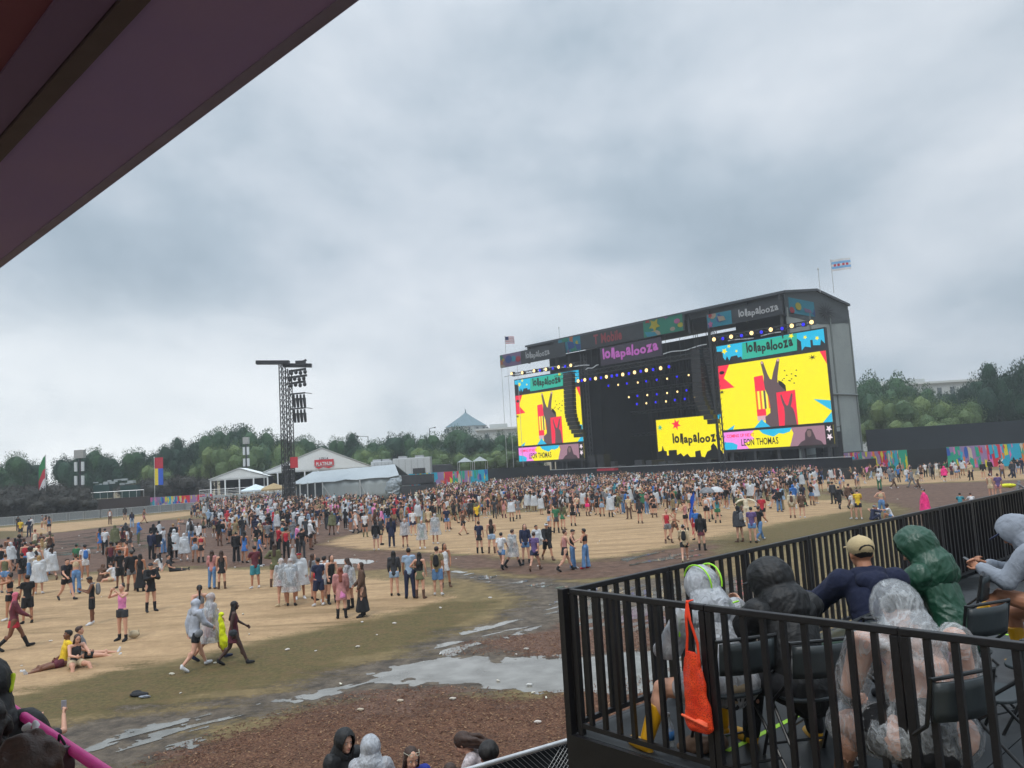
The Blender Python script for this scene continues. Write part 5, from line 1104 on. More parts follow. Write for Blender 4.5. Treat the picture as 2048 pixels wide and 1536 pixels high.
def garment(kind, J, vox=.02):
    g = G(); u, w = J['up'], J['w']; fo = None
    if kind in ('tee', 'long_tee'):
        torso(g, J, .02)
        for s in 'LR': q = J['sh'+s].lerp(J['el'+s], .62); g.cap(J['sh'+s], .066*w, J['sh'+s]+(J['el'+s]-J['sh'+s])*.2, .066*w); g.fru(J['sh'+s], .068*w, q, .066*w)
        g.fru(J['pel']+u*.05, .145*w, J['pel']-u*(.09 if kind == 'tee' else .16), .155*w, .74)
    elif kind == 'tank':
        torso(g, J, .012, -.03, .07, False)
        for s in 'LR': q = J['sh'+s].lerp(J['chest']+u*.12, .45); g.cap(q+V((0, .05, -.03)), .022, q+V((0, -.05, -.03)), .022)
    elif kind == 'crop': g.cap(J['chest']-u*.04, .128*w+.012, J['chest']+u*.05, .118*w+.012, .72)
    elif kind in ('hoodie', 'shirt', 'raincoat'):
        r = {'hoodie': .032, 'shirt': .02, 'raincoat': .04}[kind]; torso(g, J, r, -.09); ln = .1 if kind != 'raincoat' else .32
        if J.get('sit') is None: g.fru(J['pel']+u*.04, .125*w+r, J['pel']-u*ln, .13*w+r+ln*.12, .76)
        for s in 'LR': g.cap(J['sh'+s], .054*w+r, J['el'+s], .045*w+r*.9); g.cap(J['el'+s], .046*w+r*.9, J['wr'+s]-J['hd'+s]*.01, .032+r*.6)
        fo = (.012, 7)
    elif kind in ('poncho', 'short_poncho'):
        ln = .42 if kind == 'poncho' else .2; torso(g, J, .05, -.05); a = J['nb']; 
        g.loft(a-u*.02, J['pel']-u*ln, [(0, .1), (.08, .22), (.3, .27), ((a-J['pel']).length+ln-.02, .33+ln*.1)], .78, 20)
        for s in 'LR': g.cap(J['sh'+s], .1, J['el'+s], .105); g.cap(J['el'+s], .095, J['wr'+s], .075)
        fo = (.035, 5)
    elif kind == 'dress': torso(g, J, .016, -.06, .06, False); g.fru(J['waist'], .13*w, J['pel']-u*.3, .19*w, .85); fo = (.012, 7)
    elif kind == 'shorts' or kind == 'long_shorts':
        t_ = .5 if kind == 'shorts' else .85; g.cap(J['pel']-u*.04, .138*w, J['pel']+u*.06, .13*w, .75)
        for s in 'LR': g.fru(J['hip'+s]+u*.02, .108*w, J['hip'+s].lerp(J['kn'+s], t_), .1*w)
    elif kind == 'skirt': g.loft(J['pel']+u*.1, J['pel']-u*.24, [(0, .128*w), (.12, .152*w), (.34, .19*w)], .82, 18); fo = (.012, 8)
    elif kind == 'long_skirt': g.loft(J['pel']+u*.1, J['pel']-u*.78, [(0, .128*w), (.12, .152*w), (.5, .2*w), (.88, .28*w)], .85, 18); fo = (.02, 6)
    elif kind in ('jeans', 'wide_jeans'):
        g.cap(J['pel']-u*.04, .136*w, J['pel']+u*.06, .128*w, .75); b = .062 if kind == 'jeans' else .1
        for s in 'LR': g.cap(J['hip'+s], .104*w, J['kn'+s], .075*w); g.cap(J['kn'+s], .075*w, J['kn'+s].lerp(J['an'+s], .6), b*.95); g.fru(J['kn'+s], .072*w, J['an'+s]-(J['kn'+s]-J['an'+s]).normalized()*.02, b)
    elif kind in ('boots', 'low_boots'):
        for s in 'LR': t_ = .35 if kind == 'boots' else .72; g.fru(J['kn'+s].lerp(J['an'+s], t_), .062 if kind == 'boots' else .052, J['an'+s]+V((0, 0, 0)), .05); g.cap(J['an'+s]-V((0, 0, .03)), .052, J['an'+s]-V((0, 0, .04))+J['ft'+s]*.17, .043)
    elif kind == 'sneakers':
        for s in 'LR': g.cap(J['an'+s]-V((0, 0, .025)), .048, J['an'+s]-V((0, 0, .042))+J['ft'+s]*.165, .038); g.cap(J['an'+s]+V((0, 0, .02)), .042, J['an'+s]-V((0, 0, .02)), .046)
    elif kind == 'backpack':
        c = J['chest']-V((0, .2*w, 0))-u*.02; g.cap(c+u*.1, .1, c-u*.13, .115, .75); g.cap(c-u*.1-V((0, .05, 0)), .075, c-V((0, .05, 0)), .07, .6)
        for s in 'LR': q = J['sh'+s].lerp(J['nb'], .35); g.cap(q+V((0, -.1, .03)), .022, q+V((0, .03, .045)), .022); g.cap(q+V((0, .03, .045)), .022, q+V((0, .1, -.16)), .02)
    elif kind == 'bag':
        c = J['hipR']+V((.13, -.02, .02)); g.ell(c, (.05, .12, .1)); g.cap(c, .012, J['shL'].lerp(J['nb'], .3)+V((0, 0, .06)), .012)
    R, c = J['Rh'], J['head']; P = lambda x, y, z: c+R@V((x, y, z))
    if kind == 'short_hair': g.ell(P(0, -.022, .038), (.084, .098, .092), R, 14, 10); g.ell(P(0, .03, .095), (.065, .06, .03), R)
    elif kind == 'bun': g.ell(P(0, -.022, .036), (.083, .098, .09), R, 14, 10); g.ell(P(0, -.07, .12), (.042, .042, .038), R)
    elif kind in ('long_hair', 'ponytail'):
        g.ell(P(0, -.024, .036), (.086, .1, .093), R, 14, 10)
        if kind == 'long_hair':
            b = J['chest']-V((0, .1, 0)); g.cap(P(0, -.05, -.02), .078, P(0, -.07, -.12), .075, .6); g.cap(P(0, -.07, -.1), .078, b+u*.0, .07, .5)
            for s in (-1, 1): g.cap(P(s*.072, .0, .0), .028, P(s*.08, -.02, -.16), .03, 1)
        else: g.cap(P(0, -.1, .06), .035, P(0, -.15, -.05), .035); g.cap(P(0, -.15, -.05), .035, P(0, -.12, -.3), .022)
    elif kind == 'afro': g.ell(P(0, -.03, .05), (.125, .125, .12), R, 14, 10); fo = (.02, 22)
    elif kind == 'cap': g.ell(P(0, -.012, .048), (.088, .104, .078), R, 16, 10); g.loft(P(0, .05, .055), P(0, .05, .068), [(0, .085), (.012, .085)], 1.15, 14); 
    elif kind == 'bucket_hat': g.fru(P(0, -.01, .06), .1, P(0, -.01, .14), .08, 1.1); g.fru(P(0, -.01, .03), .145, P(0, -.01, .07), .105, 1.1)
    elif kind == 'hood':
        return hoodmesh(J, 1.0, vox)
    if not g.v: return None
    me = remesh(g, vox, 2, kind)
    if fo: fold(me, fo[0], fo[1], len(kind), .4)
    return me
POSES = dict(
 stand=dict(), stand_b=dict(L=(4, 7, 6), R=(-3, 3, 1), aL=(4, 12, 22, 5), aR=(10, 8, 40, 15), hy=18), cross=dict(aL=(28, 12, 88, 58), aR=(28, 12, 88, 58), hp=-6), phone=dict(aL=(22, 8, 92, 30), aR=(26, 8, 88, 28), hp=-24),
 photo=dict(aL=(78, 14, 78, 38), aR=(78, 14, 78, 38), hp=6, L=(3, 6, 2), R=(-3, 6, 2)), walk=dict(L=(26, 2, 4), R=(-14, 2, 34), aL=(-20, 8, 22, 0), aR=(24, 8, 30, 5), lean=3), walk_b=dict(L=(-16, 2, 28), R=(24, 2, 3), aL=(20, 8, 35, 5), aR=(-16, 8, 22, 0), lean=2),
 hips=dict(aL=(-8, 42, 70, 55), aR=(6, 9, 16, 0), L=(3, 8, 3), R=(-2, 4, 2)), point=dict(aL=(5, 8, 20, 0), aR=(82, 30, 8, -20), hy=-10), armup=dict(aL=(6, 8, 20, 0), aR=(150, 18, 18, 0), hp=8), wide=dict(aL=(20, 75, 10, -50), aR=(20, 75, 10, -50)),
 side=dict(L=(10, 10, 12), R=(-2, 3, 1), aL=(8, 10, 70, 35), aR=(4, 10, 18, 0), hy=-25, side=3), sitg=dict(pz=.13, L=(92, 14, 58), R=(96, 16, 74), aL=(42, 12, 40, 15), aR=(36, 12, 45, 15), lean=12, hp=-14),
 sitl=dict(pz=.12, L=(86, 8, 6), R=(84, 12, 12), aL=(-30, 18, 8, 0), aR=(10, 10, 60, 20), lean=-14), hug=dict(pz=.12, L=(118, 8, 106), R=(116, 10, 104), aL=(62, 10, 30, 30), aR=(62, 10, 30, 30), lean=18, hp=-10), carry=dict(aL=(30, 14, 60, 10), aR=(18, 10, 40, 0), hy=10))
MESH = {}
def gm(kind, pose):
    k = (kind, pose)
    if k not in MESH:
        J = skel(**POSES[pose]); 
        if POSES[pose].get('pz') is not None: J['sit'] = 1
        if kind == 'body': me = remesh(bodyg(J), .0155, 2, 'body'); [me.materials.append(m_) for m_ in (SKM['light'], eyew, hairM['black'], lipm)]; addfeat(me, J, None)
        else: me = garment(kind, J, .0165 if 'hair' in kind or kind in ('cap', 'hood', 'bun', 'sneakers', 'boots', 'low_boots') else .02); me.materials.append(black)
        MESH[k] = me
    return MESH[k]
SKM = {k: mat('skin_'+k, c, .55, .06, 9) for k, c in (('light', 'c8977f'), ('tan', 'a87458'), ('brown', '6e4632'), ('deep', '46302a'))}
eyew = mat('eye_white', 'c8c4c0', .3); lipm = mat('lip', '98504c', .5)
hairM = {k: mat('hair_'+k, c, .6, .35, 30, bump=.3, bscale=60) for k, c in (('black', '14100f'), ('brown', '38241a'), ('blond', '9a7a4c'), ('red', '7c3c28'), ('pink', 'b8566a'), ('grey', '77726e'))}
CLO = dict(black='15161a', white='c9c9cb', grey='74767a', charcoal='33353a', navy='1d2540', blue='356aae', denim='5a7ea8', teal='357f8c', red='b02836', maroon='5a2430', pink='d882b4', hotpink='e4307c', yellow='d8b42c', olive='5e6044', khaki='8c7c5c', beige='c0ac8c', cream='cfc6b0', green='2f6a4a', brown='5a4234', purple='5c4a78', orange='b0603c', sky='8da2b8', rose='b07a78', lime='c8dc30', lightgrey='a4a8b2')
clothM = {k: mat('cloth_'+k, c, .85, .3, 6, bump=.35, bscale=11) for k, c in CLO.items()}
def plastic(name, c, al, ro=.25, hi=None, sc_=7.0):
    # thin film: noise creases, raised and more opaque to paint in white highlight streaks
    M = mat(name, c, ro, .1, 5); t = M.node_tree; b = t.nodes['Principled BSDF']; tc = nd(t, 'ShaderNodeTexCoord'); q = nd(t, 'ShaderNodeMapping'); q.inputs['Scale'].default_value = (1, 1, .55); t.links.new(tc.outputs['Object'], q.inputs[0])
    n = nd(t, 'ShaderNodeTexNoise', i_Scale=sc_, i_Detail=6.0, i_Roughness=.55, i_Distortion=1.1); t.links.new(q.outputs[0], n.inputs[0]); a = mth(t, 'ABSOLUTE', mth(t, 'SUBTRACT', n.outputs[0], .5)); cr = mth(t, 'SUBTRACT', 1.0, mth(t, 'MULTIPLY', a, 9.0, clamp=True))
    hi = min(1, al+.35) if hi is None else hi; al_ = mth(t, 'MULTIPLY_ADD', mth(t, 'POWER', cr, 2.0), hi-al, al); t.links.new(al_, b.inputs['Alpha'])
    bp = nd(t, 'ShaderNodeBump', i_Strength=.7, i_Distance=.012); t.links.new(cr, bp.inputs['Height']); t.links.new(bp.outputs[0], b.inputs['Normal']); return M
clothM['clear'] = plastic('clear_plastic', 'c6cacd', .4, .2, .7); clothM['frosted'] = plastic('frosted_plastic', 'c4c8cc', .8, .3, .95)
shown = {'clear': 'clear plastic', 'frosted': 'translucent white', 'denim': 'blue denim', 'sky': 'light blue', 'rose': 'dusty pink', 'lightgrey': 'light grey'}
def setm(o, m_): 
    o.material_slots[0].link = 'OBJECT'; o.material_slots[0].material = m_
NP = []
def facing(p, f): # f degrees: 0 = away from the camera, 90 = to the right in the photo
    d = V((p.x, p.y, 0)).normalized(); base = math.atan2(d.y, d.x)-math.pi/2; return base-f*D2R
KN = {'tee': 't-shirt', 'long_tee': 'long t-shirt', 'tank': 'tank top', 'crop': 'crop top', 'hoodie': 'hooded jacket', 'shirt': 'long sleeved shirt', 'raincoat': 'raincoat', 'poncho': 'rain poncho', 'short_poncho': 'short rain cape', 'dress': 'dress', 'shorts': 'shorts', 'long_shorts': 'long shorts', 'skirt': 'skirt', 'long_skirt': 'long skirt', 'jeans': 'trousers', 'wide_jeans': 'wide trousers'}
HN = {'short_hair': 'short {} hair', 'long_hair': 'long {} hair', 'bun': '{} hair in a bun', 'ponytail': '{} ponytail', 'afro': 'curly {} hair', 'cap': '{} cap', 'bucket_hat': '{} bucket hat', 'hood': '{} hood'}
def region(p):
    x, y = proj((p.x, p.y, 0))
    if y > 1280: return 'on the grass edge at lower left'
    if y > 1185: return 'on the tan dirt at left' if x < 400 else 'on the tan dirt near the puddles'
    if y > 1140: return 'at the left edge of the tan dirt' if x < 330 else 'in the middle of the tan dirt' if x < 760 else 'beside the muddy strip'
    if y > 1085: return 'on the mud at far left' if x < 230 else 'on the mud left of the tower' if x < 520 else 'on the mud below the grey tent' if x < 900 else 'on the mud before the platform' if x < 1240 else 'behind the far rail'
    if y > 1035: return 'by the left barriers' if x < 330 else 'in the crowd below the tower' if x < 700 else 'in front of the grey tent' if x < 930 else 'on the dirt before the stage' if x < 1350 else 'on the dirt right of the stage centre' if x < 1650 else 'beyond the rail at right'
    return 'in the crowd by the white tents' if x < 820 else 'in the crowd left of the stage' if x < 1100 else 'in the crowd before the stage' if x < 1500 else 'before the right video screen' if x < 1680 else 'by the mural wall at right'
def person(x, y, f, pose, hair, hc, top, tc, bot='', bc='', shoe='sneakers', shc='white', skin='light', extra='', h=None, lab=None, p=None):
    p = at(x, y) if p is None else p; o = thing('person', p, facing(p, f)); s = (h or random.uniform(1.62, 1.8))/1.72; o.scale = (s, s, s)
    def add(kind, nm, m_):
        me = gm(kind, pose)
        if me is None: return
        q = link(nm, me, o); setm(q, m_)
    add('body', 'body', SKM[skin])
    hm = clothM.get(hc) if hair in ('cap', 'bucket_hat', 'hood') else hairM.get(hc)
    if hair in ('cap', 'bucket_hat'): add('short_hair', 'hair', hairM['black'])
    add(hair, {'cap': 'cap', 'bucket_hat': 'hat', 'hood': 'hood'}.get(hair, 'hair'), hm or hairM['brown'])
    if top: add(top, KN[top].replace(' ', '_').replace('-', '_'), clothM[tc])
    if 'poncho' in top: add('tee', 't_shirt', clothM[random.choice(['charcoal', 'grey', 'maroon', 'sky', 'olive'])])
    if bot: add(bot, KN[bot].replace(' ', '_'), clothM[bc])
    if shoe: add(shoe, {'sneakers': 'sneakers'}.get(shoe, 'boots'), clothM[shc])
    if extra:
        k, c_ = extra.split(':'); add(k, k, clothM[c_])
    cn = lambda c_: shown.get(c_, c_)
    if lab is None:
        lab = f'person in a {cn(tc)} {KN[top]}' if top else 'person'
        if bot: lab += f' and {cn(bc)} {KN[bot]}'
    tag(o, None, 'person', 'people on the festival field'); NP.append([o, lab, HN[hair].format(cn(hc)), region(p), x if x is not None else 0, extra]); return o
FIELD = """
28 1299 90 walk long_hair pink hoodie maroon skirt red boots black brown
55 1247 -20 stand short_hair black tee black long_shorts black sneakers black tan
20 1240 -60 photo bun black crop black shorts black sneakers white tan
184 1249 -90 phone short_hair black tank black long_shorts black sneakers white brown backpack:grey
245 1281 -140 photo bun black tank pink shorts charcoal low_boots black light
302 1223 160 cross cap charcoal hoodie black skirt black boots black light
401 1286 0 walk ponytail black crop grey skirt sky sneakers white light
391 1338 60 walk hood lightgrey hoodie lightgrey shorts black sneakers white light bag:grey
422 1320 70 walk_b hood clear poncho clear dress rose sneakers navy tan
469 1330 90 walk_b long_hair black dress maroon - - sneakers black deep bag:charcoal
444 1178 0 stand long_hair brown tank black skirt black boots brown light
425 1178 30 stand_b long_hair brown shirt rose jeans denim low_boots brown light
511 1177 -20 cross short_hair black tee maroon long_shorts teal sneakers white tan
520 1133 90 side short_hair black tee blue jeans black sneakers white light
473 1125 10 stand cap beige hoodie black wide_jeans black sneakers white light
490 1126 30 stand_b long_hair black dress blue - - sneakers black tan
369 1122 -10 walk hood frosted poncho frosted shorts beige sneakers white light
349 1118 20 stand hood frosted poncho frosted jeans black sneakers white light
316 1117 -10 stand_b short_hair black hoodie black skirt navy boots black light bag:white
303 1119 30 stand short_hair black hoodie navy jeans black sneakers black light
340 1127 90 side hood black raincoat black jeans black sneakers black tan
391 1124 0 stand short_hair black crop black shorts sky low_boots brown tan
403 1125 20 stand_b bun brown crop red skirt black boots black light
170 1160 -10 stand cap black tee white shorts white sneakers white tan backpack:blue
153 1150 40 stand_b cap green tee green long_shorts black sneakers black tan
133 1200 150 walk short_hair brown tee black shorts black sneakers black light backpack:navy
152 1188 0 stand bun brown crop beige wide_jeans denim sneakers black light
264 1182 -20 stand_b short_hair black hoodie black shorts grey boots brown tan
281 1183 20 stand long_hair black tank black long_skirt black low_boots black tan
240 1176 -40 cross short_hair black tee black long_shorts black sneakers black brown
78 1188 10 stand long_hair blond poncho frosted shorts denim sneakers white light
103 1160 -20 walk long_hair brown poncho frosted shorts white low_boots brown light
10 1186 30 stand_b short_hair brown tank olive shorts denim sneakers grey light
200 1163 40 hug hood brown raincoat brown jeans brown sneakers brown tan
228 1162 -60 sitg short_hair brown tee white shorts beige sneakers white light
322 1141 -50 sitg long_hair black tee white shorts black sneakers white light
342 1143 90 sitl short_hair black tee charcoal jeans black sneakers black light
41 1075 10 stand cap beige tee yellow long_shorts charcoal sneakers black tan
58 1074 -30 cross short_hair black shirt navy jeans navy sneakers black light
62 1066 20 stand cap white hoodie white jeans charcoal sneakers white light
98 1067 0 stand long_hair brown tank denim shorts black sneakers white light
84 1058 60 stand_b short_hair black tee grey shorts beige sneakers white tan
92 1060 -20 stand long_hair brown crop black shorts khaki sneakers white light
36 1062 20 stand short_hair black tee black jeans black sneakers black tan
152 1038 -90 sitg short_hair black tee black jeans charcoal sneakers white light
220 1049 20 stand short_hair black tank white jeans brown sneakers black tan
250 1040 0 stand long_hair black hoodie charcoal skirt black boots black light
264 1055 -10 stand long_hair brown shirt navy wide_jeans sky sneakers white light
288 1047 70 walk short_hair brown tank brown shorts rose sneakers black tan
200 1105 -20 stand long_hair black dress blue - - sneakers white tan
210 1110 20 stand short_hair black tee white jeans black sneakers black light
230 1100 0 stand_b hood olive poncho olive jeans charcoal sneakers black light
243 1094 40 stand short_hair grey tee grey jeans beige sneakers white light
259 1105 -30 walk long_hair brown tee white skirt charcoal boots black light backpack:brown
246 1106 30 cross long_hair black tank maroon shorts black sneakers white tan
253 1152 -80 point bun brown tank orange shorts black boots black light
237 1145 60 phone short_hair brown crop orange shorts navy low_boots brown tan
222 1150 10 stand_b short_hair black tank maroon jeans black low_boots black brown
16 1130 20 cross short_hair black tank brown shorts black sneakers black tan
30 1128 -40 stand_b long_hair black tee maroon jeans charcoal sneakers black light
38 1122 60 side afro black tee black jeans black sneakers black deep
50 1148 10 stand cap white tank red shorts denim sneakers white light
62 1142 -20 stand_b short_hair black tee maroon shorts black low_boots black tan
72 1150 30 phone cap green tee cream shorts beige sneakers white light
84 1138 -10 stand long_hair blond shirt beige wide_jeans cream sneakers white light
96 1150 50 stand_b long_hair brown short_poncho frosted jeans denim boots brown light
44 1176 -30 stand short_hair black tee black shorts charcoal sneakers black tan backpack:black
60 1165 120 cross afro black hoodie white jeans denim sneakers white brown
70 1108 10 stand short_hair red tank cream shorts olive sneakers white light
100 1112 -20 walk short_hair brown shirt olive shorts black sneakers black tan
583 1212 10 stand hood clear poncho clear shorts black sneakers black tan
565 1212 -30 stand hood clear short_poncho clear shorts rose sneakers beige light
601 1198 170 armup cap red poncho frosted shorts black sneakers white tan
639 1212 -20 stand_b short_hair black tee navy long_shorts navy sneakers white tan
627 1201 60 side long_hair brown tee grey shorts rose sneakers black light bag:red
665 1207 150 stand long_hair brown tank black shorts black boots black light
684 1237 0 stand long_hair red raincoat rose skirt pink boots black light
701 1218 -70 phone long_hair brown short_poncho clear shorts black boots black light
726 1233 -90 stand_b long_hair brown raincoat brown long_skirt black boots black light
650 1206 30 walk short_hair black tee white shorts white sneakers white light
551 1174 10 hips long_hair brown shirt olive shorts olive boots brown light
573 1117 10 stand afro black tank red jeans black sneakers black tan
595 1108 80 phone short_hair black tee pink jeans black sneakers white tan
558 1110 60 phone short_hair brown tee red jeans black sneakers black light
545 1112 -60 cross short_hair black shirt charcoal jeans black sneakers black tan
605 1117 20 hips short_hair black tee black jeans charcoal sneakers black light
536 1098 -20 stand short_hair black tee grey shorts black sneakers black tan
790 1192 10 stand long_hair black shirt charcoal shorts sky sneakers black light
821 1197 0 stand short_hair black tee sky jeans navy low_boots black tan bag:black
842 1197 20 hips long_hair black tank black skirt olive boots brown light
877 1191 10 stand cap maroon tee khaki long_shorts denim sneakers white light backpack:black
892 1174 170 stand_b long_hair brown dress white - - low_boots brown tan bag:white
753 1101 10 stand hood black hoodie black shorts grey sneakers white light
762 1090 80 side short_hair grey raincoat charcoal shorts beige sneakers black light
784 1095 0 stand long_hair black raincoat navy jeans navy sneakers white light
811 1095 180 stand hood clear short_poncho clear dress maroon low_boots brown light
827 1071 0 stand cap red tee white shorts navy sneakers white light
845 1097 170 stand hood clear poncho clear dress green sneakers white light
872 1088 20 stand_b hood clear poncho clear shorts denim sneakers white tan
731 1074 10 stand bun black tee white shorts black boots olive tan
858 1064 0 cross short_hair blond shirt beige shorts brown sneakers brown light
895 1063 10 stand short_hair brown tee navy shorts denim sneakers white light
927 1070 60 walk short_hair red tee brown skirt black sneakers brown light bag:black
960 1107 10 stand short_hair brown tee navy skirt black boots black light
985 1107 0 stand_b long_hair brown tank black shorts sky boots brown light
633 1070 0 walk long_hair black dress white - - sneakers white tan
605 1075 10 stand hood frosted poncho frosted jeans black boots black light
676 1067 20 walk short_hair black shirt navy shorts white sneakers white light
1005 1138 20 walk short_hair black tee white shorts denim low_boots black light backpack:white
1027 1134 50 walk_b short_hair brown poncho clear shorts black boots black light
1071 1141 20 walk_b short_hair brown tee purple shorts navy low_boots brown light
1096 1120 160 walk cap white hoodie black long_shorts black low_boots brown tan
1053 1127 170 stand long_hair brown shirt navy shorts denim low_boots black light
1075 1118 150 walk_b short_hair black short_poncho frosted shorts denim sneakers brown tan
1132 1142 70 walk bun brown tank rose skirt black low_boots black light
1147 1138 100 phone short_hair black tank black wide_jeans denim sneakers white light
1173 1137 -60 hips short_hair black crop black wide_jeans denim sneakers red tan
1337 1086 170 hips bun brown tank red shorts grey low_boots brown light
1351 1080 60 walk_b short_hair brown crop beige shorts brown low_boots brown tan
1373 1062 -60 phone short_hair brown tank rose shorts black low_boots black light
1371 1124 0 walk_b cap white shirt beige shorts black sneakers beige light backpack:black
1405 1101 10 stand long_hair black hoodie black skirt maroon boots black light bag:black
1394 1080 -30 stand short_hair blond tee blue shorts red sneakers black light
1147 1052 10 stand long_hair brown tank black shorts black low_boots black light
1114 1066 0 stand_b short_hair black tee green skirt charcoal boots black tan
1127 1060 30 stand long_hair brown shirt olive skirt green low_boots brown light
1100 1064 50 photo long_hair brown crop black skirt sky boots black light
1281 1047 10 stand long_hair brown shirt charcoal skirt black low_boots brown light
1310 1035 0 hips long_hair brown crop brown shorts black boots brown light
1259 1038 -20 stand short_hair red tee beige jeans brown low_boots brown tan
1222 1034 20 stand hood sky poncho frosted shorts sky boots black light
1205 1033 -10 stand long_hair black crop teal shorts sky low_boots black tan
1176 1032 30 stand long_hair brown tank red shorts hotpink boots brown light
1156 1033 -20 cross short_hair brown crop beige skirt black boots black light
1024 1043 10 stand cap white short_poncho frosted shorts white boots black light
1037 1038 -20 stand short_hair brown tee grey shorts grey boots black light
990 1037 0 walk short_hair black tee charcoal jeans charcoal sneakers black tan
1009 1036 20 stand_b long_hair brown dress rose - - boots maroon light
955 1052 -10 armup short_hair brown tee yellow shorts black sneakers black tan
1415 1044 10 stand cap white crop white shorts black low_boots black light
1437 1046 0 stand_b long_hair brown tank teal shorts green low_boots black light
1481 1084 -40 stand hood black short_poncho charcoal skirt black low_boots brown light backpack:grey
1507 1086 10 stand cap green tee purple shorts denim sneakers black light
1521 1081 40 walk short_hair black tee black jeans denim sneakers white tan
1527 1046 0 stand cap white tee red shorts black sneakers white light
1495 1044 180 wide cap beige shirt cream jeans cream sneakers white light
1481 1042 30 stand_b short_hair brown hoodie olive shorts brown low_boots brown tan
1586 1036 0 stand cap beige shirt cream shorts khaki low_boots brown light backpack:brown
1606 1036 10 stand_b cap cream shirt brown shorts brown sneakers white light bag:green
1680 1018 20 walk short_hair black raincoat black jeans black low_boots black light
1668 1008 -30 stand short_hair black hoodie charcoal jeans black sneakers black tan
1700 1017 30 walk short_hair brown shirt brown jeans black low_boots black light
1719 1039 0 phone cap sky tee yellow shorts black sneakers white light
1709 1038 -30 stand_b short_hair black tee white shorts beige sneakers white light
1744 1040 60 hug bucket_hat grey hoodie navy jeans navy sneakers black light
1757 1038 -40 hug long_hair red tee white shorts white sneakers white light
1766 1034 0 hips short_hair black crop beige jeans denim sneakers brown light
1784 1036 -90 hug afro brown tee white shorts denim sneakers white tan
1853 1040 -90 stand cap grey poncho hotpink jeans black sneakers black light
1760 980 10 stand short_hair black tee white jeans green low_boots brown tan
1788 977 60 walk short_hair brown hoodie grey jeans brown sneakers white light
1826 975 -60 walk short_hair grey shirt grey jeans grey sneakers black light
1836 977 50 walk hood grey hoodie beige wide_jeans brown sneakers white light
1773 958 20 stand short_hair black shirt charcoal skirt black low_boots black light
1802 955 0 hips long_hair brown tank black shorts black low_boots black light
1852 955 -20 phone cap yellow tee white jeans black sneakers white light
1862 953 40 stand short_hair black tee grey jeans grey sneakers black light
1875 953 0 stand short_hair black tee white wide_jeans cream sneakers white light
1890 964 30 walk hood hotpink short_poncho hotpink long_shorts black sneakers white light
1909 951 0 stand long_hair brown short_poncho frosted shorts beige low_boots brown light
1926 951 20 photo long_hair black short_poncho frosted skirt white low_boots brown tan
1943 961 -20 stand short_hair black shirt beige jeans black sneakers black tan bag:purple
1968 958 0 stand bun blond hoodie black shorts beige sneakers white light
1982 953 40 stand_b short_hair black raincoat black jeans maroon sneakers white light
2006 957 0 hips bun black tank rose jeans brown sneakers black light
2028 956 -20 stand cap cream shirt charcoal jeans navy sneakers black light
2044 949 20 stand short_hair black hoodie navy jeans navy sneakers white tan
1921 1012 10 sitg short_hair black tee teal shorts grey sneakers black tan
1945 1012 -20 sitg short_hair brown tee white shorts black sneakers white light
1984 998 30 stand cap white tank beige shorts beige sneakers white light
1999 998 -10 side bun brown tee purple shorts rose sneakers white light
2036 985 60 sitg hood grey hoodie grey jeans charcoal sneakers grey light
"""
for ln in FIELD.strip().splitlines():
    q = ln.split(); x, y, f = float(q[0]), float(q[1]), float(q[2]); pose, hair, hc, top, tc, bot, bc, shoe, shc, skin = q[3:13]; ex = q[13] if len(q) > 13 else ''
    person(x, y, f, pose, hair, hc, top, tc, '' if bot == '-' else bot, bc, shoe, shc, skin, ex)
# the three sitting on the dirt at left
A = person(125, 1332, -100, 'sitl', 'short_hair', 'black', 'tee', 'yellow', 'shorts', 'maroon', 'sneakers', 'white', 'brown', '', 1.78)
Bp = person(150, 1335, 160, 'sitg', 'long_hair', 'brown', 'tank', 'charcoal', 'shorts', 'beige', 'sneakers', 'white', 'light', '', 1.7)
Cp = person(170, 1316, 90, 'sitl', 'short_hair', 'brown', 'tee', 'grey', 'shorts', 'black', 'sneakers', 'white', 'light', '', 1.72)
# procedural members of the middle crowd (individuals first, nearest; the far press is one mass)
RR = random.Random(5)
TOPS = ['tee', 'tee', 'tee', 'tank', 'crop', 'hoodie', 'shirt', 'tee', 'raincoat', 'dress', 'tank', 'tank', 'crop', 'tee', 'short_poncho']; BOTS = ['shorts', 'shorts', 'jeans', 'skirt', 'long_shorts', 'wide_jeans', 'shorts']
TC = ['black']*13+['white']*7+['grey']*3+['charcoal']*5+['navy']*3+['red', 'maroon', 'maroon', 'pink', 'rose', 'rose', 'beige', 'brown', 'brown', 'olive', 'khaki', 'khaki', 'charcoal', 'black', 'black', 'navy', 'blue', 'sky', 'green', 'cream', 'teal']
BC_ = ['black']*9+['denim']*4+['sky', 'charcoal', 'navy', 'beige', 'white', 'khaki', 'brown', 'grey', 'olive']; HC = ['black', 'black', 'brown', 'brown', 'brown', 'blond', 'red']
HK = ['short_hair', 'short_hair', 'long_hair', 'long_hair', 'cap', 'bun', 'hood', 'ponytail', 'bucket_hat', 'short_hair']; PK = ['stand', 'stand_b', 'cross', 'phone', 'walk', 'hips', 'side', 'walk_b', 'stand', 'stand_b']
def inpoly(p, poly):
    c = False; n = len(poly)
    for i in range(n):
        a, b = poly[i], poly[(i+1) % n]
        if (a.y > p.y) != (b.y > p.y) and p.x < (b.x-a.x)*(p.y-a.y)/(b.y-a.y)+a.x: c = not c
    return c
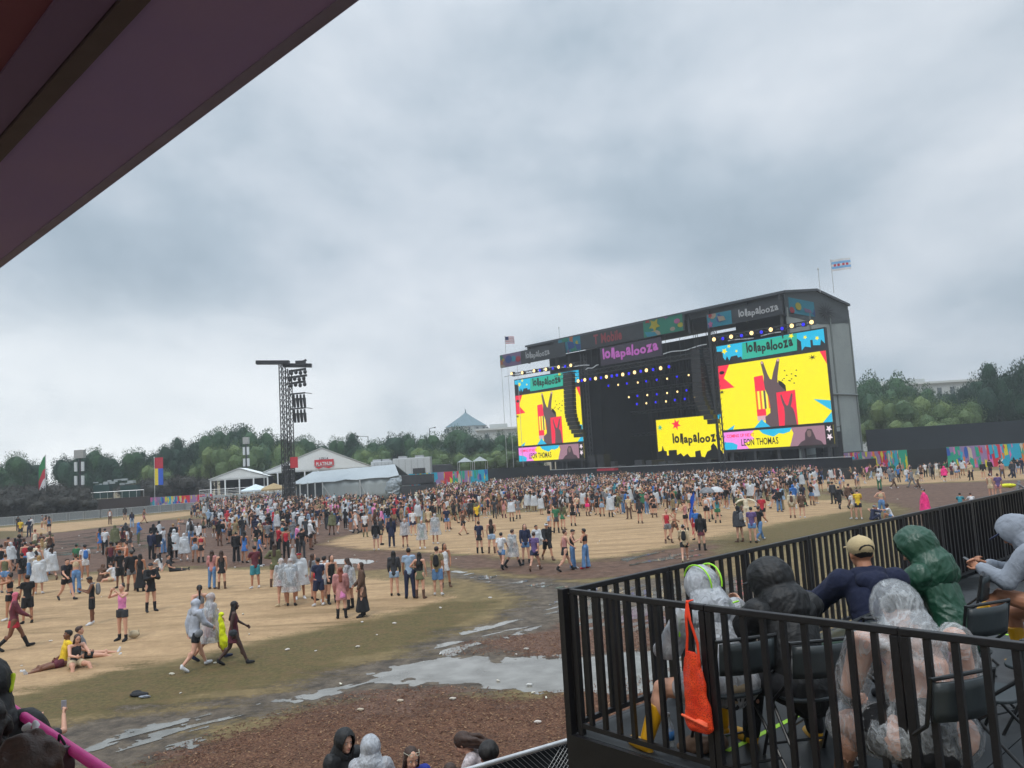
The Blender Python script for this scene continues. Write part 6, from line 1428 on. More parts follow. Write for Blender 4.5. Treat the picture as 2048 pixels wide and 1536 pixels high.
def scatter(pts, n, mind, seed, taken):
    poly = G2(pts); rr = random.Random(seed); out = []; k = 0
    x0, x1 = min(q.x for q in poly), max(q.x for q in poly); y0, y1 = min(q.y for q in poly), max(q.y for q in poly)
    while len(out) < n and k < n*60:
        k += 1; p = V((rr.uniform(x0, x1), rr.uniform(y0, y1), 0))
        if not inpoly(p, poly): continue
        key = (int(p.x/1.0), int(p.y/1.0)); bad = False
        for i in (-1, 0, 1):
            for j in (-1, 0, 1):
                for q in taken.get((key[0]+i, key[1]+j), ()):
                    if (q-p).length < mind: bad = True
        if bad: continue
        taken.setdefault(key, []).append(p); out.append(p)
    return out
taken = {}
for o, *_ in NP: taken.setdefault((int(o.location.x), int(o.location.y)), []).append(o.location.copy())
def mass(pts, n, mind, seed): return scatter(pts, n, mind, seed, taken)
allp = []
allp += mass([(400, 1064), (440, 1040), (560, 1030), (700, 1030), (830, 1034), (830, 1060), (640, 1072), (500, 1080), (400, 1084)], 210, .6, 1)
allp += mass([(380, 1040), (400, 1020), (560, 1014), (720, 1012), (830, 1014), (840, 1034), (560, 1032)], 330, .48, 2)
allp += mass([(830, 1060), (830, 1010), (900, 1000), (1050, 1006), (1060, 1022), (960, 1040), (900, 1060)], 150, .6, 3)
allp += mass([(1040, 1022), (1060, 1004), (1300, 1000), (1480, 1000), (1480, 1018), (1300, 1030), (1120, 1036)], 170, .6, 4)
allp += mass([(1420, 1040), (1440, 1004), (1560, 996), (1640, 985), (1640, 1010), (1520, 1036)], 34, 1.0, 5)
allp += mass([(470, 1110), (420, 1086), (620, 1078), (640, 1094), (600, 1112)], 14, 1.0, 6)
allp += mass([(240, 1090), (330, 1075), (440, 1075), (450, 1100), (300, 1112)], 12, 1.0, 7)
allp += mass([(0, 1160), (0, 1125), (110, 1115), (120, 1150), (60, 1170)], 8, .9, 8)
allp += mass([(1640, 995), (1640, 965), (1720, 958), (2048, 944), (2048, 955), (1760, 968)], 46, .8, 9)
allp.sort(key=lambda p: p.length)
NIND = 300-len(NP)-18
def rnd_outfit():
    top = RR.choice(TOPS); tc = RR.choice(TC); 
    if 'poncho' in top: tc = RR.choice(['frosted', 'frosted', 'clear', 'sky', 'olive', 'green', 'frosted'])
    hair = RR.choice(HK); hc = RR.choice(HC) if hair not in ('cap', 'bucket_hat', 'hood') else RR.choice(['white', 'beige', 'black', 'navy', 'red', 'grey'])
    if 'poncho' in top and RR.random() < .6: hair, hc = 'hood', tc
    if hair == 'hood' and top not in ('hoodie', 'raincoat', 'poncho', 'short_poncho'): top = 'hoodie'
    if hair == 'hood': hc = tc
    bot = '' if top == 'dress' else RR.choice(BOTS); return RR.choice(PK), hair, hc, top, tc, bot, RR.choice(BC_), RR.choice(['sneakers', 'sneakers', 'boots', 'low_boots']), RR.choice(['white', 'black', 'brown', 'black']), RR.choice(['light', 'light', 'tan', 'brown', 'tan'])
for p in allp[:NIND]:
    x, y = proj((p.x, p.y, 0)); pose, hair, hc, top, tc, bot, bc, shoe, shc, skin = rnd_outfit()
    person(x, y, RR.gauss(10, 40) if RR.random() < .75 else RR.uniform(0, 360), pose, hair, hc, top, tc, bot, bc, shoe, shc, skin, RR.choice(['', '', '', 'backpack:black', 'bag:black']), p=p)
rest = allp[NIND:]
rest += mass([(880, 1000), (830, 975), (900, 962), (1000, 958), (1100, 954), (1300, 948), (1500, 943), (1640, 944), (1640, 968), (1560, 985), (1300, 1000), (1060, 1004)], 3300, .42, 10)
rest += mass([(830, 1008), (1060, 1012), (1480, 1002), (1640, 975), (1500, 975), (1200, 985), (900, 985)], 520, .55, 11)
rest += mass([(400, 1022), (430, 1008), (560, 1006), (570, 1018)], 110, .5, 12)
# ---- the far press of people as one mass
def lowp(pose, hair, top, bot, shoe):
    J = skel(**POSES[pose]); parts = []
    for kind, vx in (('body', .05), (hair, .045), (top, .055), (bot, .05), (shoe, .05)):
        if not kind: continue
        if kind == 'body':
            g = bodyg(J, hands=False)
            for s in 'LR': g.cap(J['wr'+s], .03, J['wr'+s]+J['hd'+s]*.12, .03)
            me = remesh(g, vx, 0)
        else: me = garment(kind, J, vx)
        n = len(me.vertices); co = np.empty(n*3, np.float32); me.vertices.foreach_get('co', co); ls = np.empty(len(me.loops), np.int32); me.loops.foreach_get('vertex_index', ls); lt = np.empty(len(me.polygons), np.int32); me.polygons.foreach_get('loop_total', lt)
        parts.append((kind, co.reshape(-1, 3), ls, lt)); bpy.data.meshes.remove(me)
    return parts
LOW = [lowp(*a) for a in (('stand', 'short_hair', 'tee', 'shorts', 'sneakers'), ('stand_b', 'long_hair', 'tank', 'shorts', 'boots'), ('phone', 'cap', 'tee', 'long_shorts', 'sneakers'), ('cross', 'hood', 'hoodie', 'jeans', 'sneakers'), ('photo', 'long_hair', 'crop', 'skirt', 'low_boots'), ('armup', 'short_hair', 'tee', 'jeans', 'sneakers'), ('stand', 'hood', 'poncho', 'shorts', 'sneakers'), ('walk', 'bun', 'shirt', 'wide_jeans', 'sneakers'), ('hips', 'bucket_hat', 'tank', 'skirt', 'boots'))]
pal = [SKM['light'], SKM['tan'], SKM['brown'], hairM['black'], hairM['brown'], hairM['blond']]+[clothM[k] for k in ('black', 'white', 'grey', 'charcoal', 'navy', 'red', 'maroon', 'pink', 'rose', 'beige', 'brown', 'olive', 'blue', 'sky', 'green', 'cream', 'teal', 'yellow', 'denim', 'frosted', 'khaki', 'hotpink')]
pidx = {m_.name: i for i, m_ in enumerate(pal)}
CO, LS, LT, MI = [], [], [], []; voff = 0
for p in rest:
    prt = RR.choice(LOW); tc = RR.choice(TC); a = facing(p, RR.gauss(25, 45)); s = RR.uniform(.92, 1.05); c_, s_ = math.cos(a)*s, math.sin(a)*s
    if tc in ('purple', 'orange', 'charcoal2'): tc = 'black'
    for kind, co, ls, lt in prt:
        q = np.empty_like(co); q[:, 0] = co[:, 0]*c_-co[:, 1]*s_+p.x; q[:, 1] = co[:, 0]*s_+co[:, 1]*c_+p.y; q[:, 2] = co[:, 2]*s
        CO.append(q); LS.append(ls+voff); LT.append(lt); voff += len(co)
        if kind == 'body': i = RR.choice((0, 0, 1, 2))
        elif kind in ('short_hair', 'long_hair', 'bun'): i = RR.choice((3, 4, 4, 5))
        elif kind == 'poncho': i = pidx['frosted_plastic']
        elif kind in ('shorts', 'long_shorts', 'jeans', 'skirt', 'wide_jeans'): i = pidx['cloth_'+RR.choice([b for b in BC_ if 'cloth_'+b in pidx])]
        elif kind in ('sneakers', 'boots', 'low_boots'): i = pidx['cloth_'+RR.choice(('white', 'black'))]
        else: i = pidx['cloth_'+tc]
        MI.append(np.full(len(lt), i, np.int32))
CO = np.concatenate(CO); LS = np.concatenate(LS); LT = np.concatenate(LT); MI = np.concatenate(MI)
me = bpy.data.meshes.new('crowd'); me.vertices.add(len(CO)); me.vertices.foreach_set('co', CO.ravel()); me.loops.add(len(LS)); me.loops.foreach_set('vertex_index', LS); me.polygons.add(len(LT)); st = np.zeros(len(LT), np.int32); st[1:] = np.cumsum(LT)[:-1]; me.polygons.foreach_set('loop_start', st)
for m_ in pal: me.materials.append(m_)
me.polygons.foreach_set('material_index', MI); me.polygons.foreach_set('use_smooth', np.ones(len(LT), bool)); me.update(calc_edges=True)
o = link('crowd', me); tag(o, 'dense far crowd standing in front of the stage and tents', 'crowd', kind='stuff')
print('PEOPLE', len(NP), 'crowd', len(rest), 'faces', len(LT))
# ---------------------------------------------------------------- near people, modelled one by one
def relax(me, n):
    bm = bmesh.new(); bm.from_mesh(me)
    for i in range(n): bmesh.ops.smooth_vert(bm, verts=bm.verts, factor=.5, use_axis_x=True, use_axis_y=True, use_axis_z=True)
    bm.to_mesh(me); bm.free(); me.update()
def fine(base, rz, sk, parts, skin, label, h=1.72, vox=.009, curl=35, feat=True, sit=True, group='people seated on the platform', hands=True):
    o = thing('person', base, rz, label, 'person', group); s = h/1.72; o.scale = (s, s, s); J = skel(**sk)
    if sit: J['sit'] = 1
    me = remesh(bodyg(J, True, curl=curl, hands=hands), vox, 2, 'body'); [me.materials.append(m_) for m_ in (SKM[skin], eyew, hairM['black'], lipm)]
    if feat: addfeat(me, J, None)
    link('body', me, o)
    for kind, nm, m_, vx, am in parts:
        if isinstance(kind, float): me = hoodmesh(J, kind, vx*.85, 0)
        elif callable(kind): g = kind(J); me = remesh(g, vx*.85, 2, nm)
        else: me = garment(kind, J, vx)
        if am and (not isinstance(kind, float)): relax(me, 14)
        if am: fold(me, -am*.5, 4, len(nm), .4); fold(me, -am*.5, 15, 3, .2)
        me.materials.append(m_); q = link(nm, me, o)
        if isinstance(kind, float): sd_ = q.modifiers.new('shell', 'SOLIDIFY'); sd_.thickness = .007; sd_.offset = 1
    return o, J
fM = lambda n_, c, **k: mat('fine_'+n_, c, **k)
yb = fM('yellow_rubber', 'd09a14', rough=.35, var=.08, scale=4); frost = plastic('poncho_frosted', 'bcc0c6', .66, .25, .95, 9.0); clearp = plastic('poncho_clear', 'c9cdd0', .2, .12, .5, 6.0)
fblack = fM('black_shell', '0e0f11', rough=.6, bump=.8, bscale=7); fgreen = fM('green_raincoat', '1d4634', rough=.4, bump=1.0, bscale=6); fnavy = fM('navy_fleece', '161d36', rough=.95, bump=.7, bscale=7); fgrey = fM('grey_hoodie', '878d97', rough=.95, bump=.7, bscale=8)
def shiftc(J, f, lean_fix=0): return f
def seat_at(px, py, dy=.0, zh=1.2): return at(px, py, ZF+zh)
def base_from_head(px, py, rz, J, s=1.0):
    # stand the figure so that its head centre lies on the measured sight line
    h = J['head']*s; p = at(px, py, ZF+h.z); q = Rz(rz)@V((h.x, h.y, 0)); return V((p.x-q.x, p.y-q.y, ZF))
def boot_parts(side):
    def f(J):
        g = G(); s = side; k = J['kn'+s].lerp(J['an'+s], .3); g.fru(k, .068, J['an'+s]+V((0, 0, .02)), .05); d = J['ft'+s]; a = J['an'+s]
        g.cap(a-V((0, 0, .02)), .052, a-V((0, 0, .035))+d*.09, .05, .9); g.cap(a-V((0, 0, .035))+d*.08, .05, a-V((0, 0, .04))+d*.185, .043, 1); g.cap(a-d*.03-V((0, 0, .065)), .03, a+d*.03-V((0, 0, .065)), .03); return g
    return f
def poncho_seat(r0=.05, flow=.3, hem=.45, hood=True):
    def f(J):
        g = G(); u, w = J['up'], J['w']; torso(g, J, r0, -.04); g.cap(J['pel'], .13*w+r0, J['waist'], .12*w+r0, .8)
        for s in 'LR':
            g.cap(J['sh'+s], .06*w+r0, J['el'+s], .055*w+r0*1.1); g.cap(J['el'+s], .055*w+r0, J['wr'+s]-J['hd'+s]*.02, .045+r0*.6); g.cap(J['hip'+s], .1*w+r0*.8, J['hip'+s].lerp(J['kn'+s], hem), .085*w+r0*.8)
        g.cap(J['pel']+V((-.1, 0, 0)), .1+r0*.5, J['pel']+V((.1, 0, 0)), .1+r0*.5); return g
    return f
def bighood(k=1.0, back=.0, open_=.03):
    def f(J):
        g = G(); R, c = J['Rh'], J['head']; P = lambda x, y, z: c+R@V((x, y, z)); g.ell(P(0, -.035-back, .02), (.108*k, .118*k, .132*k), R, 18, 12); g.ell(P(0, -.09-back, .055), (.06*k, .07*k, .08*k), R); g.cap(P(0, -.05, -.07), .1*k, J['nb']-V((0, .045, 0)), .125*k, .8)
        for s in (-1, 1): g.cap(P(s*.085*k, open_, .08), .03, P(s*.09*k, open_, -.1), .036)
        g.cap(P(-.065*k, open_+.01, .125*k), .03, P(.065*k, open_+.01, .125*k), .03); return g
    return f
# 1. white hooded poncho with neon piping
Y1, Y2, Y3, Y4, Y5, Y6, Y7 = .26, .14, -.08, .36, -.12, .82, .7
sk = dict(pz=.53, lean=22, L=(80, 38, 72), R=(84, 6, 80), aL=(16, 20, 46, 6), aR=(14, 12, 58, 22), hp=-10, hy=8, w=1.14)
J = skel(**sk); b1 = base_from_head(1404, 1176, Y1, J, 1.64/1.72)
tanb = fM('sand_shirt', 'a8957a', rough=.9, bump=.2, bscale=30)
def piping(J):
    g = G(); R, c = J['Rh'], J['head']; P = lambda x, y, z: c+R@V((x, y, z))
    for s in (-1, 1):
        pts = [P(s*(.05+.012*math.sin(a*1.2)), .085-.0*a-(.19)*math.sin(a)*1.02+.0, .03+.137*math.cos(a)) for a in [i*.22 for i in range(0, 13)]]
        pts = [P(s*(.05+.012*math.sin(a)), -.014+.142*math.cos(a)-.04*max(0, -math.cos(a)), .022+.146*math.sin(a)) for a in [.75+i*.2 for i in range(15)]]
        for a_, b_ in zip(pts[:-1], pts[1:]): g.cap(a_, .0075, b_, .0075, 1, 6)
        sh = J['sh'+('L' if s < 0 else 'R')]; q = [J['nb']+V((s*.08, -.07, .03)), sh+V((0, -.06, .075)), sh+V((s*.075, -.03, -.02)), sh+V((s*.085, -.03, -.13))]
        for a_, b_ in zip(q[:-1], q[1:]): g.cap(a_, .008, b_, .008, 1, 6)
    g.cap(J['nb']+V((0, -.135, .05)), .007, J['nb']+V((0, -.165, -.03)), .007, 1, 6); return g
o1, J1 = fine(b1, Y1, sk, [('shorts', 'shorts', clothM['charcoal'], .012, 0), ('tee', 't_shirt', tanb, .012, .006), (poncho_seat(.03, hem=.5), 'rain_poncho', frost, .011, .01), (1.16, 'hood', frost, .01, .006), (piping, 'neon_piping', fM('neon_piping', '9be02c', rough=.5), .005, 0),
    (boot_parts('L'), 'boot', yb, .009, 0), (boot_parts('R'), 'boot', yb, .009, 0)], 'light', 'seated person in a white hooded poncho with neon green piping and yellow boots', 1.64)
chair(b1, Y1, 'folding chair under the seated person in the white poncho with neon piping')
# 2. black hooded person turned left
sk = dict(pz=.53, lean=26, L=(84, 8, 76), R=(84, 14, 84), aL=(34, 12, 88, 30), aR=(26, 10, 76, 30), hp=-8, hy=48, w=1.2, twist=10)
J = skel(**sk); b2 = base_from_head(1540, 1168, Y2, J, 1.7/1.72)
def brim(J):
    g = G(); R, c = J['Rh'], J['head']; P = lambda x, y, z: c+R@V((x, y, z)); g.loft(P(0, .1, .052), P(0, .1, .066), [(0, .088), (.014, .085)], 1.1, 16); return g
o2, J2 = fine(b2, Y2, sk, [('jeans', 'trousers', clothM['black'], .014, .004), ('raincoat', 'black_raincoat', fblack, .012, .012), (1.34, 'hood', fblack, .01, .01), (brim, 'cap_brim', clothM['black'], .008, 0), (boot_parts('L'), 'boot', yb, .009, 0), (boot_parts('R'), 'boot', yb, .009, 0)],
    'light', 'seated person in a black hooded raincoat looking left beside the white poncho', 1.7)
chair(b2, Y2, 'folding chair under the seated person in the black hooded raincoat')
# 3. beige cap and navy jacket
sk = dict(pz=.55, lean=24, L=(80, 20, 72), R=(84, 8, 84), aL=(30, 30, 52, -6), aR=(34, 14, 60, 16), hp=4, hy=6, w=1.14)
J = skel(**sk); b3 = base_from_head(1722, 1108, Y3, J, 1.78/1.72)
def capf(J):
    g = G(); R, c = J['Rh'], J['head']; P = lambda x, y, z: c+R@V((x, y, z)); g.ell(P(0, -.012, .05), (.094, .112, .085), R, 20, 12); g.loft(P(0, .085, .05), P(0, .085, .062), [(0, .082), (.012, .08)], 1.1, 16); g.ell(P(0, -.012, .136), (.01, .01, .006), R); return g
def strap(J):
    g = G(); R, c = J['Rh'], J['head']; P = lambda x, y, z: c+R@V((x, y, z)); pts = [P(.05*math.sin(a), -.118+.02*(1-math.cos(a)), .03+.03*math.cos(a)) for a in (-1.5, -.9, -.3, .3, .9, 1.5)]
    for a_, b_ in zip(pts[:-1], pts[1:]): g.cap(a_, .008, b_, .008, 1, 6)
    return g
def hooddown(J):
    g = G(); nb = J['nb']; g.cap(nb+V((-.08, -.03, .03)), .05, nb+V((.08, -.03, .03)), .05); g.cap(nb+V((-.06, -.1, -.01)), .06, nb+V((.06, -.1, -.01)), .06); g.cap(nb+V((0, -.12, -.02)), .06, nb+V((0, -.15, -.1)), .05); return g
o3, J3 = fine(b3, Y3, sk, [('jeans', 'trousers', fM('dark_green_trousers', '31473c', rough=.8), .014, .004), ('short_hair', 'hair', hairM['black'], .01, .002), (capf, 'beige_cap', fM('beige_cap', 'b5a27c', rough=.9, bump=.3, bscale=120), .007, 0), (strap, 'cap_strap', hairM['black'], .005, 0), ('hoodie', 'navy_jacket', fnavy, .012, .011), (hooddown, 'lowered_hood', fnavy, .011, .008), ('sneakers', 'sneakers', clothM['black'], .01, 0)],
    'tan', 'seated person in a beige cap and navy jacket seen from behind', 1.78)
chair(b3, Y3, 'folding chair under the seated person in the beige cap')
# 4. green hooded poncho
sk = dict(pz=.55, lean=22, L=(84, 10, 78), R=(84, 8, 84), aL=(30, 10, 70, 20), aR=(26, 12, 60, 20), hp=-14, hy=52, w=.98, twist=14)
J = skel(**sk); b4 = base_from_head(1832, 1100, Y4, J, 1.76/1.72)
o4, J4 = fine(b4, Y4, sk, [('jeans', 'trousers', clothM['black'], .014, .004), (poncho_seat(.035, hem=.8), 'green_poncho', fgreen, .012, .016), (1.3, 'hood', fgreen, .01, .012), ('sneakers', 'sneakers', clothM['black'], .01, 0)], 'light',
    'seated person in a dark green hooded raincoat leaning forward', 1.76)
chair(b4, Y4, 'folding chair under the seated person in the green raincoat')
# 5. clear poncho over a bare back
sk = dict(pz=.52, lean=20, L=(82, 26, 80), R=(84, 12, 84), aL=(2, 16, 50, 18), aR=(2, 14, 60, 30), hp=-16, hy=14, w=1.5)
J = skel(**sk); b5 = base_from_head(1793, 1222, Y5, J, 1.64/1.72)
def bandana(J):
    g = G(); R, c = J['Rh'], J['head']; P = lambda x, y, z: c+R@V((x, y, z)); g.ell(P(0, -.02, .045), (.088, .104, .085), R, 16, 12); g.cap(P(-.07, -.04, .01), .03, P(.07, -.04, .01), .03); return g
def halter(J):
    g = G(); g.cap(J['waist'], .15, J['chest']-J['up']*.08, .145, .78); g.cap(J['nb']+V((-.02, -.06, 0)), .009, J['shL']+V((.06, -.07, -.05)), .009, 1, 6); g.cap(J['nb']+V((.02, -.06, 0)), .009, J['shR']+V((-.06, -.07, -.05)), .009, 1, 6); g.cap(J['shL']+V((.06, -.07, -.05)), .009, J['chest']+V((-.09, -.11, -.09)), .009, 1, 6); g.cap(J['shR']+V((-.06, -.07, -.05)), .009, J['chest']+V((.09, -.11, -.09)), .009, 1, 6); return g
o5, J5 = fine(b5, Y5, sk, [('shorts', 'dark_skirt', clothM['black'], .014, .004), (halter, 'halter_top', fM('mauve_top', '77646a', rough=.8), .008, 0), (bandana, 'grey_cap', fM('grey_cap', '4c5256', rough=.85, bump=.3, bscale=50), .009, .004), (poncho_seat(.018, hem=1.0), 'clear_poncho', clearp, .011, .012), (1.3, 'clear_hood', clearp, .009, .012), ('boots', 'boots', clothM['brown'], .011, 0)],
    'light', 'large seated person with bare shoulders under a clear plastic poncho', 1.64)
chair(b5+V((.02, .05, 0)), Y5+.45, 'folding chair under the seated person in the clear plastic poncho')
# 6. grey hoodie with a phone and yellow boots
sk = dict(pz=.55, lean=22, L=(104, 4, 62), R=(78, 8, 84), aL=(24, 8, 78, 24), aR=(24, 8, 78, 26), hp=-24, hy=4, w=1.08)
J = skel(**sk); b6 = base_from_head(2028, 1066, Y6, J, 1.76/1.72)
o6, J6 = fine(b6, Y6, sk, [('shorts', 'shorts', clothM['navy'], .014, .004), ('hoodie', 'grey_hoodie', fgrey, .011, .01), (1.12, 'hood', fgrey, .009, .006), (brim, 'cap_brim', clothM['navy'], .008, 0), (boot_parts('L'), 'boot', yb, .009, 0), (boot_parts('R'), 'boot', yb, .009, 0)],
    'tan', 'seated person in a light grey hoodie holding a phone at the right edge', 1.76, curl=60)
chair(b6, Y6, 'folding chair under the seated person in the grey hoodie')
hp_ = (J6['wrL']+J6['wrR'])/2+V((0, .1, .03)); R6 = Rz(Y6); pw = V(b6)+R6@(hp_*(1.76/1.72))
g = G(); g.box((0, 0, 0), (.075, .15, .009)); q = g.build('phone', mat('phone_case', '3a3c40', .3)); q.location = pw; q.rotation_euler = (.6, 0, Y6); bevel(q, .006, 3); tag(q, 'phone held by the seated person in the grey hoodie', 'phone')
# 7. neighbour cut by the right edge: brown shoe and leg
sh = at(1985, 1236, ZF+.2); fv = V((-math.sin(Y7), math.cos(Y7), 0)); b7 = V((sh.x, sh.y, ZF))-fv*.98
o7, J7 = fine(b7, Y7, dict(pz=.55, L=(82, 6, 34), R=(84, 10, 84), aL=(20, 12, 60, 15), aR=(20, 12, 60, 15), w=1.05), [('shorts', 'shorts', clothM['beige'], .014, .004), ('tee', 't_shirt', clothM['charcoal'], .014, .006), ('short_hair', 'hair', hairM['brown'], .012, 0), ('sneakers', 'brown_sneakers', fM('brown_sneaker', '7a5a4e', rough=.7, var=.5, scale=25), .009, 0)], 'light', 'person mostly outside the right edge stretching out a brown sneaker', 1.78)
chair(b7, Y7, 'folding chair at the right edge under the person with brown sneakers')
# people standing on the ground below, behind the steel fence
GB = 'people on the ground below the platform'
def ground_head(px, py, rz, J, s):
    h = J['head']*s; p = at(px, py, h.z); q = Rz(rz)@V((h.x, h.y, 0)); return V((p.x-q.x, p.y-q.y, 0))
def onground(px, py, f, sk, parts, skin, label, h, **k):
    J = skel(**sk); p = at(px, py, 1.6); rz = facing(p, f); b = ground_head(px, py, rz, J, h/1.72); return fine(b, rz, sk, parts, skin, label, h, vox=.009, sit=False, group=GB, **k)
onground(690, 1484, 148, dict(hp=-8, hy=0, aL=(10, 10, 60, 30), aR=(10, 10, 60, 30)), [('jeans', 'trousers', clothM['black'], .016, 0), ('raincoat', 'black_raincoat', fblack, .013, .01), (1.1, 'hood', fblack, .009, .006)], 'light', 'person in a black hood facing right at the bottom of the photo', 1.72)
onground(741, 1497, 10, dict(hp=-4, aL=(20, 10, 60, 25), aR=(20, 10, 60, 25)), [('jeans', 'trousers', clothM['navy'], .016, 0), ('poncho', 'white_poncho', frost, .013, .01), (1.1, 'hood', frost, .009, .008)], 'light', 'person in a white translucent hooded poncho seen from behind at the bottom', 1.7)
def shades(J):
    g = G(); R, c = J['Rh'], J['head']; P = lambda x, y, z: c+R@V((x, y, z))
    for s in (-1, 1):
        pts = [P(s*.036+.026*math.cos(a), .085-.0*a, .1+.02*math.sin(a)) for a in [i*.63 for i in range(11)]]
        for a_, b_ in zip(pts[:-1], pts[1:]): g.cap(a_, .0045, b_, .0045, 1, 6)
        g.cap(P(s*.062, .08, .1), .004, P(s*.09, -.02, .08), .004, 1, 6)
    return g
onground(823, 1517, 162, dict(hp=-16, aL=(10, 10, 50, 20), aR=(10, 10, 50, 20)), [('long_hair', 'hair', hairM['brown'], .009, .004), (shades, 'sunglasses', fM('pale_frame', 'b8b4a0', rough=.3), .0035, 0), ('jeans', 'trousers', clothM['denim'], .016, 0), ('shirt', 'blue_shirt', fM('royal_blue', '20308c', rough=.8), .013, .006)], 'light', 'person with long brown hair and sunglasses pushed up, in a blue top', 1.68)
def blown(J):
    g = G(); R, c = J['Rh'], J['head']; P = lambda x, y, z: c+R@V((x, y, z)); g.ell(P(0, -.02, .03), (.09, .108, .1), R, 14, 10)
    for k in range(9): a = k*.4-1.6; b_ = c+V((.06*math.sin(a), -.04, .03+.03*math.cos(k*2))); m_ = b_+V((.03*math.sin(a), -.14, -.01+.02*math.cos(k))); g.cap(b_, .045, m_, .03, 1, 8); g.cap(m_, .03, m_+V((.03*math.sin(a*2), -.13, -.05+.05*math.sin(k*1.7))), .01, 1, 8)
    return g
onground(925, 1486, -75, dict(hp=-20, lean=26, aL=(10, 10, 50, 10), aR=(16, 8, 40, 5)), [(blown, 'windblown_hair', hairM['brown'], .008, .006), ('skirt', 'skirt', clothM['black'], .016, 0), ('shirt', 'white_patterned_shirt', fM('patterned_white', 'b8aeb0', rough=.8, var=.35, scale=30), .012, .012)], 'light', 'person bending forward with long dark hair blown to the right', 1.74)
onground(976, 1512, -60, dict(hp=-16, lean=8), [('afro', 'hair', hairM['black'], .01, .006), ('jeans', 'trousers', clothM['black'], .016, 0), ('tee', 't_shirt', clothM['rose'], .013, .004)], 'tan', 'person with thick black hair just behind the chain link fence', 1.66)
onground(900, 1548, -10, dict(hp=-10), [('long_hair', 'hair', hairM['brown'], .01, .004), ('jeans', 'trousers', clothM['denim'], .016, 0), ('tee', 't_shirt', clothM['olive'], .013, .004)], 'light', 'brown haired person whose head just shows at the bottom edge', 1.6)
pr_ = onground(74, 1443, 15, dict(aL=(78, 10, 78, 34), aR=(80, 22, 60, 10), hp=4), [('short_hair', 'hair', hairM['black'], .01, .003), ('jeans', 'trousers', clothM['black'], .016, 0), ('tee', 't_shirt', clothM['charcoal'], .013, .004)], 'light', 'person raising a phone beyond the pink rail', 1.7, curl=70)
o_, J_ = pr_; hw = V(o_.location)+Rz(o_.rotation_euler.z)@((J_['wrR']+J_['hdR']*.11+V((0, .02, 0)))*o_.scale[0])
g = G(); g.box((0, 0, .03), (.07, .01, .13)); q = g.build('phone', mat('white_phone', '8c8c94', .35)); q.location = hw; q.rotation_euler.z = o_.rotation_euler.z; bevel(q, .008, 3); tag(q, 'white phone held up beyond the pink rail', 'phone')
# people on the neighbouring terrace, lower left corner
ZT = EYE-1.05-1.07; GL = 'people on the terrace at lower left'
def onterrace(px, py, f, sk, parts, skin, label, h=1.7, **k):
    J = skel(**sk); s = h/1.72; hz = J['head'].z*s; p = at(px, py, ZT+hz); rz = facing(p, f); q = Rz(rz)@V((J['head'].x*s, J['head'].y*s, 0)); return fine(V((p.x-q.x, p.y-q.y, ZT)), rz, sk, parts, skin, label, h, vox=.009, group=GL, **k)
def curls(r=.16, seed=1, down=.12):
    def f(J):
        g = G(); R, c = J['Rh'], J['head']; rr = random.Random(seed); P = lambda x, y, z: c+R@V((x, y, z)); g.ell(P(0, -.03, .03), (r*.75, r*.78, r*.8), R, 14, 10); g.cap(P(0, -.06, -.05), r*.7, P(0, -.08, -down-.08), r*.62)
        for k in range(150):
            a, b = rr.uniform(0, 6.28), rr.uniform(-.95, 1); q = V((math.cos(a)*math.sqrt(1-b*b)*r*.8, -.035+math.sin(a)*math.sqrt(1-b*b)*r*.8, .0+b*r*1.05-(down if rr.random() < .4 else 0)))
            if q.y > .05 and abs(q.x) < .08 and q.z < .08: continue
            g.ell(P(q.x, q.y, q.z), (rr.uniform(.014, .03),)*3, R, 7, 5)
        return g
    return f
seatsk = dict(pz=.55, lean=8, L=(84, 8, 80), R=(84, 8, 80), aL=(20, 12, 60, 20), aR=(20, 12, 60, 20))
onterrace(-30, 1382, 10, dict(seatsk, hp=-4), [('jeans', 'trousers', clothM['black'], .016, 0), ('raincoat', 'black_jacket', fblack, .013, .008), (1.08, 'hood', fblack, .01, .008), (lambda J: (lambda g: (g.cap(J['head']+V((.112, -.06, .0)), .012, J['head']+V((.118, -.03, .06)), .012), g)[1])(G()), 'yellow_patch', clothM['lime'], .006, 0)], 'tan', 'person in a black hood at the lower left corner')
onterrace(-36, 1456, 20, seatsk, [(curls(.125, 2, .08), 'curly_hair', hairM['black'], .008, .004), ('jeans', 'trousers', clothM['black'], .016, 0), ('tee', 't_shirt', clothM['rose'], .013, .004)], 'brown', 'person with big dark curly hair at the left edge')
onterrace(58, 1548, 10, seatsk, [(curls(.12, 5, .08), 'curly_hair', hairM['brown'], .008, .004), ('jeans', 'trousers', clothM['black'], .016, 0), ('tank', 'tank_top', clothM['red'], .013, .004)], 'light', 'person with dark brown curls below the pink rail at the bottom left')
for i, (o_, dz) in enumerate(()): pass
g = G(); tc0 = at(-60, 1600, ZT); dd = V((rd.y, -rd.x, 0)); dd = dd if dd.y < 0 else -dd; g.hexa([q+V((0, 0, z)) for z in (ZT-.06, ZT) for q in (V((A_.x, A_.y, 0))-rd*0+dd*.02, V((A_.x, A_.y, 0))+rd*6.2+dd*.02, V((A_.x, A_.y, 0))+rd*6.2+dd*3.2, V((A_.x, A_.y, 0))+dd*3.2)])
tr = g.build('terrace_floor', dk); tag(tr, 'dark floor of the neighbouring terrace behind the pink rail', 'platform')
for px_, nm in ((-8, 'in the black hood at lower left'), (-42, 'with big dark curls at the left edge'), (58, 'with dark brown curls at the bottom left')): pass
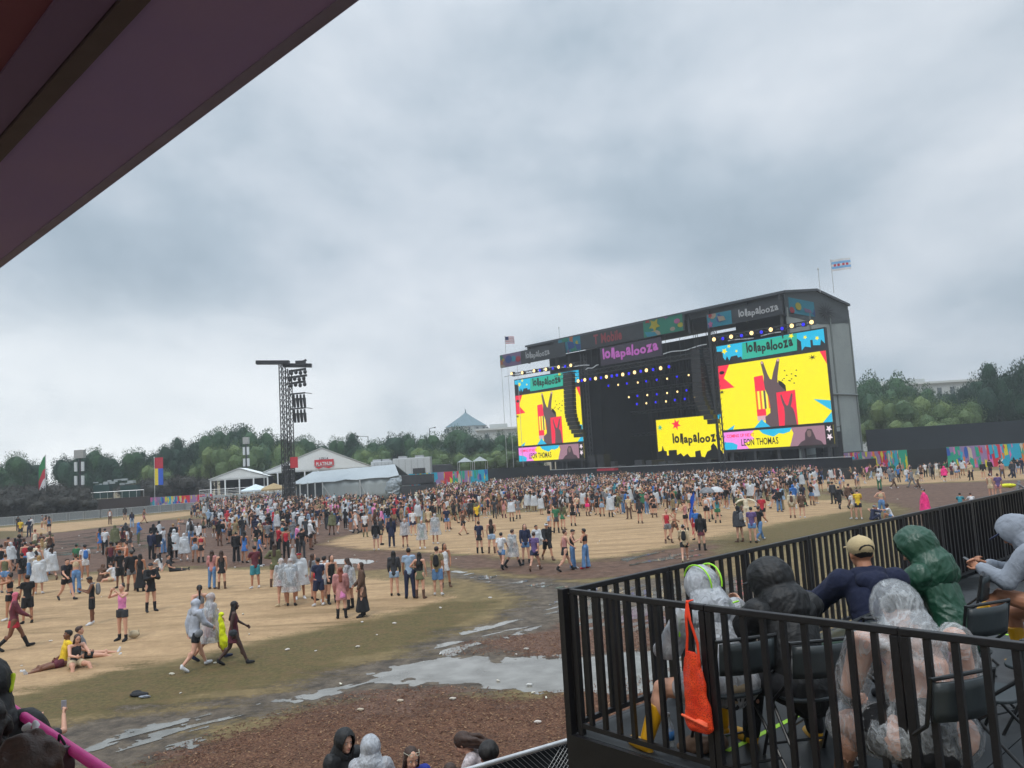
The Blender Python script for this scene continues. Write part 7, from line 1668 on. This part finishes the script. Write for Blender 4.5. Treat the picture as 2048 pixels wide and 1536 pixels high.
# things hung on the pink rail
def railpt(px):
    best = min((abs(proj(A_+rd*l)[0]-px), l) for l in [i*.02 for i in range(250)]); return A_+rd*best[1]
p = railpt(78); o = thing('cloth_bag', p, 0, 'white cloth bag slung over the pink rail with a red patch', 'bag'); rzr = math.atan2(rd.y, rd.x)
g = G(); g.ell((0, 0, -.055), (.07, .035, .05)); g.cap((-.07, 0, -.0), .012, (-.15, 0, -.02), .018); g.cap((0, 0, .01), .03, (.02, 0, -.06), .045, .6); me = fold(remesh(g, .006, 2), .01, 14); me.materials.append(fM('white_cotton', 'c8c8c8', rough=.9)); q = link('bag_body', me, o); o.rotation_euler.z = rzr; o.location = p-V((.0, .03, 0))
g = G(); g.cap((-.03, 0, -.11), .02, (.05, 0, -.12), .022); me = remesh(g, .006, 1); me.materials.append(fM('red_cotton', 'a02430', rough=.8)); link('red_patch', me, o)
p = railpt(132); o = thing('dark_bag', p-V((0, .04, 0)), rzr, 'dark maroon bag hanging on the pink rail', 'bag'); g = G(); g.hexa([(-.07, -.03, -.24), (.09, -.03, -.24), (.09, .03, -.24), (-.07, .03, -.24), (-.055, -.02, .0), (.06, -.02, .02), (.06, .03, .02), (-.055, .03, .0)]); me = fold(remesh(g, .006, 3), .012, 12); me.materials.append(fM('maroon_bag', '3a1622', rough=.5)); link('bag_body', me, o)
g = G(); g.cap((-.04, 0, 0), .006, (-.02, .0, .05), .006, 1, 6); g.cap((-.02, 0, .05), .006, (.05, 0, .03), .006, 1, 6); me = remesh(g, .003, 1); me.materials.append(clothM['black']); link('strap', me, o)
# orange net bag on the near rail
tb_ = 1.13; p = DP(0, tb_, ZF+RH); o = thing('net_bag', p, BA-math.pi/2, 'bright orange net bag hanging from the near rail', 'bag'); oM = bpy.data.materials.new('orange_net'); oM.use_nodes = True; t = oM.node_tree; b = t.nodes['Principled BSDF']
tc = nd(t, 'ShaderNodeTexCoord'); v = nd(t, 'ShaderNodeTexVoronoi', i_Scale=85.0); v.feature = 'DISTANCE_TO_EDGE'; t.links.new(tc.outputs['Object'], v.inputs['Vector']); r = ramp(t, [(.0, 1.0), (.16, .72), (.3, .5)]); t.links.new(v.outputs[0], r.inputs[0]); t.links.new(r.outputs[0], b.inputs['Alpha']); b.inputs['Roughness'].default_value = .7
n = nd(t, 'ShaderNodeTexNoise', i_Scale=12.0); t.links.new(tc.outputs['Object'], n.inputs[0]); r = ramp(t, [(.3, sc('d8300c')), (.7, sc('f04c18'))]); t.links.new(n.outputs[0], r.inputs[0]); t.links.new(r.outputs[0], b.inputs['Base Color']); bp = nd(t, 'ShaderNodeBump', i_Strength=.6, i_Distance=.006); t.links.new(v.outputs[0], bp.inputs['Height']); t.links.new(bp.outputs[0], b.inputs['Normal'])
yo = -.055
g = G(); g.v = []
g.loft((.02, yo, -.3), (.045, yo, -.84), [(0, .03), (.05, .055), (.14, .075), (.3, .09), (.42, .105), (.47, .1), (.5, .07)], .42, 18)
me = fold(remesh(g, .007, 2), .01, 9); me.materials.append(oM); link('bag_body', me, o)
g = G(); oS = fM('orange_strap', 'e03a10', rough=.7)
for pts in ([(0, -.03, .012), (0, yo, -.08), (.0, yo, -.2), (-.02, yo, -.34)], [(0, -.03, .012), (.03, yo, -.1), (.075, yo, -.24), (.085, yo-.01, -.36), (.07, yo, -.42)], [(0, .03, .012), (0, -.03, .012)]):
    for a_, b_ in zip(pts[:-1], pts[1:]): g.cap(a_, .011, b_, .012, .5, 8)
me = remesh(g, .005, 1); me.materials.append(oS); link('strap', me, o)
g = G(); g.cap((-.06, yo, -.69), .008, (.13, yo-.045, -.72), .008, 1, 6); g.cap((-.055, yo-.045, -.70), .01, (.13, yo-.047, -.735), .01, 1, 6); me = remesh(g, .005, 1); me.materials.append(fM('orange_hem', 'e8603c', rough=.6)); link('hem_band', me, o)
# bottle and paper on the deck
bp_ = at(1341, 1496, ZF); o = thing('water_bottle', bp_, 0, 'clear plastic water bottle with a blue label on the deck', 'bottle'); g = G(); g.loft((0, 0, 0), (0, 0, .22), [(0, .03), (.01, .033), (.15, .033), (.19, .018), (.205, .013), (.22, .013)], 1, 20); g.build('bottle', plastic('bottle_plastic', 'c4ccd0', .3, .05, .6), o, True)
g = G(); g.loft((0, 0, .06), (0, 0, .12), [(0, .0345), (.06, .0345)], 1, 24); g.build('label', fM('blue_label', '3c78b8', rough=.4), o, True); g = G(); g.loft((0, 0, .215), (0, 0, .24), [(0, .015), (.022, .015)], 1, 16); g.build('bottle_cap', clothM['white'], o, True)
g = G(); g.ell((0, 0, .05), (.13, .08, .06)); g.cap((.05, .02, .05), .05, (.16, .02, .04), .05); me = fold(remesh(g, .008, 1), .03, 10); me.materials.append(fM('brown_paper', '6a5444', rough=.8)); q = link('crumpled_bag', me); q.location = at(1395, 1505, ZF); tag(q, 'crumpled brown bag lying on the deck under the chairs', 'bag')
# ---------------------------------------------------------------- small things on the field
def blob(name, px, py, els, mcol, label, cat, vox=.012, am=.01, z=0, rough=.8):
    g = G()
    for c_, r_ in els: g.ell(c_, r_)
    me = fold(remesh(g, vox, 1), am, 9); me.materials.append(mat(name+'_'+mcol, mcol, rough)); q = link(name, me); q.location = at(px, py, z)+V((0, 0, z*0)); tag(q, label, cat); return q
blob('dropped_jacket', 277, 1392, [((0, 0, .04), (.2, .12, .05)), ((.12, -.06, .05), (.14, .08, .05)), ((-.08, .08, .06), (.12, .06, .05))], '17181c', 'black jacket dropped on the grass at lower left', 'jacket')
blob('plastic_sheet', 290, 1396, [((0, 0, .03), (.14, .05, .03)), ((.05, -.03, .05), (.08, .03, .03))], '8c929c', 'crumpled grey plastic beside the dropped black jacket', 'litter', .01, .015)
blob('handbag', 268, 1277, [((0, 0, .13), (.19, .09, .12)), ((-.15, 0, .2), (.02, .02, .1)), ((.15, 0, .2), (.02, .02, .1))], 'a89a80', 'cream handbag on the dirt beside the photographing person in pink', 'bag')
for x, y, c_, lab in ((343, 1350, 'c8c4b4', 'small white cup lying on the grass near the walking group'), (980, 1197, 'd0ccc8', 'white scrap of paper on the dirt left of the railing corner'), (1224, 940, 'c8c8c8', ''), (905, 1400, 'c0b8ac', 'pale scrap lying in the wood chips at centre'), (1075, 1447, 'd0c8c0', 'white scrap in the wood chips near the platform'), (800, 1404, 'c0b4a0', 'pale scrap below the large puddle'), (720, 1422, 'b8ac98', 'pale stick at the edge of the wood chips'), (98, 1098, 'd0d0d0', 'white cup on the far left mud'), (158, 1072, 'd0d0d0', 'white bag lying in the mud at far left'), (124, 1097, 'd0ccc4', 'white scrap on the mud at left'), (1795, 999, 'd0ccc4', 'white scrap on the mud beyond the rail'), (1790, 979, 'd0ccc4', ''), (1052, 1300, 'b0aca4', 'pale scrap floating in the large puddle'), (1058, 1372, 'c8c8c4', 'white cup floating in the large puddle'), (320, 1140, 'c8c8c8', '')):
    if lab: blob('litter', x, y, [((0, 0, .03), (.07, .03, .03)), ((.05, .01, .03), (.03, .03, .02))], c_, lab, 'litter', .008, .012)
blob('yellow_poncho', 446, 1322, [((0, 0, .75), (.09, .08, .32)), ((.03, 0, .5), (.12, .1, .22)), ((-.04, 0, 1.05), (.06, .06, .12)), ((-.02, 0, 1.2), (.08, .06, .06))], 'd8e010', 'bright yellow folded poncho carried by the person in the clear poncho', 'poncho', .02, .02)
blob('inflatable_tube', 2016, 984, [((0, 0, .5), (.75, .25, .16)), ((.3, .1, .45), (.4, .25, .15))], 'd0d020', 'yellow inflatable tube among people at the far right', 'inflatable', .04, .02)
g = G(); fx = at(1394, 1080); 
o = thing('flag_cloth', fx+V((.25, .1, 0)), .2, 'blue and red flag held by a person right of the stage centre', 'flag'); g = G(); g.tube((0, 0, 0), (0, 0, 2.5), .015); g.build('pole', galv, o); g = G(); g.sheet(lambda u, v: (-.25-.25*u+.06*math.sin(v*9), .08*math.sin(u*6+v*4), .75+1.8*v-.5*u), 8, 14); g.m = [(0 if k//8 < 6 and k % 8 > 3 else 1) for k in range(len(g.f))]; g.build('flag', [clothM['red'], mat('flag_royal', '2050b0', .8)], o, True)
for x, y, c_, lab in ((1418, 1012, 'grey', 'grey open umbrella in the crowd right of the stage centre'), (1436, 1010, 'frosted', 'clear dome umbrella in the crowd right of the stage centre')):
    p = at(x, y+26); o = thing('umbrella', p, 0, lab, 'umbrella'); g = G(); n = 12; vs = [[(.55*math.sin(a)*math.cos(2*math.pi*i/n), .55*math.sin(a)*math.sin(2*math.pi*i/n), 1.75+.4*math.cos(a)) for i in range(n)] for a in (.05, .4, .8, 1.2, 1.5)]
    g.add([q for r_ in vs for q in r_], [(j*n+i, j*n+(i+1) % n, (j+1)*n+(i+1) % n, (j+1)*n+i) for j in range(4) for i in range(n)]+[tuple(range(n))]); g.build('canopy', clothM[c_], o, True); g = G(); g.tube((0, 0, 1.1), (0, 0, 2.15), .01); g.build('shaft', black, o)

lit = [q for q in bpy.data.objects if q.name.startswith('litter')][:4]; rl_ = random.Random(9); NL = []
for k in range(46):
    px = rl_.uniform(20, 1250); py = rl_.uniform(1065, 1400)
    if px > 1100 and py > 1150: continue
    o = rl_.choice(lit).copy(); COL.objects.link(o); o.location = at(px, py); o.rotation_euler.z = rl_.uniform(0, 6); s_ = rl_.uniform(.5, 1.1); o.scale = (s_, s_, s_); NL.append((px, py, o))
NL.sort(key=lambda q: q[0])
zl = {}
for px, py, o in NL: zl.setdefault(region(at(px, py)), []).append(o)
for z_, L in zl.items():
    for i, o in enumerate(L): tag(o, f'small pale scrap of litter {z_}' + ('' if len(L) == 1 else ', '+ORD[min(i, 9)]), 'litter', 'scraps of litter on the field')
# ---------------------------------------------------------------- labels of the field people: make each point at one person
def finish_labels():
    from collections import defaultdict
    def fit(s): return ' '.join(s.split()[:16])
    lv = defaultdict(list)
    for r in NP: lv[r[1]+' '+r[3]].append(r)
    for k, L in lv.items():
        if len(L) == 1: L[0][0]['label'] = fit(k); continue
        sub = defaultdict(list)
        for r in L: sub[f'{r[1]}, {r[2]}, {r[3]}'].append(r)
        for k2, L2 in sub.items():
            L2.sort(key=lambda r: r[4])
            if len(L2) == 1: L2[0][0]['label'] = fit(k2)
            else:
                for i, r in enumerate(L2): r[0]['label'] = fit((('left one: ', 'right one: ')[i] if len(L2) == 2 else ORD[min(i, 9)]+': ')+k2)
finish_labels()

# air between the camera and the far trees
g = G(); g.box((0, 215, 40.5), (760, 520, 83)); hzM = bpy.data.materials.new('haze'); hzM.use_nodes = True; t = hzM.node_tree; t.nodes.clear()
pv = nd(t, 'ShaderNodeVolumePrincipled'); pv.inputs['Color'].default_value = (.86, .9, .95, 1); pv.inputs['Density'].default_value = .0007; pv.inputs['Anisotropy'].default_value = .2
ou = nd(t, 'ShaderNodeOutputMaterial'); t.links.new(pv.outputs[0], ou.inputs['Volume']); o = g.build('haze', hzM); tag(o, kind='stuff')
bpy.data.scenes.remove(TMP)
